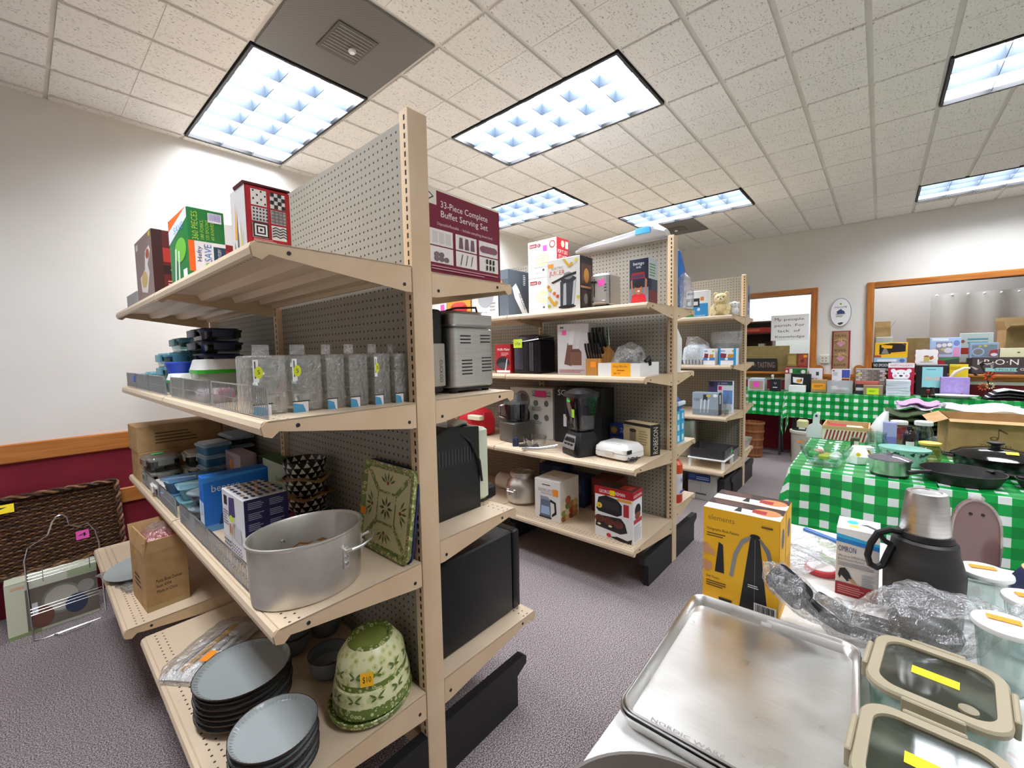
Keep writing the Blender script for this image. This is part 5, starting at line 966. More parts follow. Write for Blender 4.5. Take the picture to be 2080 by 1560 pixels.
t = pbox('grill_box', 'white and red grill carton picturing burgers at the bottom deck corner', 'box', 2.20, 1.005, ZQ, 2.32, 1.243, .30, '#efedeb', {'L': [('r', 0, .84, 1, 1, '#b3121e'), ('t', 'GEORGE FOREMAN', .12, .88, .065, '#ffffff', .68), ('p', [(.04, .55), (.1, .78), (.3, .84), (.6, .8), (.72, .7), (.72, .52), (.6, .47), (.1, .5)], '#1b1a1d'), ('r', .12, .58, .64, .74, '#2d2b30'), ('p', [(.02, .2), (.68, .14), (.86, .2), (.8, .36), (.7, .45), (.04, .42)], '#232126'), ('r', .76, .5, .9, .74, '#b02a36'), ('p', [(.4, .04), (.6, .08), (.86, .05), (.98, .1), (.96, 0), (.7, .0)], '#1c1a1d'), ('e', .12, .62, .08, .055, '#f0c83a'), ('t', '3', .1, .59, .06, '#1a1a1a'), ('r', .6, .78, .96, .83, '#e0a02a')] + [('e', .13 + .25 * i, .36 - .02 * i, .13, .075, '#6f3222') for i in range(3)] + [('p', [(.06 + .25 * i + .05 * j, .31), (.075 + .25 * i + .05 * j, .31), (.1 + .25 * i + .05 * j, .41), (.085 + .25 * i + .05 * j, .41)], '#3a1712') for i in range(3) for j in range(3)] + [('e', .12 + .3 * i, .25, .05, .02, '#eadfa6') for i in range(2)] + [('e', .38, .07, .06, .04, '#c8343a')],
     'F': [('r', 0, .84, 1, 1, '#b3121e'), ('t', 'GEORGE FOREMAN', .06, .88, .05, '#ffffff', .88), ('e', .5, .62, .32, .12, '#1b1a1d'), ('e', .5, .52, .3, .07, '#8a4a30'), ('r', .06, .38, .94, .46, '#c23a3e'), ('lines', .1, .04, .9, .34, 8, '#b9b5b2')], 'T': [('r', 0, 0, 1, 1, '#5a2420'), ('e', .4, .5, .3, .35, '#2a1a18'), ('r', .6, .2, .9, .8, '#b9362e')]})
sticker(t, (-.0612, .02, .258), (0, -.03, 0), (0, 0, .03), YSTICK)
t = thing('paper_towel_roll', 'white paper towel roll lying at the back of the bottom deck', 'paper roll', (2.52, 2.16, ZQ), 0); MB().lathe([(.06, -.13), (.062, -.125), (.062, .125), (.06, .13), (.02, .13)], C('#e4ddd2', .9), 28, M=Matrix.Translation((0, 0, .062)) @ Matrix.Rotation(PI / 2, 4, 'X')).build('roll', t); MB().lathe([(.02, -.132), (.02, -.13)], C('#8a6a45', .9), 16, M=Matrix.Translation((0, 0, .062)) @ Matrix.Rotation(PI / 2, 4, 'X')).build('core', t)
for i, (yy, cc) in enumerate(((1.80, '#22305c'), (1.36, '#6a2a26'), (1.60, '#2c3a66'))): pbox('dark_pack', ['dark navy pack behind the kettle carton', 'dark red pack behind the grill carton', 'dark blue pack between the kettle and grill cartons'][i], 'packet', 2.52, yy - .09, ZQ, 2.69, yy + .09, .26 - .03 * i, cc, {'L': [('r', .1, .5, .9, .8, '#58628a' if i != 1 else '#a04a3c')]})
# ================================================================== second gondola, right face
BLUEBAG = C('#1673cf', .3)
t = thing('blue_bag', 'bright blue plastic bag hanging beside the second gondola post', 'bag', (2.93, 1.06, ZT), 0); m = MB(); bagmesh(m, [(0, .02, .01, (.1, 0, 0), (0, .08, 0)), (0, .02, .12, (.12, 0, 0), (0, .09, 0)), (.02, .02, .26, (.11, 0, 0), (0, .085, 0)), (0, .02, .38, (.1, 0, 0), (0, .07, 0)), (-.02, .02, .42, (.06, 0, 0), (0, .03, 0))], BLUEBAG, 21, .1); m.build('bag_body', t); m = MB(); bagmesh(m, [(.03, -.02, .0, (.09, 0, 0), (0, .1, 0)), (.04, -.02, .1, (.105, 0, 0), (0, .1, 0)), (.04, -.02, .2, (.09, 0, 0), (0, .09, 0)), (.04, 0, .27, (.03, 0, 0), (0, .04, 0))], BAG, 22, .1); m.build('clear_wrap', t)
t = thing('film_bundle', 'white and blue plastic film bundle lying along the top of the second gondola', 'plastic bundle', (2.735, 1.32, HTOP), 0); m = MB(); bagmesh(m, [(0, -.30, .025, (.05, 0, 0), (0, 0, .02)), (0, -.24, .05, (.075, 0, 0), (0, 0, .045)), (0, -.08, .04, (.07, 0, 0), (0, 0, .036)), (0, .1, .03, (.06, 0, 0), (0, 0, .026)), (0, .3, .022, (.05, 0, 0), (0, 0, .018)), (0, .36, .015, (.02, 0, 0), (0, 0, .01))], C('#dfe6ee', .25), 15, .12); m.build('film', t); MB().bbox(-.078, -.22, .03, -.07, -.12, .07, C('#4aa0d8', .4), .003).build('blue_label', t)
t = thing('white_bag', 'tall crinkled white bag on the second gondola right shelf', 'bag', (2.90, 1.07, ZS), 0); m = MB(); bagmesh(m, [(0, 0, .0, (.09, 0, 0), (0, .07, 0)), (0, 0, .1, (.1, 0, 0), (0, .08, 0)), (0, 0, .22, (.1, 0, 0), (0, .075, 0)), (0, 0, .29, (.08, 0, 0), (0, .05, 0)), (0, 0, .305, (.05, 0, 0), (0, .02, 0))], C('#eeedea', .5), 25, .07); m.build('bag_body', t)
for k in range(3):
    for j in range(3):
        row = ['front', 'middle', 'back'][j]; lev = ['bottom', 'middle', 'top'][k]
        pbox('cyan_bottle_box', lev + ' cyan carton of the ' + row + ' row on the second gondola right shelf', 'box', 2.85 + .075 * 0 + .085 * 0, 1.0 + .0 + j * .065, .741 + k * .073, 2.93, 1.06 + j * .065, .071, '#3fb0dc', {'F': [('r', .3, .2, .7, .75, '#d8f0fa')], 'R': [('r', .3, .2, .7, .75, '#d8f0fa')]}, 0, 'cyan cartons')
        if j == 0: pbox('cyan_bottle_box', lev + ' cyan carton nearest the aisle on the second gondola right shelf', 'box', 2.935, 1.0, .741 + k * .073, 3.01, 1.06, .071, '#38a6d6', {'F': [('r', .3, .2, .7, .75, '#d8f0fa')]}, 0, 'cyan cartons')
t = thing('wipes_tub_pack', 'blue and white film-wrapped pack on top of the cyan cartons', 'packet', (2.92, 1.09, .741 + .219), 0); m = MB(); bagmesh(m, [(0, -.09, .03, (.06, 0, 0), (0, 0, .02)), (0, -.06, .05, (.09, 0, 0), (0, 0, .047)), (0, .05, .05, (.09, 0, 0), (0, 0, .047)), (0, .09, .04, (.06, 0, 0), (0, 0, .02))], C('#1f5fc8', .25), 31, .08); m.build('wrap', t); MB().bbox(-.07, -.105, .035, .07, -.085, .065, C('#dfeaf6', .3), .006).build('white_stripe', t)
t = thing('cup_sleeve', 'red and white sleeve of plastic cups standing on the bottom deck', 'cup pack', (2.88, 1.02, .345), 0); m = MB(); m.lathe([(.045, 0), (.05, .01), (.05, .06)], C('#d8442a', .35), 20, c1=False); m.lathe([(.05, .06), (.05, .2)], C('#efe9ee', .35), 20, c0=False, c1=False); m.lathe([(.05, .2), (.05, .26), (.03, .285)], C('#e2542a', .35), 20, c0=False); m.build('sleeve', t); m = MB(); printed(m, (-.04, -.0505, .06), (.08, 0, 0), (0, 0, .14), [('t', 'Hefty', .12, .6, .22, '#4a2f8a', .75), ('r', .1, .08, .9, .2, '#7a4aa8')]); m.build('lettering', t)
t = thing('orange_snack_bag', 'orange and white plate bag seen through the bottom of the second gondola', 'bag', (2.86, 1.2, .345), 0); m = MB(); bagmesh(m, [(0, 0, 0, (.07, 0, 0), (0, .08, 0)), (0, 0, .12, (.08, 0, 0), (0, .09, 0)), (0, 0, .26, (.07, 0, 0), (0, .08, 0)), (0, 0, .29, (.03, 0, 0), (0, .06, 0))], C('#d9752a', .4), 41, .08); m.build('bag_body', t)
# ================================================================== third gondola, left face
G3Z = 1.667
t = pbox('charging_kit_box', 'blue and white kit box beside the cream teddy bear', 'box', 4.27, 1.215, G3Z, 4.36, 1.41, .25, '#eef2f4', {'L': [('r', .32, .0, 1, .52, '#2f93d0'), ('r', 0, .02, .35, .35, '#2f8a4a'), ('r', .0, .4, .62, .72, '#26262a'), ('r', .06, .46, .24, .6, '#dfe4e8'), ('r', .32, .46, .54, .6, '#dfe4e8'), ('r', .06, .86, .36, .94, '#2a6aa8'), ('r', .66, .62, .82, .76, '#f0902a'), ('t', 'STARTER KIT', .38, .04, .05, '#eaf4fa', .5), ('e', .58, .3, .07, .06, '#d8ecf8')]})
t = thing('teddy_bear', 'cream plush teddy bear sitting on top of the third gondola', 'teddy bear', (4.32, 1.115, G3Z), 10)
FUR = noisy('cream_fur', '#d9c48f', '#ead9ac', 90, .95, 0, None, .5)
m = MB(); m.ball(0, 0, .062, .055, .06, .062, FUR, 18, 12); m.build('torso', t); hd = MB(); hd.ball(-.01, 0, .16, .052, .06, .052, FUR, 18, 12); hd = hd.build('head', t)
MB().ball(-.055, 0, .148, .022, .026, .02, C('#ecdcb4', .9), 12, 8).build('muzzle', hd); MB().ball(-.076, 0, .156, .006, .009, .006, C('#8a6f52', .6), 8, 6).build('nose', hd)
for s in (-1, 1):
    MB().ball(.0, s * .045, .205, .012, .02, .02, FUR, 12, 8).build('ear', hd); MB().ball(-.056, s * .022, .172, .005, .006, .006, C('#2a221c', .3), 8, 6).build('eye', hd)
    MB().tube([(-.01, s * .05, .10), (-.035, s * .068, .07), (-.055, s * .06, .045)], [.022, .021, .019], FUR, 10).build('arm', t); MB().tube([(-.01, s * .035, .028), (-.06, s * .05, .028), (-.085, s * .055, .03)], [.026, .026, .024], FUR, 10).build('leg', t)
t = thing('plush_lamb', 'small white plush toy tucked beside the teddy bear', 'plush toy', (4.345, 1.015, G3Z), 0); WF = noisy('white_fur', '#e4e4e6', '#f6f6f6', 90, .95, 0, None, .5); MB().ball(0, 0, .045, .04, .042, .045, WF, 14, 9).build('body', t); hh = MB().ball(-.02, -.01, .098, .032, .034, .03, WF, 14, 9).build('head', t)
for s in (-1, 1): MB().ball(-.02, s * .034 - .01, .105, .01, .012, .016, WF, 8, 6).build('ear', hh); MB().ball(-.05, s * .012 - .01, .104, .003, .004, .004, DARK, 8, 5).build('eye', hh)
t = thing('bagged_tray', 'white tray in a clear bag on the third gondola second shelf', 'tray', (4.30, 1.32, 1.22), 0); MB().rr([(0, .08, .09, .02), (.05, .10, .11, .03), (.16, .09, .10, .04), (.19, .06, .07, .04)], C('#d8e4ee', .35), 5).build('tray_body', t); m = MB(); bagmesh(m, [(0, 0, .0, (.11, 0, 0), (0, .115, 0)), (0, 0, .1, (.115, 0, 0), (0, .12, 0)), (0, -.01, .2, (.09, 0, 0), (0, .1, 0)), (0, .04, .27, (.02, 0, 0), (0, .05, 0))], BAG, 51, .08); m.build('plastic_bag', t)
for k in range(7): MB().tube([(-.12, -.09 + .03 * k, .005), (-.12, -.09 + .03 * k, .05)], .003, DARK, 4).build('rack_wire', t)
for i, (yy, ww) in enumerate(((1.178, .10), (1.025, .14))):
    pbox('lunch_kit_box', ['narrow white and blue lunch kit box beside the bagged tray', 'white and blue lunch kit box nearest the third gondola post'][i], 'box', 4.19, yy - ww / 2, 1.22, 4.29, yy + ww / 2, .15, '#f0f2f4', {'L': [('r', 0, .28, 1, .46, '#3f86d0'), ('p', [(.05, .45), (.42, .42), (.45, .68), (.12, .72)], '#8a2c3a'), ('p', [(.5, .45), (.9, .45), (.88, .66), (.55, .66)], '#d89038'), ('e', .45, .37, .09, .075, '#f4f6f8'), ('lines', .08, .78, .5, .92, 2, '#3a76c0'), ('e', .85, .84, .08, .06, '#c8c02e')] + ([('r', .86, 0, 1, 1, '#1f9ad8'), ('r', 0, 0, .1, 1, '#1f9ad8')] if i else [])}, 0, 'lunch kit boxes')
t = thing('bagged_pot', 'black pot in a clear bag behind the lunch kit boxes', 'pot', (4.52, 1.12, 1.22), 0); MB().lathe([(.09, 0), (.11, .03), (.115, .2), (.11, .2)], DARK, 28).build('pot_body', t); m = MB(); bagmesh(m, [(0, 0, .0, (.12, 0, 0), (0, .13, 0)), (0, 0, .15, (.125, 0, 0), (0, .135, 0)), (0, 0, .27, (.12, 0, 0), (0, .14, 0)), (0, 0, .31, (.11, 0, 0), (0, .135, 0))], BAG, 52, .05); m.build('plastic_bag', t)
Z33 = .765
pbox('cutlery_set_box', 'pale blue-grey 160 piece cutlery carton on the third gondola', 'box', 4.12, 1.075, Z33, 4.22, 1.30, .205, '#9aaab8', {'L': [('t', '160', .08, .62, .13, '#26303c', .2), ('r', .42, .66, .58, .92, '#30343c'), ('e', .88, .88, .09, .07, '#eef2f4'), ('e', .62, .86, .08, .06, '#d8c42e')] + [('p', [(.3 + .14 * i, .1), (.34 + .14 * i, .1), (.38 + .14 * i, .7), (.33 + .14 * i, .7)], '#d9e0e6') for i in range(3)], 'F': [('r', 0, 0, 1, 1, '#3b4048'), ('r', .3, .5, .7, .9, '#d8dce0')]})
t = pbox('baby_bottle_pack', 'purple and white clear-bottle blister pack behind the cutlery carton', 'packet', 4.32, 1.01, Z33, 4.38, 1.215, .30, '#dfe6f0', {'L': [('r', 0, .88, 1, 1, '#3c3a78'), ('r', 0, .5, .38, .88, '#4a3f72'), ('e', .14, .9, .1, .08, '#2a2a30'), ('t', '21 DAYS', .4, .91, .05, '#ffffff', .4), ('r', .42, .72, .56, .84, '#d8246a'), ('r', .62, .3, 1, .72, '#6f98d8'), ('e', .9, .92, .07, .05, '#2f7a5a')]})
for k in range(2): MB().lathe([(.022, .02 + .0), (.026, .03), (.026, .12), (.014, .15), (.012, .17), (.006, .19)], PLAS, 16, -.05, -.02 - .05 * k, 1, 1).build('bottle', t)
t = thing('bakeware_front', 'clear acrylic tray fence on the third gondola shelf edge', 'shelf fence', (4.07, 1.14, Z33), 0); MB().box(-.002, -.13, 0, .002, .14, .06, PLAS).build('front_pane', t); MB().box(0, -.132, 0, .12, -.128, .06, PLAS).build('side_pane', t)
Z34 = .295
t = thing('roasting_rack', 'white rack stand under the grey square pan', 'rack', (4.18, 1.15, Z34), 0)
for sx in (-.14, .14):
    for sy in (-.14, .14): MB().bbox(sx - .012, sy - .012, 0, sx + .012, sy + .012, .075, WHITE, .003).build('leg', t)
MB().bbox(-.16, -.16, .076, .16, .16, .09, WHITE, .004).build('top_frame', t)
def sqpan(lb, x, y, z, a, b, h, mat, inside):
    t = thing('square_pan', lb, 'pan', (x, y, z), 0); m = MB(); m.rr([(0, a * .95, b * .95, .02), (.004, a * .96, b * .96, .02), (h, a, b, .025), (h, a - .004, b - .004, .025), (.006, a * .94, b * .94, .02)], mat, 5); m.build('pan_body', t); MB().rr([(.0065, a * .9, b * .9, .02), (.009, a * .9, b * .9, .02)], inside, 4).build('paper_liner', t); return t
t = sqpan('dark grey square baking pan with a white liner on the rack', 4.18, 1.15, Z34 + .091, .155, .155, .085, C('#5a5a5e', .35, .7), WHITE); sticker(t, (.06, -.1555, .03), (.03, 0, 0), (0, 0, .03), GSTICK)
sqpan('silver rectangular baking pan behind the dark grey pan', 4.46, 1.16, Z34, .12, .16, .12, C('#a2a4a8', .3, .9), WHITE)
t = thing('steel_stockpot', 'tall brushed steel stockpot at the back of the third gondola', 'pot', (4.46, 1.50, Z34), 0); MB().lathe([(.13, 0), (.14, .01), (.14, .36), (.136, .36)], STEEL, 36).build('pot_body', t); MB().lathe([(.142, .355), (.142, .362), (.136, .362)], CHROME, 36, c0=False, c1=False).build('rim', t)
pbox('wrapped_carton', 'white and blue printed carton under the third gondola', 'box', 4.02, 1.06, .0, 4.22, 1.30, .235, '#bdbab4', {'L': [('r', .0, .72, .8, 1, '#27408c'), ('r', .05, .82, .25, .96, '#4a66b4'), ('lines', .3, .78, .76, .92, 2, '#c9d2ea'), ('lines', .28, .18, .8, .3, 1, '#4a4846'), ('r', .45, .3, .46, .72, '#8a8782')]})
pbox('black_carton', 'plain black carton under the third gondola by its post', 'box', 4.05, 1.0, .0, 4.45, 1.05, .20, '#1a1a1c', {})
t = thing('tall_tube_box', 'tall blue-grey box on the far side of the third gondola', 'box', (4.86, 1.045, G3Z), 0); MB().bbox(-.06, -.045, 0, .06, .045, .33, C('#8c9ab4', .5), .003).build('carton', t); m = MB(); printed(m, (-.06, -.045, 0), (.12, 0, 0), (0, 0, .33), [('r', .1, .0, .9, .3, '#c9cfdc'), ('e', .5, .6, .3, .14, '#4a4650'), ('r', .2, .1, .5, .25, '#46506a')]); m.build('side_print', t)
t = thing('silver_tray', 'stack of silver foil trays on the far side of the third gondola', 'tray', (4.93, 1.10, .33), 0); MB().rr([(0, .10, .09, .02), (.09, .13, .115, .03), (.10, .135, .12, .03), (.095, .125, .11, .03)], ALU, 5).build('tray_body', t)
t = thing('clear_bottle', 'green-capped clear bottle on the far side shelf of the third gondola', 'bottle', (4.95, 1.03, .79), 0); MB().lathe([(.03, 0), (.032, .01), (.032, .1), (.014, .13), (.014, .15)], PLAS, 18).build('bottle_body', t); MB().lathe([(.018, .15), (.018, .175), (.01, .18)], C('#3cb44a', .4), 14).build('cap', t)
# ================================================================== tables
def table(lb, x0, x1, y0, y1, z):
    t = thing('folding_table', lb, 'table', ((x0 + x1) / 2, (y0 + y1) / 2, 0), 0, 'folding tables'); a, b = (x1 - x0) / 2, (y1 - y0) / 2
    MB().bbox(-a, -b, z - .03, a, b, z - .004, C('#c9c4ba', .5), .006).build('tabletop', t)
    for sx in (-1, 1):
        for sy in (-1, 1): MB().tube([(sx * (a - .12), sy * (b - .06), z - .03), (sx * (a - .10), sy * (b - .05), .0)], .014, C('#5a5a5e', .4, .6), 8).build('leg', t)
    return t
def cloth(name, lb, x0, x1, y0, y1, z, dr, mat, seed=1, step=.035, group=None, sides='LRFB'):
    rnd = random.Random(seed); e = .008; X0, X1, Y0, Y1 = x0 - e, x1 + e, y0 - e, y1 + e
    dl = dr if 'L' in sides else 0; dR = dr if 'R' in sides else 0; df = dr if 'F' in sides else 0; db = dr if 'B' in sides else 0
    def axis(a0, a1, d0, d1):
        v = [a0 - d0 + step * i for i in range(int(d0 / step))] + [a0 + (a1 - a0) * i / max(2, int((a1 - a0) / step)) for i in range(max(2, int((a1 - a0) / step)) + 1)] + [a1 + step * (i + 1) for i in range(int(d1 / step))]
        return v
    S, T_ = axis(X0, X1, dl, dR), axis(Y0, Y1, df, db); vs, uv, fs = [], [], []; ph = rnd.uniform(0, 6)
    for s in S:
        for q in T_:
            ox = max(X0 - s, 0, s - X1); oy = max(Y0 - q, 0, q - Y1); px_ = min(max(s, X0), X1); py_ = min(max(q, Y0), Y1); d = ox + oy
            fl = .05 * min(1, d / .35) ; wv = .016 * min(1, d / .15)
            if ox: px_ += (1 if s > X1 else -1) * (fl * .6 + .004 + wv * math.sin(q * 17 + ph) )
            if oy: py_ += (1 if q > Y1 else -1) * (fl * .6 + .004 + wv * math.sin(s * 15 + ph))
            zz = z - (max(ox, oy) + .8 * min(ox, oy)) if d else z + .0012 * math.sin(s * 23) * math.sin(q * 19)
            vs.append((px_, py_, zz)); uv.append((s, q))
    n = len(T_)
    for i in range(len(S) - 1):
        for j in range(n - 1): fs.append((i * n + j, (i + 1) * n + j, (i + 1) * n + j + 1, i * n + j + 1))
    m = MB(); m.add(vs, fs, mat, True); o = m.build(name, None, 60, uv); tag(o, lb, 'tablecloth', group); return o
NT = .715; MT = .742; FTZ = .81
WCLOTH = pattern('white_print_cloth', 'speck', '#e8e6e2', '#efeeea', '#e4d2d0', .05)
table('near table carrying the baking sheets, in the lower right corner', .34, 1.86, -.72, .33, NT - .003); cloth('tablecloth', 'white patterned cloth on the near table', .34, 1.86, -.72, .33, NT, .22, WCLOTH, 2)
table('middle table under the glass bowl and cast-iron skillet', 2.64, 4.2, -.20, .335, MT - .003); cloth('gingham_tablecloth', 'green gingham cloth on the middle table with the glass bowl', 2.64, 4.2, -.20, .335, MT, .40, GING, 3, .03, 'green gingham cloths', 'LRB')
table('right middle table behind the steel-topped flask', 2.64, 4.2, -1.0, -.225, MT - .003); cloth('gingham_tablecloth', 'green gingham cloth on the right middle table behind the flask', 2.64, 4.2, -1.0, -.225, MT, .40, GING, 4, .03, 'green gingham cloths', 'LRF')
table('far left table under the windows beside the third gondola', 6.22, 6.62, .875, 1.95, FTZ - .003); cloth('gingham_tablecloth', 'green gingham cloth on the far left table, corner hanging low', 6.22, 6.62, .875, 1.95, FTZ, .29, GING, 5, .03, 'green gingham cloths', 'LFB')
table('long far table under the wide window', 6.22, 6.62, -2.0, .845, FTZ - .003); cloth('gingham_tablecloth', 'green gingham cloth on the long far table under the wide window', 6.22, 6.62, -2.0, .845, FTZ, .30, GING, 6, .03, 'green gingham cloths', 'LFB')
# ------------------------------------------------------------------ near table
t = None
for i in range(3):
    lb = ['lowest', 'middle', 'top'][i] + ' aluminium baking sheet in the stack on the near table'
    if t is None:
        t = thing('baking_sheet', lb, 'baking sheet', (.885, .175, NT + .001), 1.0, 'aluminium baking sheets'); a, b = .224, .163
        PM = brushed('sheet_aluminium', '#f0efec', '#d8d6d2', .28, (90, 2, 2))
        MB().rr([(0, a * .955, b * .94, .022), (.002, a * .96, b * .945, .024), (.020, a, b, .03), (.024, a + .002, b + .002, .032), (.026, a, b, .03), (.024, a - .003, b - .003, .028), (.004, a * .945, b * .93, .022), (.0035, a * .92, b * .9, .02)], PM, 6).build('sheet_body', t); first = t
    else:
        t = dup(first, (.885 + .003 * i, .175 - .002 * i, NT + .001 + .0062 * i), [0, .2, 1.6][i], lb, 'aluminium baking sheets')
m = MB(); printed(m, (-.208, .12, .0042), (0, -.13, 0), (.02, 0, .0), [('t', 'NORDIC WARE', .02, .5, .35, '#8c8a86', .9), ('t', 'MADE IN USA', .1, .08, .28, '#8c8a86', .6)], .0003); m.build('embossed_name', t)
t = thing('dark_skillet', 'dark taupe skillet at the bottom edge of the picture', 'skillet', (.45, .165, NT + .001), 0)
MB().lathe([(.11, 0), (.12, .003), (.16, .05), (.163, .054), (.158, .054), (.118, .008), (.05, .006)], C('#5c544c', .42, .2), 56).build('pan_body', t); MB().tube([(-.15, -.06, .045), (-.19, -.085, .055), (-.26, -.12, .06)], [.011, .013, .014], BLACKP, 8).build('handle', t)
def flybox(lb, x, prn):
    P_ = {'L': [('r', 0, 0, 1, 1, '#f0b414'), ('t', 'elements', .07, .88, .055, '#8a6a1a', .36), ('t', 'Holographic Blade Pattern', .05, .77, .028, '#3a2a08', .44), ('lines', .05, .7, .36, .75, 2, '#5a4410'), ('p', [(.50, 0), (.88, 0), (.76, .78), (.64, .78)], '#1c1b1d'), ('p', [(.70, 0), (.708, 0), (.705, .78), (.697, .78)], '#6a686c'), ('e', .7, .8, .065, .025, '#141314'), ('p', [(.64, .8), (.52, .74), (.42, .58), (.37, .34), (.42, .33), (.47, .56), (.55, .7), (.64, .76)], '#8f8b8c'), ('p', [(.76, .8), (.88, .7), (.95, .52), (.97, .3), (.93, .29), (.9, .5), (.84, .66), (.76, .76)], '#7a767a'), ('p', [(.17, .34), (.3, .34), (.28, .64), (.22, .66)], '#1c1b1d'), ('p', [(.0, .62), (.06, .62), (.17, .54), (.16, .5), (.06, .52), (0, .5)], '#d0946c'), ('p', [(0, .44), (.12, .42), (.13, .36), (.06, .32), (0, .34)], '#d0946c'), ('t', 'Soft Touch', .05, .26, .025, '#3a2a08', .18), ('lines', .05, .17, .36, .24, 3, '#5a4410'), ('p', [(.24, .0), (.4, .0), (.41, .08), (.23, .08)], '#1c1b1d'), ('r', .7, .02, .98, .14, '#f0efec')] + [('r', .72 + .02 * i, .05, .728 + .02 * i + (.004 if i % 3 else 0), .13, '#1a1a1a') for i in range(12)] + [('lines', .78, .9, .98, .94, 1, '#6a4a10'), ('lines', .62, .28, .78, .32, 2, '#d8d6d8')],
          'F': [('r', 0, 0, 1, 1, '#f2b818'), ('e', .5, .78, .24, .1, '#6a6670'), ('r', .2, .08, .8, .5, '#d89c10')],
          'T': [('r', 0, 0, 1, 1, '#e9e2dc'), ('r', 0, .5, 1, 1, '#3a2622'), ('e', .8, .5, .18, .3, '#c4814e'), ('r', .62, .3, .8, .6, '#a02a28'), ('p', [(.1, .55), (.5, .5), (.45, .95), (.05, .9)], '#5a3a34'), ('p', [(.4, .15), (.5, .15), (.47, .55), (.43, .55)], '#1c1b1d'), ('p', [(.1, .1), (.3, .1), (.3, .4), (.1, .4)], '#f5f2f0')]}
    return pbox('fly_fan_box', lb, 'box', x, .165, NT + .001, x + .083, .335, .25, '#eeb212', P_ if prn else {k: P_[k] for k in 'TF'}, 0, 'yellow fly fan boxes')
flybox('front yellow fan box with a black cone picture on the near table', 1.16, True); flybox('rear yellow fan box directly behind the front one', 1.248, False)
t = thing('zip_bag', 'zip-top clear bag with a blue seal strip beside the yellow boxes', 'bag', (1.56, .16, NT + .001), -30); m = MB(); bagmesh(m, [(-.09, 0, .012, (0, .07, 0), (0, 0, .01)), (-.02, 0, .02, (0, .075, 0), (0, 0, .018)), (.05, 0, .016, (0, .075, 0), (0, 0, .012)), (.10, 0, .05, (0, .075, 0), (0, 0, .006))], BAG, 61, .05); m.build('bag_body', t); MB().bbox(.098, -.075, .05, .112, .075, .062, C('#3f74b4', .35), .002).build('seal_strip', t)
for lb, x, y, c1 in (('red-rimmed white jar lid lying on the near table', 1.515, .112, '#d0404c'), ('green-rimmed white jar lid beside the blue-white box', 1.63, .085, '#8fae2e'), ('green-rimmed white jar lid at the far edge of the near table', 1.745, .10, '#9ab83a')):
    t = thing('jar_lid', lb, 'lid', (x, y, NT + .001), 0, 'round jar lids'); MB().lathe([(.038, 0), (.04, .003), (.04, .014), (.036, .017)], C(c1, .4), 28).build('rim', t); MB().lathe([(.034, .017), (.033, .0185), (.01, .019)], C('#f4ece8', .4), 28).build('top_disc', t)
t = pbox('blood_pressure_box', 'white, blue and red blood pressure monitor carton on the near table', 'box', 1.41, -.014, NT + .001, 1.51, .073, .18, '#d9d4d0', {'L': [('r', 0, .82, 1, 1, '#f2f3f5'), ('p', [(0, .8), (1, .76), (1, .84), (0, .9)], '#1f7fd0'), ('p', [(0, .86), (1, .82), (1, .86), (0, .92)], '#39b3e6'), ('t', 'OMRON', .05, .66, .085, '#2a3f78', .42), ('t', 'Why use an OMRON Brand', .05, .58, .032, '#4a5878', .68), ('t', 'Blood Pressure Monitor?', .05, .53, .032, '#4a5878', .62), ('lines', .05, .44, .95, .51, 3, '#8f96a4'), ('p', [(.06, .3), (.1, .4), (.22, .42), (.32, .36), (.4, .26), (.28, .22), (.14, .3), (.1, .24)], '#232326'), ('p', [(.3, .26), (.4, .27), (.56, .18), (.52, .15)], '#c99878'), ('lines', .62, .2, .95, .38, 6, '#a9aeb8'), ('r', 0, 0, 1, .19, '#9c1722'), ('lines', .06, .03, .7, .16, 4, '#d08a8c')],
     'T': [('r', 0, 0, 1, 1, '#f2f4f6'), ('e', .35, .62, .14, .16, '#39b9e6'), ('e', .4, .3, .12, .1, '#f0dc3a'), ('p', [(.5, .5), (.7, .62), (.95, .4), (.9, .3), (.7, .48)], '#3a3c44')]})
# big flask
t = thing('insulated_flask', 'black insulated flask with a steel cup lid and loop handle', 'flask', (1.41, -.093, NT + .001), 28); t.scale = (.98, .98, 1.06)
MB().lathe([(.068, 0), (.072, .004), (.074, .06), (.075, .115), (.0745, .118), (.066, .15), (.063, .155), (.060, .182), (.054, .187)], C('#232120', .55), 44).build('body', t)
MB().lathe([(.0525, .187), (.0535, .19), (.05, .20)], BLACKP, 44).build('collar', t)
MB().lathe([(.0455, .192), (.0475, .196), (.038, .288), (.0365, .292), (.028, .293), (.027, .2905)], STEEL, 44).build('cup_lid', t)
m = MB(); m.tube([(0, .05, .196), (0, .072, .200), (0, .098, .190), (0, .112, .165), (0, .118, .135), (0, .112, .115), (0, .098, .108), (0, .085, .115), (0, .076, .14), (0, .066, .165)], .0075, BLACKP, 8); m.tube([(0, .068, .165), (0, .082, .172), (0, .096, .19)], .006, BLACKP, 8); m.build('loop_handle', t)
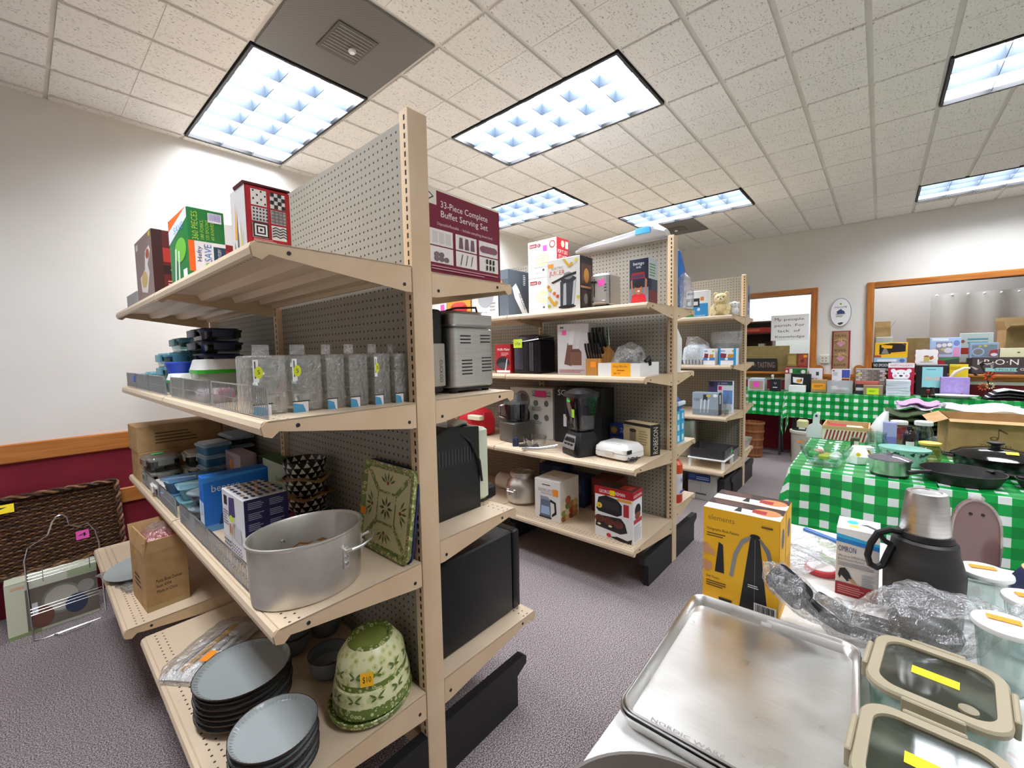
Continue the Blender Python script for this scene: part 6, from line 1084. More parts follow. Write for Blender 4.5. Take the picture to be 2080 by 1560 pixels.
# upright brown sole-shaped cover
t = thing('iron_cover', 'upright brown translucent iron cover standing behind the flask', 'iron cover', (1.74, -.214, NT + .001), 8)
BR = clear('brown_plastic', '#c9aca8', .1, .12, .8, '#8a6a66'); out = [(-.048, 0), (.048, 0), (.05, .10)] + [(.048 * math.cos(a), .14 + .085 * math.sin(a)) for a in [PI * i / 16 for i in range(17)]] + [(-.05, .10)]
m = MB(); m.prism(out, 'x', -.006, .012, BR); m.build('shell', t); MB().tube([(-.008, y, z) for y, z in out], .003, clear('clear_edge', '#f2eeee', .25, .06, .4, '#cbb8b6'), 5, True).build('clear_edge', t)
for s in (-1, 1): MB().lathe([(.004, 0), (.004, .002)], DARK, 10, M=Matrix.Translation((-.0062, s * .012, .185)) @ Matrix.Rotation(-PI / 2, 4, 'Y')).build('vent_hole', t)
MB().bbox(-.008, -.015, .222, .01, .015, .236, clear('clear_tab', '#f6f4f4', .25, .06, .3, '#e0d8d6'), .004).build('top_tab', t)
MB().tube([(-.012, .05, .03), (-.03, .02, .018), (-.035, -.03, .012), (-.02, -.08, .018), (.0, -.1, .03)], .0045, BLACKP, 6).build('cord', t)
t = thing('navy_pouch', 'navy pouch with a tan lining at the right edge behind the flask', 'pouch', (1.66, -.335, NT + .001), 0); m = MB(); bagmesh(m, [(0, 0, .0, (.06, 0, 0), (0, .06, 0)), (0, 0, .05, (.068, 0, 0), (0, .065, 0)), (0, 0, .085, (.05, 0, 0), (0, .05, 0))], C('#1c2348', .7), 71, .06); m.build('pouch_body', t); MB().lathe([(.045, .08), (.048, .09), (.03, .094)], C('#d8a878', .7), 20).build('lining', t)
# bagged black utensils
t = thing('bagged_black_utensils', 'black cooking utensils in a crinkled clear bag across the near table', 'utensil set', (1.24, .0, NT + .001), 0)
for k, pts in enumerate(([(-.115, .165, .125), (-.10, .125, .095), (-.085, .09, .065), (-.065, .05, .035), (-.045, -.01, .022), (-.035, -.05, .02)], [(.06, .10, .03), (.02, .04, .022), (.02, -.05, .025), (.05, -.13, .03)])): MB().tube(pts, [.013, .017, .016, .013, .012, .011][:len(pts)], BLACKP, 8).build('utensil_handle', t)
m = MB(); m.rr([(0, .03, .042, .016), (.004, .032, .044, .018)], C('#26262a', .35), 5, 0, 0, True, True, Matrix.Translation((-.11, .142, .115)) @ Matrix.Rotation(math.radians(38), 4, 'X') @ Matrix.Rotation(math.radians(-50), 4, 'Y')); m.build('spatula_head', t)
MB().ball(.01, -.09, .05, .05, .06, .042, C('#1e1e22', .35), 16, 9).build('ladle_head', t)
m = MB(); bagmesh(m, [(-.118, .19, .14, (.012, 0, .016), (.014, 0, -.01)), (-.112, .16, .122, (.03, 0, .03), (.03, 0, -.022)), (-.098, .115, .09, (.034, 0, .026), (.03, 0, -.03)), (-.075, .065, .055, (.04, 0, 0), (0, 0, .036)), (-.05, .03, .044, (.05, 0, 0), (0, 0, .04)), (-.03, -.02, .066, (.065, 0, 0), (0, 0, .064)), (-.01, -.06, .075, (.075, 0, 0), (0, 0, .07)), (.01, -.12, .07, (.075, 0, 0), (0, 0, .062)), (.03, -.17, .08, (.06, 0, 0), (0, 0, .05)), (.04, -.205, .10, (.02, 0, 0), (0, 0, .018)), (.05, -.235, .12, (.035, 0, 0), (0, 0, .026))], clear('crinkled_bag', '#fafafa', .32, .09, .10, '#ffffff', .8, 45), 66, .14, 22); m.build('plastic_bag', t)
# glass boxes with taupe clip lids
TAUPE = C('#a3977c', .5)
def clipbox(lb, x, y, rz, a, b):
    t = thing('clip_lid_box', lb, 'container', (x, y, NT + .001), rz, 'taupe-lidded glass boxes'); h = .075
    MB().rr([(.001, a * .86, b * .86, .03), (.008, a * .9, b * .9, .03), (h - .012, a * .95, b * .95, .035), (h - .012, a * .91, b * .91, .035), (.012, a * .85, b * .85, .03)], GLASS, 6).build('glass_bowl', t)
    m = MB(); m.rr([(h - .012, a * .99, b * .99, .04), (h - .004, a, b, .04), (h, a * .97, b * .97, .038), (h, a * .80, b * .80, .03), (h - .006, a * .79, b * .79, .03)], TAUPE, 6, 0, 0, False, False); m.build('lid_frame', t)
    MB().rr([(h - .006, a * .8, b * .8, .03), (h - .004, a * .8, b * .8, .03)], clear('lid_window', '#c9c6be', .16, .05), 6).build('lid_window', t)
    for sx, sy, ww, dd in ((-1, 0, .004, b * .42), (1, 0, .004, b * .42), (0, -1, a * .42, .004), (0, 1, a * .42, .004)): MB().bbox(sx * (a + .004) - ww, sy * (b + .004) - dd, h - .03, sx * (a + .004) + ww, sy * (b + .004) + dd, h + .001, TAUPE, .002).build('clip', t)
    MB().lathe([(.012, h - .004), (.012, h + .001), (.008, h + .002)], C('#8f856c', .5), 18, -a * .62, -b * .45).build('vent_button', t)
    sticker(t, (-.01, b * .35, h - .0035), (0, -.06, 0), (.024, 0, 0), YSTICK); return t
clipbox('taupe-lidded glass box beside the baking sheets, nearer the bag', 1.035, -.09, -6, .097, .088); clipbox('taupe-lidded glass box at the bottom edge beside the baking sheets', .80, -.072, -4, .10, .085)
def tumbler(lb, x, y, p=None, h=.125):
    if p: return dup(p, (x, y, NT + .001), 15, lb, 'lidded glass tumblers')
    t = thing('lidded_tumbler', lb, 'glass', (x, y, NT + .001), 0, 'lidded glass tumblers'); n = 10
    MB().loft([[(r * math.cos(2 * PI * (j + .5 * (k % 2)) / n), r * math.sin(2 * PI * (j + .5 * (k % 2)) / n), z) for j in range(n)] for k, (r, z) in enumerate(((.03, .001), (.032, .006), (.042, .118), (.039, .118), (.029, .012)))], clear('pressed_glass', '#eef4f2', .14, .04, .08, '#dfe4e2'), True, True, False).build('glass_wall', t)
    MB().lathe([(.046, .118), (.047, .121), (.046, .127), (.04, .130), (.01, .131)], WHITE, 32).build('lid', t); sticker(t, (-.005, .025, .1315), (0, -.045, 0), (.02, 0, 0), OSTICK); return t
tb = tumbler('white-lidded faceted glass nearest the taupe-lidded boxes', 1.21, -.195); tumbler('white-lidded faceted glass just behind the nearest one', 1.36, -.255, tb); tumbler('white-lidded faceted glass close to the black flask', 1.47, -.20, tb); tumbler('white-lidded faceted glass at the right edge of the picture', 1.12, -.275, tb)
t = thing('glass_jar', 'open glass jar with a metal rim in the lower right corner', 'jar', (.90, -.235, NT + .001), 0); MB().lathe([(.04, .001), (.043, .008), (.043, .08), (.038, .08), (.038, .01)], GLASS, 28).build('jar_body', t); MB().lathe([(.045, .07), (.045, .084), (.041, .084)], C('#8f908c', .3, .8), 28, c0=False, c1=False).build('metal_rim', t)
# ------------------------------------------------------------------ middle tables
t = thing('glass_bowl', 'large clear glass bowl of small parts on the gingham cloth', 'bowl', (2.80, .205, MT + .002), 0); MB().lathe([(.055, .001), (.065, .004), (.10, .06), (.118, .105), (.114, .105), (.096, .06), (.06, .01)], GLASS, 44).build('bowl_body', t)
for i, (x, y, z, c) in enumerate(((.0, .03, .04, '#e8e6e0'), (.03, -.02, .045, '#d8a83a'), (-.03, -.03, .05, '#f0eee8'), (.02, .05, .06, '#4a9a4a'), (-.02, .05, .055, '#c8c23a'), (.05, .02, .055, '#5a6a8a'), (-.05, .0, .06, '#e6dfd2'), (0, -.06, .06, '#d8907a'))): MB().bbox(x - .022, y - .018, z - .018, x + .022, y + .018, z + .012, C(c, .5), .008, Matrix.Rotation(i * .3, 4, 'Z')).build('small_packet', t)
t = thing('white_wrapper', 'crumpled white tissue beside the glass bowl', 'tissue', (2.95, .075, MT + .002), 0); m = MB(); bagmesh(m, [(0, 0, .0, (.04, 0, 0), (0, .045, 0)), (0, 0, .04, (.045, 0, 0), (0, .05, 0)), (.01, 0, .09, (.02, 0, 0), (0, .025, 0))], C('#f3f2ee', .7), 81, .16); m.build('tissue_paper', t); sticker(t, (-.05, .005, .045), (0, -.02, 0), (0, 0, .02), YSTICK, None, shape='e')
t = thing('saucepan', 'small steel saucepan with a clear lid on the middle table', 'saucepan', (2.765, -.05, MT + .002), 0); MB().lathe([(.068, .0), (.072, .004), (.074, .012)], BLACKP, 36).build('base', t); MB().lathe([(.074, .012), (.078, .075), (.082, .08), (.078, .08)], STEEL, 36, c0=False, c1=False).build('pan_wall', t); MB().lathe([(.082, .08), (.082, .084), (.05, .096), (.012, .1), (.012, .112), (.006, .114)], clear('pan_lid', '#d0ccd4', .2, .05, .2, '#c9c4cc'), 36).build('lid', t)
t = thing('oval_dish', 'oval mint dish with a black leaf pattern behind the saucepan', 'dish', (3.04, -.11, MT + .002), -20); MB().lathe([(.07, 0), (.09, .05), (.105, .085), (.101, .086), (.085, .05)], pattern('leaf_pattern', 'speck', '#9fd0be', '#20362e', '#a8d8c6', .022), 40, 0, 0, .8, 1).build('dish_body', t); MB().lathe([(.106, .083), (.106, .09), (.09, .092), (.01, .09)], C('#7fb8a8', .3), 40, 0, 0, .8, 1).build('lid', t)
CAST = noisy('cast_iron', '#1d1a19', '#2a2624', 60, .55, .2, None, .15)
def skillet(lb, x, y, r, h, ang, hl):
    t = thing('cast_iron_skillet', lb, 'skillet', (x, y, MT + .002), 0, 'cast iron skillets'); MB().lathe([(r * .8, 0), (r * .84, .003), (r, h), (r * .97, h), (r * .82, .008), (r * .3, .006)], CAST, 52).build('pan_body', t); c, s = math.cos(ang), math.sin(ang)
    MB().tube([(c * r * .95, s * r * .95, h - .01), (c * (r + .02), s * (r + .02), h - .006), (c * (r + hl), s * (r + hl), h - .012)], [.012, .009, .011], CAST, 8).build('handle', t); MB().bbox(-.03, -.012, h - .012, .03, .012, h - .003, CAST, .003, Matrix.Rotation(ang + PI, 4, 'Z') @ Matrix.Translation((r + .005, 0, 0))).build('helper_lip', t)
skillet('large cast iron skillet at the front of the middle table', 2.82, -.295, .142, .052, math.radians(128), .09); skillet('smaller cast iron skillet at the right edge of the middle table', 2.86, -.56, .10, .04, math.radians(-120), .09)
t = thing('black_casserole', 'glossy black lidded casserole behind the large skillet', 'pot', (3.11, -.435, MT + .002), 0); MB().lathe([(.12, 0), (.14, .03), (.148, .075)], C('#151414', .25), 48).build('pot_body', t); MB().lathe([(.152, .075), (.153, .082), (.12, .105), (.05, .12), (.02, .123)], C('#141313', .1), 48).build('lid', t); MB().lathe([(.016, .12), (.016, .135), (.03, .142), (.03, .148), (.01, .15)], BLACKP, 24).build('lid_knob', t)
for s in (-1, 1): MB().tube([(.02, s * .145, .07), (.01, s * .178, .072), (-.03, s * .178, .072), (-.04, s * .143, .07)], .007, BLACKP, 8).build('side_handle', t)
sticker(t, (-.10, -.02, .1095), (0, -.04, 0), (.022, 0, .009), YSTICK)
t = openbox('big_open_carton', 'large brown open carton with a musical note on the right middle table', 3.40, -.68, MT + .002, 3.78, -.29, .215, {'L': (.05, -12), 'B': (.08, -25), 'R': (.1, -15)}, {}, 2)
FL_ = face(-.19, -.195, 0, .19, .195, .215, 'L')
m = MB(); printed(m, *FL_, [('t', 'ZWIESEL', .30, .34, .07, '#6a4a28', .32)]); m.build('printed_name', t)
m = MB(); printed(m, *FL_, [('e', .44, .56, .04, .05, '#6a4a28'), ('e', .44, .56, .024, .03, '#b08b5c'), ('r', .475, .56, .484, .82, '#6a4a28'), ('p', [(.475, .82), (.56, .72), (.56, .68), (.475, .77)], '#6a4a28')]); m.build('printed_note', t)
for lb, nm, x, y, r, h, body, cap, cc in (('tall glass jar with a white lid beside the lilac box', 'glass_jar', 3.50, -.10, .036, .17, clear('red_jar', '#f2e6e6', .12, .05, .3, '#d0404a'), .04, '#f0eeea'), ('dark bottle with a black cap and white label', 'bottle', 3.30, -.137, .027, .17, C('#2a2226', .2), .012, '#141414'), ('wide clear glass canister behind the dark bottle', 'glass_jar', 3.40, -.20, .042, .19, GLASS, .04, '#dfe6e4'), ('yellow-lidded short glass jar in front of the canister', 'glass_jar', 3.20, -.215, .045, .105, clear('amber_jar', '#e8e2c8', .12, .05, .3, '#b9a05a'), .046, '#e6c25a')):
    t = thing(nm, lb, 'jar' if nm == 'glass_jar' else 'bottle', (x, y, MT + .002), 0); MB().lathe([(r * .9, .001), (r, .008), (r, h * .68), (r * .8, h * .8), (max(cap * .85, r * .4), h * .86), (max(cap * .85, r * .4), h * .9)], body, 28).build('jar_body', t); MB().lathe([(cap, h * .88), (cap, h * .98), (cap * .9, h)], C(cc, .4), 24).build('lid', t)
    if nm == 'bottle': m = MB(); m.loft([[(r * 1.01 * math.cos(a), r * 1.01 * math.sin(a), z) for a in [math.radians(150 + 6 * i) for i in range(15)]] for z in (.05, .085)], WHITE, False, False, True, None, False); m.build('label', t)
pbox('lilac_box', 'lilac carton standing among the jars', 'box', 3.30, -.085, MT + .002, 3.36, -.025, .18, '#8f8fe0', {'L': [('r', 0, .55, 1, 1, '#b4b8ee')]})
t = thing('glass_vase', 'round clear glass vase behind the glass bowl', 'vase', (3.22, .0, MT + .002), 0); MB().lathe([(.03, .001), (.05, .02), (.056, .06), (.04, .105), (.045, .13), (.042, .13), (.037, .105), (.052, .06), (.046, .02), (.03, .006)], GLASS, 32).build('vase_body', t)
t = pbox('tagged_gift_box', 'small white box with a colourful tag before the glass vase', 'box', 3.03, .015, MT + .095, 3.08, .07, .075, '#f2f2f0', {'L': [('e', .5, .5, .25, .3, '#c88a2a'), ('e', .45, .6, .12, .15, '#2a5a3a')]}, 20); t.location.z = MT + .002
pbox('small_dark_box', 'small dark olive box behind the white tissue', 'box', 3.20, .075, MT + .002, 3.24, .115, .09, '#4a4a36', {'L': [('r', .4, .2, .95, .8, '#e0d8c0')]})
t = openbox('striped_crate', 'wooden tray with red and white striped paper on the middle table', 3.58, .035, MT + .002, 3.86, .28, .095, {}, {'L': [('r', 0, 0, 1, .75, '#e8dcc8')] + [('p', [(.04 + .08 * i, .02), (.08 + .08 * i, .02), (.02 + .08 * i + .12, .72), (.08 * i + .10, .72)], '#a02a30') for i in range(11)]}, 0, wood('crate_wood', '#caa06a', '#dcb884', 'y'), .008, 'tray')
m = MB(); m.bbox(-.09, -.09, .05, .09, .09, .075, C('#d8c8ae', .8), .012); m.build('paper_fill', t); MB().bbox(-.1, .0, .076, .0, .1, .092, C('#b0242c', .5), .004).build('red_packet', t)
t = thing('cutting_board', 'white paddle cutting board with a round handle standing on the middle table', 'cutting board', (3.60, .318, MT + .002), 0); m = MB(); m.prism([(-.045, 0), (.05, 0), (.055, .05), (.04, .085), (.018, .1), (.015, .15)] + [(-.003 + .018 * math.cos(a), .152 + .02 * math.sin(a)) for a in [PI * i / 8 for i in range(1, 8)]] + [(-.021, .15), (-.02, .1), (-.05, .07)], 'x', -.006, .006, C('#e9edf2', .4)); m.build('board', t); MB().box(-.0066, -.008, .145, -.006, .004, .16, DARK).build('hang_hole', t)
t = thing('white_plastic_bag', 'white plastic bag with a loop handle on the middle table', 'bag', (3.68, -.012, MT + .002), 0); m = MB(); bagmesh(m, [(0, 0, 0, (.05, 0, 0), (0, .045, 0)), (0, 0, .08, (.055, 0, 0), (0, .05, 0)), (0, -.01, .15, (.03, 0, 0), (0, .03, 0)), (0, -.03, .2, (.008, 0, 0), (0, .012, 0))], C('#eef0f2', .4), 91, .15); m.build('bag_body', t)
def pile(lb, x, y, z, sx, sy, h, cols, seed, name='folded_clothes', cat='clothing'):
    t = thing(name, lb, cat, (x, y, z), 0); rnd = random.Random(seed); n = len(cols); q = h / n
    for i, c in enumerate(cols):
        m = MB(); rings = []
        for k in range(11):
            yy = -sy + 2 * sy * k / 10; e = .5 + .5 * math.sin(PI * k / 10); rings.append([(sx * (1 + rnd.uniform(-.06, .06)) * math.cos(2 * PI * j / 14) * (.8 + .2 * e), yy + rnd.uniform(-.008, .008), q * (i + .5) + q * .58 * e * math.sin(2 * PI * j / 14) * (1 + rnd.uniform(-.1, .25)) + .012 * math.sin(5 * yy / sy + i)) for j in range(14)])
        m.loft(rings, noisy('fabric_' + c.strip('#'), c, c, 40, .9, 0, None, .3) if False else C(c, .9), True, True, True); m.build('garment', t)
    return t
_P = MT + .016
pile('pile of olive green and navy folded clothes', 3.98, -.17, _P, .15, .13, .17, ['#20242e', '#3d4a2c', '#4b5a35', '#414e30'], 3); pile('lavender and white folded clothes lying on the olive pile', 4.0, -.20, _P + .18, .12, .10, .055, ['#e6e2ea', '#c79ad6'], 4); pile('white folded shirts behind the big open carton', 4.03, -.52, _P, .15, .19, .22, ['#3a4a66', '#26262c', '#f0f0f2', '#f4f4f6'], 5)
pile('pale blue and white folded cloths at the far side of the middle table', 3.98, -.88, _P, .15, .11, .16, ['#4a5a76', '#8a98b4', '#e2e4ea'], 6)
# ------------------------------------------------------------------ under the far tables
t = thing('ice_cream_bucket', 'cream ice cream churn bucket with an orange sticker under the far table', 'bucket', (6.05, .66, 0), 0); CR_ = C('#d9d6c4', .45)
MB().lathe([(.095, 0), (.10, .01), (.115, .36), (.118, .365), (.108, .37)], CR_, 36).build('bucket_body', t); MB().lathe([(.125, .355), (.127, .365), (.127, .385), (.12, .39)], CR_, 36, c0=False).build('rim', t); MB().lathe([(.112, .38), (.1, .4), (.05, .41)], DARK, 30).build('cover', t); MB().bbox(-.05, -.055, .41, .05, .055, .51, C('#d3d09a', .45), .015).build('motor', t); MB().bbox(-.062, -.03, .385, -.05, .03, .42, WHITE, .003).build('clamp', t)
sticker(t, (-.113, .035, .25), (0, -.07, 0), (.0, 0, .03), OSTICK)
t = thing('bushel_basket', 'brown slatted bushel basket under the far left table', 'basket', (6.05, 1.175, 0), 0); BK = wood('basket_wood', '#7a4526', '#9c6038', 'z')
for k in range(20): a = 2 * PI * k / 20; MB().loft([[(r * math.cos(a + d), r * math.sin(a + d), z) for d in (-.14, .14)] + [((r - .004) * math.cos(a + d), (r - .004) * math.sin(a + d), z) for d in (.14, -.14)] for r, z in ((.10, 0), (.115, .2), (.125, .44))], BK, True, True, False).build('slat', t)
for z, r in ((.03, .104), (.13, .112), (.23, .119), (.33, .124), (.43, .129)): MB().lathe([(r, z - .012), (r + .003, z - .01), (r + .003, z + .01), (r, z + .012)], wood('basket_hoop', '#8a5230', '#a96c42', 'z'), 36, c0=False, c1=False).build('hoop', t)
MB().lathe([(.10, .004), (.10, .008)], BK, 24).build('bottom', t)
t = thing('wooden_bench', 'dark wooden bench with two arched posts behind the far table', 'bench', (6.66, .36, 0), 0)
for yy in (.215, -.175): m = MB(); m.prism([(yy - .05, 0), (yy + .05, 0), (yy + .05, 1.08)] + [(yy + .05 * math.cos(a), 1.085 + .05 * math.sin(a)) for a in [PI * i / 10 for i in range(11)]] + [(yy - .05, 1.08)], 'x', -.012, .012, OAKZ); m.build('post', t)
MB().bbox(-.012, -.13, .93, .008, .17, 1.0, OAK, .004).build('top_rail', t); MB().bbox(-.012, -.13, .15, .008, .17, .5, C('#4a2413', .5), .004).build('lower_panel', t)
# ================================================================== goods on the far tables and the window sills
def fb(name, lb, cat, X, ya, yb, z, h, d, col, prints=None, rz=0, group=None): return pbox(name, lb, cat, X, min(ya, yb), z, X + d, max(ya, yb), h, col, prints, rz, group)
TZ = FTZ + .003; SZ = WZ0 + .001
t = openbox('storage_bin', 'pale bin with a pink price card at the left of the far table', 6.30, 1.10, TZ, 6.46, 1.29, .145, {}, {'L': [('r', .1, .1, .9, .85, '#b89b86'), ('r', .32, .3, .68, .75, '#ff4fd0')]}, 0, C('#c9cdd2', .4), .004, 'bin')
m = MB(); m.bbox(-.06, -.08, .14, .06, .08, .158, C('#cdd8e6', .5), .004); m.build('papers', t)
fb('black_pack', 'small black box with white lettering on the far left table', 'box', 6.28, 1.04, .925, TZ, .15, .08, '#201d1f', {'L': [('r', 0, 0, 1, 1, '#221f21'), ('t', 'U', .42, .6, .18, '#f0f0f0'), ('lines', .3, .26, .72, .42, 1, '#f0f0f0')]})
t = thing('spray_bottles', 'white spray bottle standing behind the small black box', 'bottle', (6.44, 1.035, TZ), 0); MB().lathe([(.028, 0), (.03, .01), (.03, .12), (.012, .15), (.012, .17)], WHITE, 18).build('bottle_body', t); MB().bbox(-.03, -.012, .17, .02, .012, .2, WHITE, .005).build('trigger_head', t); MB().lathe([(.0305, .03), (.0305, .09)], C('#3f7a3c', .4), 18, c0=False, c1=False).build('label', t)
fb('black_gift_bag', 'black bag with a white tag on the long far table', 'bag', 6.42, .835, .63, TZ, .215, .07, '#17161a', {'L': [('p', [(.12, .5), (.6, .42), (.64, .78), (.1, .82)], '#f0eeea'), ('e', .42, .6, .14, .1, '#e0902a'), ('r', .5, .6, .56, .72, '#2a2a30')]}, 0)
fb('white_low_box', 'low white carton at the left end of the long far table', 'box', 6.26, .835, .67, TZ, .08, .12, '#f4f3f1', {})
t = fb('tan_carton', 'tan carton with an orange price card on the long far table', 'box', 6.36, .62, .47, TZ, .15, .14, CARD, {'L': [('r', .05, .25, .95, .72, '#ffa620'), ('lines', .2, .4, .8, .6, 2, '#8a4a10')]})
fb('christmas_box', 'green and red christmas box on the window sill edge', 'box', 6.50, .91, .675, TZ + .0, .285, .07, '#e6dfd8', {'L': [('r', 0, .74, 1, 1, '#2f7a3a'), ('r', 0, .74, .22, 1, '#b8322e'), ('r', .2, .78, .34, .96, '#f0ece6'), ('e', .6, .86, .1, .07, '#1d5a2a'), ('e', .82, .84, .1, .08, '#f0ece6'), ('e', .08, .85, .06, .06, '#f0ece6')]})
fb('picture_card', 'white card with a dark green mug picture behind the tan carton', 'card', 6.53, .66, .525, TZ, .285, .012, '#eae6ee', {'L': [('r', .52, .68, .74, .84, '#2c4a3c'), ('e', .55, .52, .06, .03, '#2c4a3c'), ('r', .3, .5, .36, .56, '#b46aa0')]})
t = openbox('clear_bin', 'clear plastic bin of small white items on the long far table', 6.30, .225, TZ, 6.47, .46, .145, {}, {}, 0, clear('bin_plastic', '#f2f2f4', .14, .08, .3, '#eceef0'), .003, 'bin')
for i, (x, y, z, c) in enumerate(((-.02, .05, .03, '#f2f0ee'), (.02, -.04, .035, '#f0f0f2'), (-.03, -.06, .025, '#e2dede'), (.03, .06, .05, '#f6f4f2'), (-.05, .01, .02, '#c02a34'))): MB().bbox(x - .03, y - .035, z - .02, x + .03, y + .035, z + .025, C(c, .6), .012).build('packet', t)
fb('leaflet', 'white printed leaflet standing in the clear bin', 'leaflet', 6.49, .43, .258, TZ, .28, .006, '#eeeef2', {'L': [('r', .55, .62, .98, .96, '#4a5ab0'), ('r', .55, .42, .98, .58, '#8a1f48'), ('r', .55, .58, .98, .62, '#e8c43a'), ('e', .1, .92, .05, .03, '#a02030'), ('lines', .08, .7, .4, .86, 3, '#a8a8b0')]})
for i in range(4):
    fb('board_game', ['bottom', 'second', 'third', 'top red'][i] + ' flat game box in the pile below the stone-pattern box', 'board game', 6.36, .20, .0, TZ + .036 * i, .035, .15, ['#2a2a30', '#e8e6e6', '#24242a', '#b04a44'][i], {'L': [('r', .04, .15, .96, .85, ['#3c3c44', '#d8d6d8', '#34343c', '#c86a60'][i])]}, [0, 1, -1, 1][i], 'board games')
fb('neon_tag_box', 'tan box with a neon yellow card before the game pile', 'box', 6.27, .13, -.035, TZ, .108, .075, '#a8906e', {'L': [('r', .18, .06, .8, .72, '#d8f51e'), ('lines', .3, .3, .65, .5, 2, '#6a7a10')]})
fb('stone_tile_box', 'grey stone-pattern mosaic box above the game pile', 'box', 6.53, .21, -.055, TZ, .285, .06, '#b5b0aa', {'L': [('r', .0, .46, 1, .95, '#8d8881')] + [('r', .02 + .2 * (i % 5) + (.08 if (i // 5) % 2 else 0), .5 + .09 * (i // 5), .17 + .2 * (i % 5) + (.06 if (i // 5) % 2 else 0), .575 + .09 * (i // 5), ['#cfcac2', '#6d6862', '#a8a29a', '#e4e0da', '#7d776f'][(i * 7) % 5]) for i in range(25)] + [('e', .12, .78, .06, .04, '#d8e02a')]})
for i in range(3):
    fb('wrapped_linen', ['bottom', 'middle', 'top'][i] + ' white plastic-wrapped linen pack on the long far table', 'packet', 6.27, -.06, -.255, TZ + .058 * i, .056, .14, C('#e3e9f2', .25), {'L': [('p', [(.05, .3), (.9, .5), (.92, .62), (.05, .45)], '#b9c8de')]}, [1, -2, 2][i], 'wrapped linen packs')
fb('polar_bear_bag', 'crimson happy holidays gift bag with a white bear face', 'gift bag', 6.45, -.075, -.288, TZ, .35, .09, '#b8173f', {'L': [('r', 0, .86, 1, 1, '#f0eeec'), ('t', 'HAPPY HOLIDAYS', .08, .895, .07, '#b04a62', .84), ('e', .5, .62, .34, .18, '#f4f4f6'), ('e', .2, .76, .1, .065, '#f4f4f6'), ('e', .8, .76, .1, .065, '#f4f4f6'), ('e', .5, .58, .15, .07, '#ffffff'), ('e', .5, .6, .075, .03, '#1c1a1e'), ('e', .39, .68, .025, .018, '#1c1a1e'), ('e', .61, .68, .025, .018, '#1c1a1e'), ('e', .28, .6, .06, .035, '#f2a0b4'), ('e', .72, .6, .06, .035, '#f2a0b4'), ('r', .22, .4, .8, .5, '#4a7a58')]})
fb('photo_frame', 'black frame with an aqua insert on the long far table', 'picture frame', 6.52, -.305, -.545, TZ, .335, .03, '#1e1c20', {'L': [('r', .2, .25, .86, .92, '#9adce2'), ('r', .3, .48, .52, .6, '#cfcac2'), ('r', .56, .48, .8, .6, '#cfcac2'), ('lines', .34, .82, .74, .86, 1, '#2a6a7a'), ('r', .0, .97, 1, 1, '#b8b4b0')]}, 0)
fb('purple_box', 'lavender textured box with a small red mark on the long far table', 'box', 6.415, -.49, -.70, TZ, .205, .09, noisy('lavender_texture', '#a78fd2', '#b39cdc', 40, .7), {'L': [('e', .74, .16, .04, .035, '#c02a3a')]})
t = thing('binoculars', 'black and brown binoculars before the photo frame', 'binoculars', (6.27, -.39, TZ), 0)
for s in (-1, 1): MB().lathe([(.025, 0), (.027, .01), (.02, .05), (.015, .09), (.018, .105)], C('#241a18', .4), 18, 0, s * .028).build('barrel', t); MB().lathe([(.02, .004), (.006, .0045)], C('#c2a24a', .3, .6), 16, -.022, s * .028, M=Matrix.Translation((0, 0, .02))).build('lens_ring', t)
MB().bbox(-.01, -.02, .04, .01, .02, .08, C('#7a1c24', .4), .004).build('bridge', t)
t = thing('oval_tray', 'large white oval tray with a green foot on the long far table', 'tray', (6.35, -.80 + .10, TZ), 0); MB().lathe([(.10, 0), (.105, .012), (.17, .028), (.172, .032), (.1, .02)], C('#f2f2ee', .3), 44, 0, 0, .62, 1.05).build('tray_body', t); MB().lathe([(.108, .0), (.11, .01)], C('#5aa878', .4), 44, 0, 0, .62, 1.05).build('green_foot', t); t.location = (6.29, -.575, TZ + .0)
t = thing('newspaper_stack', 'fanned black and white papers at the right end of the far table', 'papers', (6.36, -.94, TZ), 0)
for k in range(6): m = MB(); m.loft([[(-.12, .15 - .05 * k * .3, .004 + .014 * k), (-.12, .0, .016 + .016 * k), (-.12, -.2, .004 + .012 * k)], [(.12, .15 - .05 * k * .3, .006 + .014 * k), (.12, .0, .018 + .016 * k), (.12, -.2, .006 + .012 * k)], [(.12, .15 - .05 * k * .3, .010 + .014 * k), (.12, .0, .022 + .016 * k), (.12, -.2, .010 + .012 * k)], [(-.12, .15 - .05 * k * .3, .010 + .014 * k), (-.12, .0, .022 + .016 * k), (-.12, -.2, .010 + .012 * k)]], C('#26262a' if k % 2 == 0 else '#e6e6ea', .6), False, False, True, None, False); m.build('paper_sheet', t)
t = thing('flower_spray', 'orange and cream artificial flowers on dark stems at the far table', 'flowers', (6.27, -.795, TZ), 0)
MB().tube([(0, .03, .0), (.0, -.02, .12), (0, .0, .22), (.01, .04, .33)], .006, C('#2a1c16', .8), 6).build('stem', t)
for k, (y, z, r, c, c2) in enumerate(((-.01, .235, .05, '#e2571a', '#5a2a12'), (.025, .125, .042, '#d8501e', '#5a2a12'), (-.02, .135, .035, '#f0dca0', '#2a241a'))):
    f = MB(); f.ball(-.03, y, z, .010, .014, .014, C(c2, .8), 10, 6); f = f.build('blossom', t)
    for j in range(9): a = 2 * PI * j / 9; m = MB(); m.add([(-.03, y + .01 * math.cos(a), z + .01 * math.sin(a)), (-.036, y + r * .7 * math.cos(a - .24), z + r * .7 * math.sin(a - .24)), (-.028, y + r * math.cos(a), z + r * math.sin(a)), (-.036, y + r * .7 * math.cos(a + .24), z + r * .7 * math.sin(a + .24))], [(0, 1, 2, 3)], C(c, .6)); m.build('petal', f)
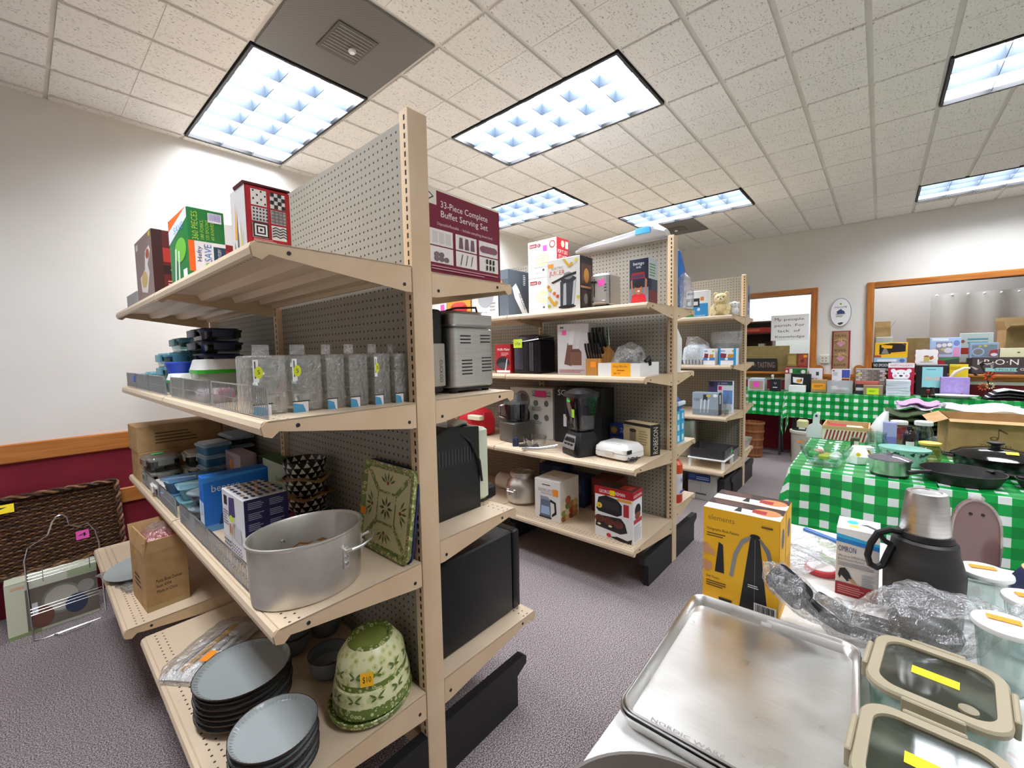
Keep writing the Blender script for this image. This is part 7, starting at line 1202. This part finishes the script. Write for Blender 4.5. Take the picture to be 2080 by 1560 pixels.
for k in range(10): a = k * 1.3; y, z = .06 * math.cos(a), .30 + .06 * math.sin(a * 1.7); m = MB(); m.add([(-.02, y, z), (-.03, y + .03, z + .02), (-.02, y + .06 * math.cos(a * 2), z + .03), (-.01, y + .02, z - .01)], [(0, 1, 2, 3)], C('#2c1a1a' if k % 3 else '#e8e2da', .7)); m.build('leaf', t)
# window sill left
fb('long_cardboard', 'long olive-brown cardboard panel on the left window sill', 'cardboard', 6.66, 1.50, .888, SZ, .34, .012, noisy('olive_card', '#8a7648', '#97834f', 12, .85), {'L': [('r', 0, .26, 1, .27, '#6a5a34'), ('r', 0, .62, 1, .63, '#a8945e')]})
fb('wine_sign', 'black wine tasting sign on the left window sill', 'sign', 6.625, 1.47, 1.02, SZ, .172, .02, '#161415', {'L': [('r', .02, .08, .98, .92, '#221e1e'), ('t', 'WINE', .08, .3, .42, '#a08268', .26, 0, 0), ('e', .42, .5, .045, .14, '#5a4a3e'), ('t', 'TASTING', .49, .3, .42, '#a08268', .45, 0, 0)]})
for i, (a, b, z, h, c) in enumerate(((.905, .80, SZ, .235, '#8a7a3a'), (.795, .685, SZ, .235, '#8f3a26'))): fb('boxed_book', ['gold and maroon boxed set on the left window sill', 'rust red boxed set with an orange sticker on the left window sill'][i], 'box', 6.60, a, b, z, h, .05, c, {'L': [('r', 0, 0, 1, .3, '#8c1c28'), ('e', .5, .14, .26, .1, '#b4504a'), ('e', .5, .14, .22, .08, '#8c1c28'), ('r', .12, .4, .88, .9, '#a8924a' if i == 0 else '#a04a2e')] + ([('r', .6, .78, .95, .92, '#f5a02a'), ('e', .5, .6, .18, .1, '#6a2418')] if i else [])}, 0, 'boxed sets')
# window sill right
fb('no_smoking_sign', 'black no smoking sign at the left end of the wide window sill', 'sign', 6.60, .058, -.10, SZ, .125, .01, '#171719', {'L': [('t', 'NO SMOKING', .05, .58, .28, '#f4f4f4', .9, 0, .03), ('t', 'IN HALLWAY', .05, .16, .28, '#f4f4f4', .9, 0, .03)]})
fb('puzzle_box', 'pale blue and white puzzle box under the toy digger box', 'box', 6.65, .05, -.23, SZ, .175, .09, '#dfe8f0', {'L': [('r', .0, .68, 1, 1, '#9cc8e4'), ('e', .86, .8, .08, .12, '#5a7ab4'), ('r', .1, .74, .7, .9, '#f0f4f8')]})
fb('toy_digger_box', 'yellow and black toy digger box on the wide window sill', 'toy box', 6.66, .045, -.235, SZ + .176, .172, .08, '#f2c31a', {'L': [('p', [(.14, .2), (.94, .3), (.94, .92), (.5, .96), (.14, .86)], '#1f1a18'), ('p', [(.2, .25), (.44, .25), (.36, .6), (.28, .62)], '#8a847a'), ('p', [(.3, .62), (.52, .6), (.55, .8), (.2, .86), (.2, .7)], '#f2b81a'), ('p', [(.48, .2), (.95, .3), (.95, .4), (.5, .32)], '#f2b81a'), ('r', 0, 0, .2, .15, '#b8461e'), ('e', .9, .88, .06, .07, '#5a5048')]})
fb('black_carton', 'black carton on the wide window sill supporting toy boxes', 'box', 6.655, -.41, -.64, SZ, .175, .09, '#2a2224', {'L': [('r', 0, .4, 1, 1, '#3f4a40'), ('e', .35, .62, .2, .25, '#b02830'), ('p', [(0, .9), (.5, .8), (1, .95), (1, 1), (0, 1)], '#4a8a5a')]})
fb('doll_set_box', 'pale blue and pink toy set box above the black carton', 'toy box', 6.66, -.412, -.648, SZ + .176, .212, .08, '#a9c4e6', {'L': [('r', .2, .15, .72, .78, '#8e8c9a'), ('e', .3, .6, .08, .1, '#ddd8e2'), ('e', .47, .62, .08, .1, '#ddd8e2'), ('e', .64, .64, .08, .1, '#e4e0e6'), ('e', .6, .35, .14, .14, '#d2cfd8'), ('e', .42, .4, .06, .06, '#d8b84a'), ('p', [(.74, .02), (.98, .02), (.96, .5), (.78, .5)], '#d692bc'), ('e', .86, .72, .1, .14, '#7a88c4'), ('r', .0, .0, .72, .14, '#b8b4d4'), ('r', .06, .84, .6, .96, '#e6eefa')]})
t = thing('mug_plaque', 'white scalloped plaque picturing a cocoa mug below the toy boxes', 'plaque', (6.56, -.383, TZ), 0); out = [(.088 * (1 + .03 * math.sin(i * PI / 2)) * max(-1, min(1, 1.35 * math.cos(2 * PI * i / 40))), .415 + .082 * (1 + .03 * math.sin(i * PI / 2)) * max(-1, min(1, 1.35 * math.sin(2 * PI * i / 40)))) for i in range(40)]
MB().prism([(y * 1.05, .415 + (z - .415) * 1.05) for y, z in out], 'x', .002, .01, C('#a0333c', .6)).build('red_edge', t); MB().prism(out, 'x', -.004, .002, C('#f2efec', .6)).build('board', t); m = MB(); printed(m, (-.0042, .088, .333), (0, -.176, 0), (0, 0, .164), [('r', .38, .2, .62, .55, '#d2b458'), ('e', .5, .55, .12, .05, '#8a5a3a'), ('p', [(.62, .5), (.78, .6), (.82, .42), (.7, .3), (.64, .34)], '#b0692e'), ('e', .5, .18, .3, .05, '#c9c2ba')]); m.build('painted_mug', t); MB().box(.012, -.006, 0, .02, .006, .46, C('#8a6a45', .7)).build('easel_leg', t)
fb('yellow_book', 'bright yellow box between the photo frame and the iron sign', 'box', 6.56, -.562, -.70, TZ, .335, .03, '#f0d21e', {'L': [('r', .06, .82, .6, .93, '#c8a80e')]})
t = thing('white_strap_bag', 'cream shoulder strap hanging over the lavender box', 'strap', (6.45, -.60, TZ), 0); MB().tube([(0, .05, .0), (0, .04, .2), (0, .0, .26), (0, -.06, .30), (.02, -.10, .30)], [.008, .012, .016, .014, .01], C('#e4dccb', .6), 8).build('strap', t)
fb('iron_sign', 'dark vintage iron and fold sign on the wide window sill', 'sign', 6.60, -.725, -1.10, SZ - .0, .175, .014, '#3a2f30', {'L': [('r', .015, .03, .985, .97, '#463a3b'), ('t', 'I·R·O·N', .11, .56, .32, '#f2e6d6', .74, 0, .02), ('p', [(.26, .16), (.84, .16), (.8, .27), (.84, .38), (.26, .38)], '#8fc4c0'), ('t', 'S·FOLD', .42, .21, .12, '#3a3a3c', .36), ('e', .92, .3, .04, .07, '#d8ccbc'), ('e', .92, .3, .025, .045, '#463a3b'), ('r', .3, .06, .8, .1, '#a05a58')]})
fb('black_carton', 'dark carton behind the iron sign holding up the boxes', 'box', 6.655, -.70, -1.25, SZ, .165, .09, '#2c2628', {})
fb('play_set_box', 'grey-blue clear play set box above the iron sign', 'toy box', 6.66, -.712, -.915, SZ + .166, .16, .08, '#8ea2bc', {'L': [('r', .08, .1, .95, .85, '#76808e'), ('e', .3, .4, .22, .28, '#9ab0d0'), ('e', .3, .4, .17, .2, '#7a7a78'), ('p', [(.68, .1), (.98, .1), (.98, .55), (.72, .48)], '#a8323c'), ('e', .85, .22, .12, .1, '#dfe6f0'), ('e', .36, .76, .06, .06, '#b0b04a'), ('e', .55, .78, .06, .06, '#c8c05a'), ('e', .75, .8, .06, .06, '#4a8a7a')]})
fb('cream_box', 'cream box at the right edge above the iron sign', 'box', 6.66, -.925, -1.20, SZ + .166, .10, .08, '#e4e0b4', {'L': [('e', .45, .55, .04, .06, '#3a3a36'), ('r', .0, .96, .4, 1, '#f0f0e8')]})
# the counter behind the wide window and its boxes
t = thing('storage_counter', 'wooden counter inside the room behind the wide window', 'counter', (6.98, -.9, .62), 0); MB().bbox(-.17, -1.2, .5, .27, 1.1, .54, OAK, .004).build('top', t); MB().box(-.15, -1.18, 0, .25, 1.08, .5, C('#7a5230', .6)).build('body', t)
CZ_ = 1.162
fb('white_carton', 'white carton behind the toy digger box inside the window', 'box', 6.85, .04, -.11, CZ_, .30, .12, '#eeeeec', {})
fb('brown_carton', 'small brown carton inside the window beside the toy set box', 'box', 6.87, -.24, -.42, CZ_, .28, .15, CARD, {}, 6)
openbox('brown_open_carton', 'open brown carton at the left corner inside the wide window', 6.99, -.09, CZ_, 7.2, .06, .42, {'F': (.09, 60), 'R': (.08, 80)}, {})
openbox('brown_open_carton', 'open brown carton at the right edge inside the wide window', 6.86, -1.42, CZ_, 7.12, -.97, .34, {'L': (.12, 20), 'R': (.16, 60), 'B': (.1, 75)}, {'L': [('e', .8, .5, .08, .1, '#e6d8c2')]}, 6)
fb('toy_carton', 'white and red toy box leaning inside the window', 'toy box', 6.83, -.655, -.90, CZ_ + .0, .315, .07, '#f2f0ee', {'L': [('r', .0, .28, .4, .5, '#d8402e'), ('r', .78, .3, 1, .48, '#d8402e'), ('lines', .24, .62, .86, .86, 2, '#6ab4cc'), ('e', .1, .72, .06, .06, '#c86a4a')]}, -4)
# bookcase with a red box seen through the left window
t = thing('bookcase', 'dark red-brown bookcase seen through the left window', 'bookcase', (7.15, 1.33, .62), 0); BKW = wood('bookcase_wood', '#5a2418', '#74321f', 'y')
MB().box(-.12, -.19, 0, .12, -.165, 1.12, BKW).build('side_panel', t); MB().box(-.12, .42, 0, .12, .445, 1.12, BKW).build('side_panel', t); MB().box(.10, -.165, 0, .12, .42, 1.12, C('#3a1810', .7)).build('back_panel', t)
for z in (.5, .72, .94, 1.1): MB().box(-.12, -.165, z, .10, .42, z + .02, BKW).build('shelf_board', t)
fb('red_game_box', 'red boxed game lying on the bookcase behind the left window', 'box', 7.05, 1.62, 1.17, .62 + .961, .07, .14, '#c4241e', {'L': [('r', .3, .3, .7, .7, '#e86a4a'), ('e', .1, .5, .05, .3, '#f0d8c8')]})
fb('cream_small_box', 'small cream box on the bookcase behind the left window', 'box', 7.05, 1.32, 1.24, .62 + .741, .06, .1, '#d8ccb0', {})
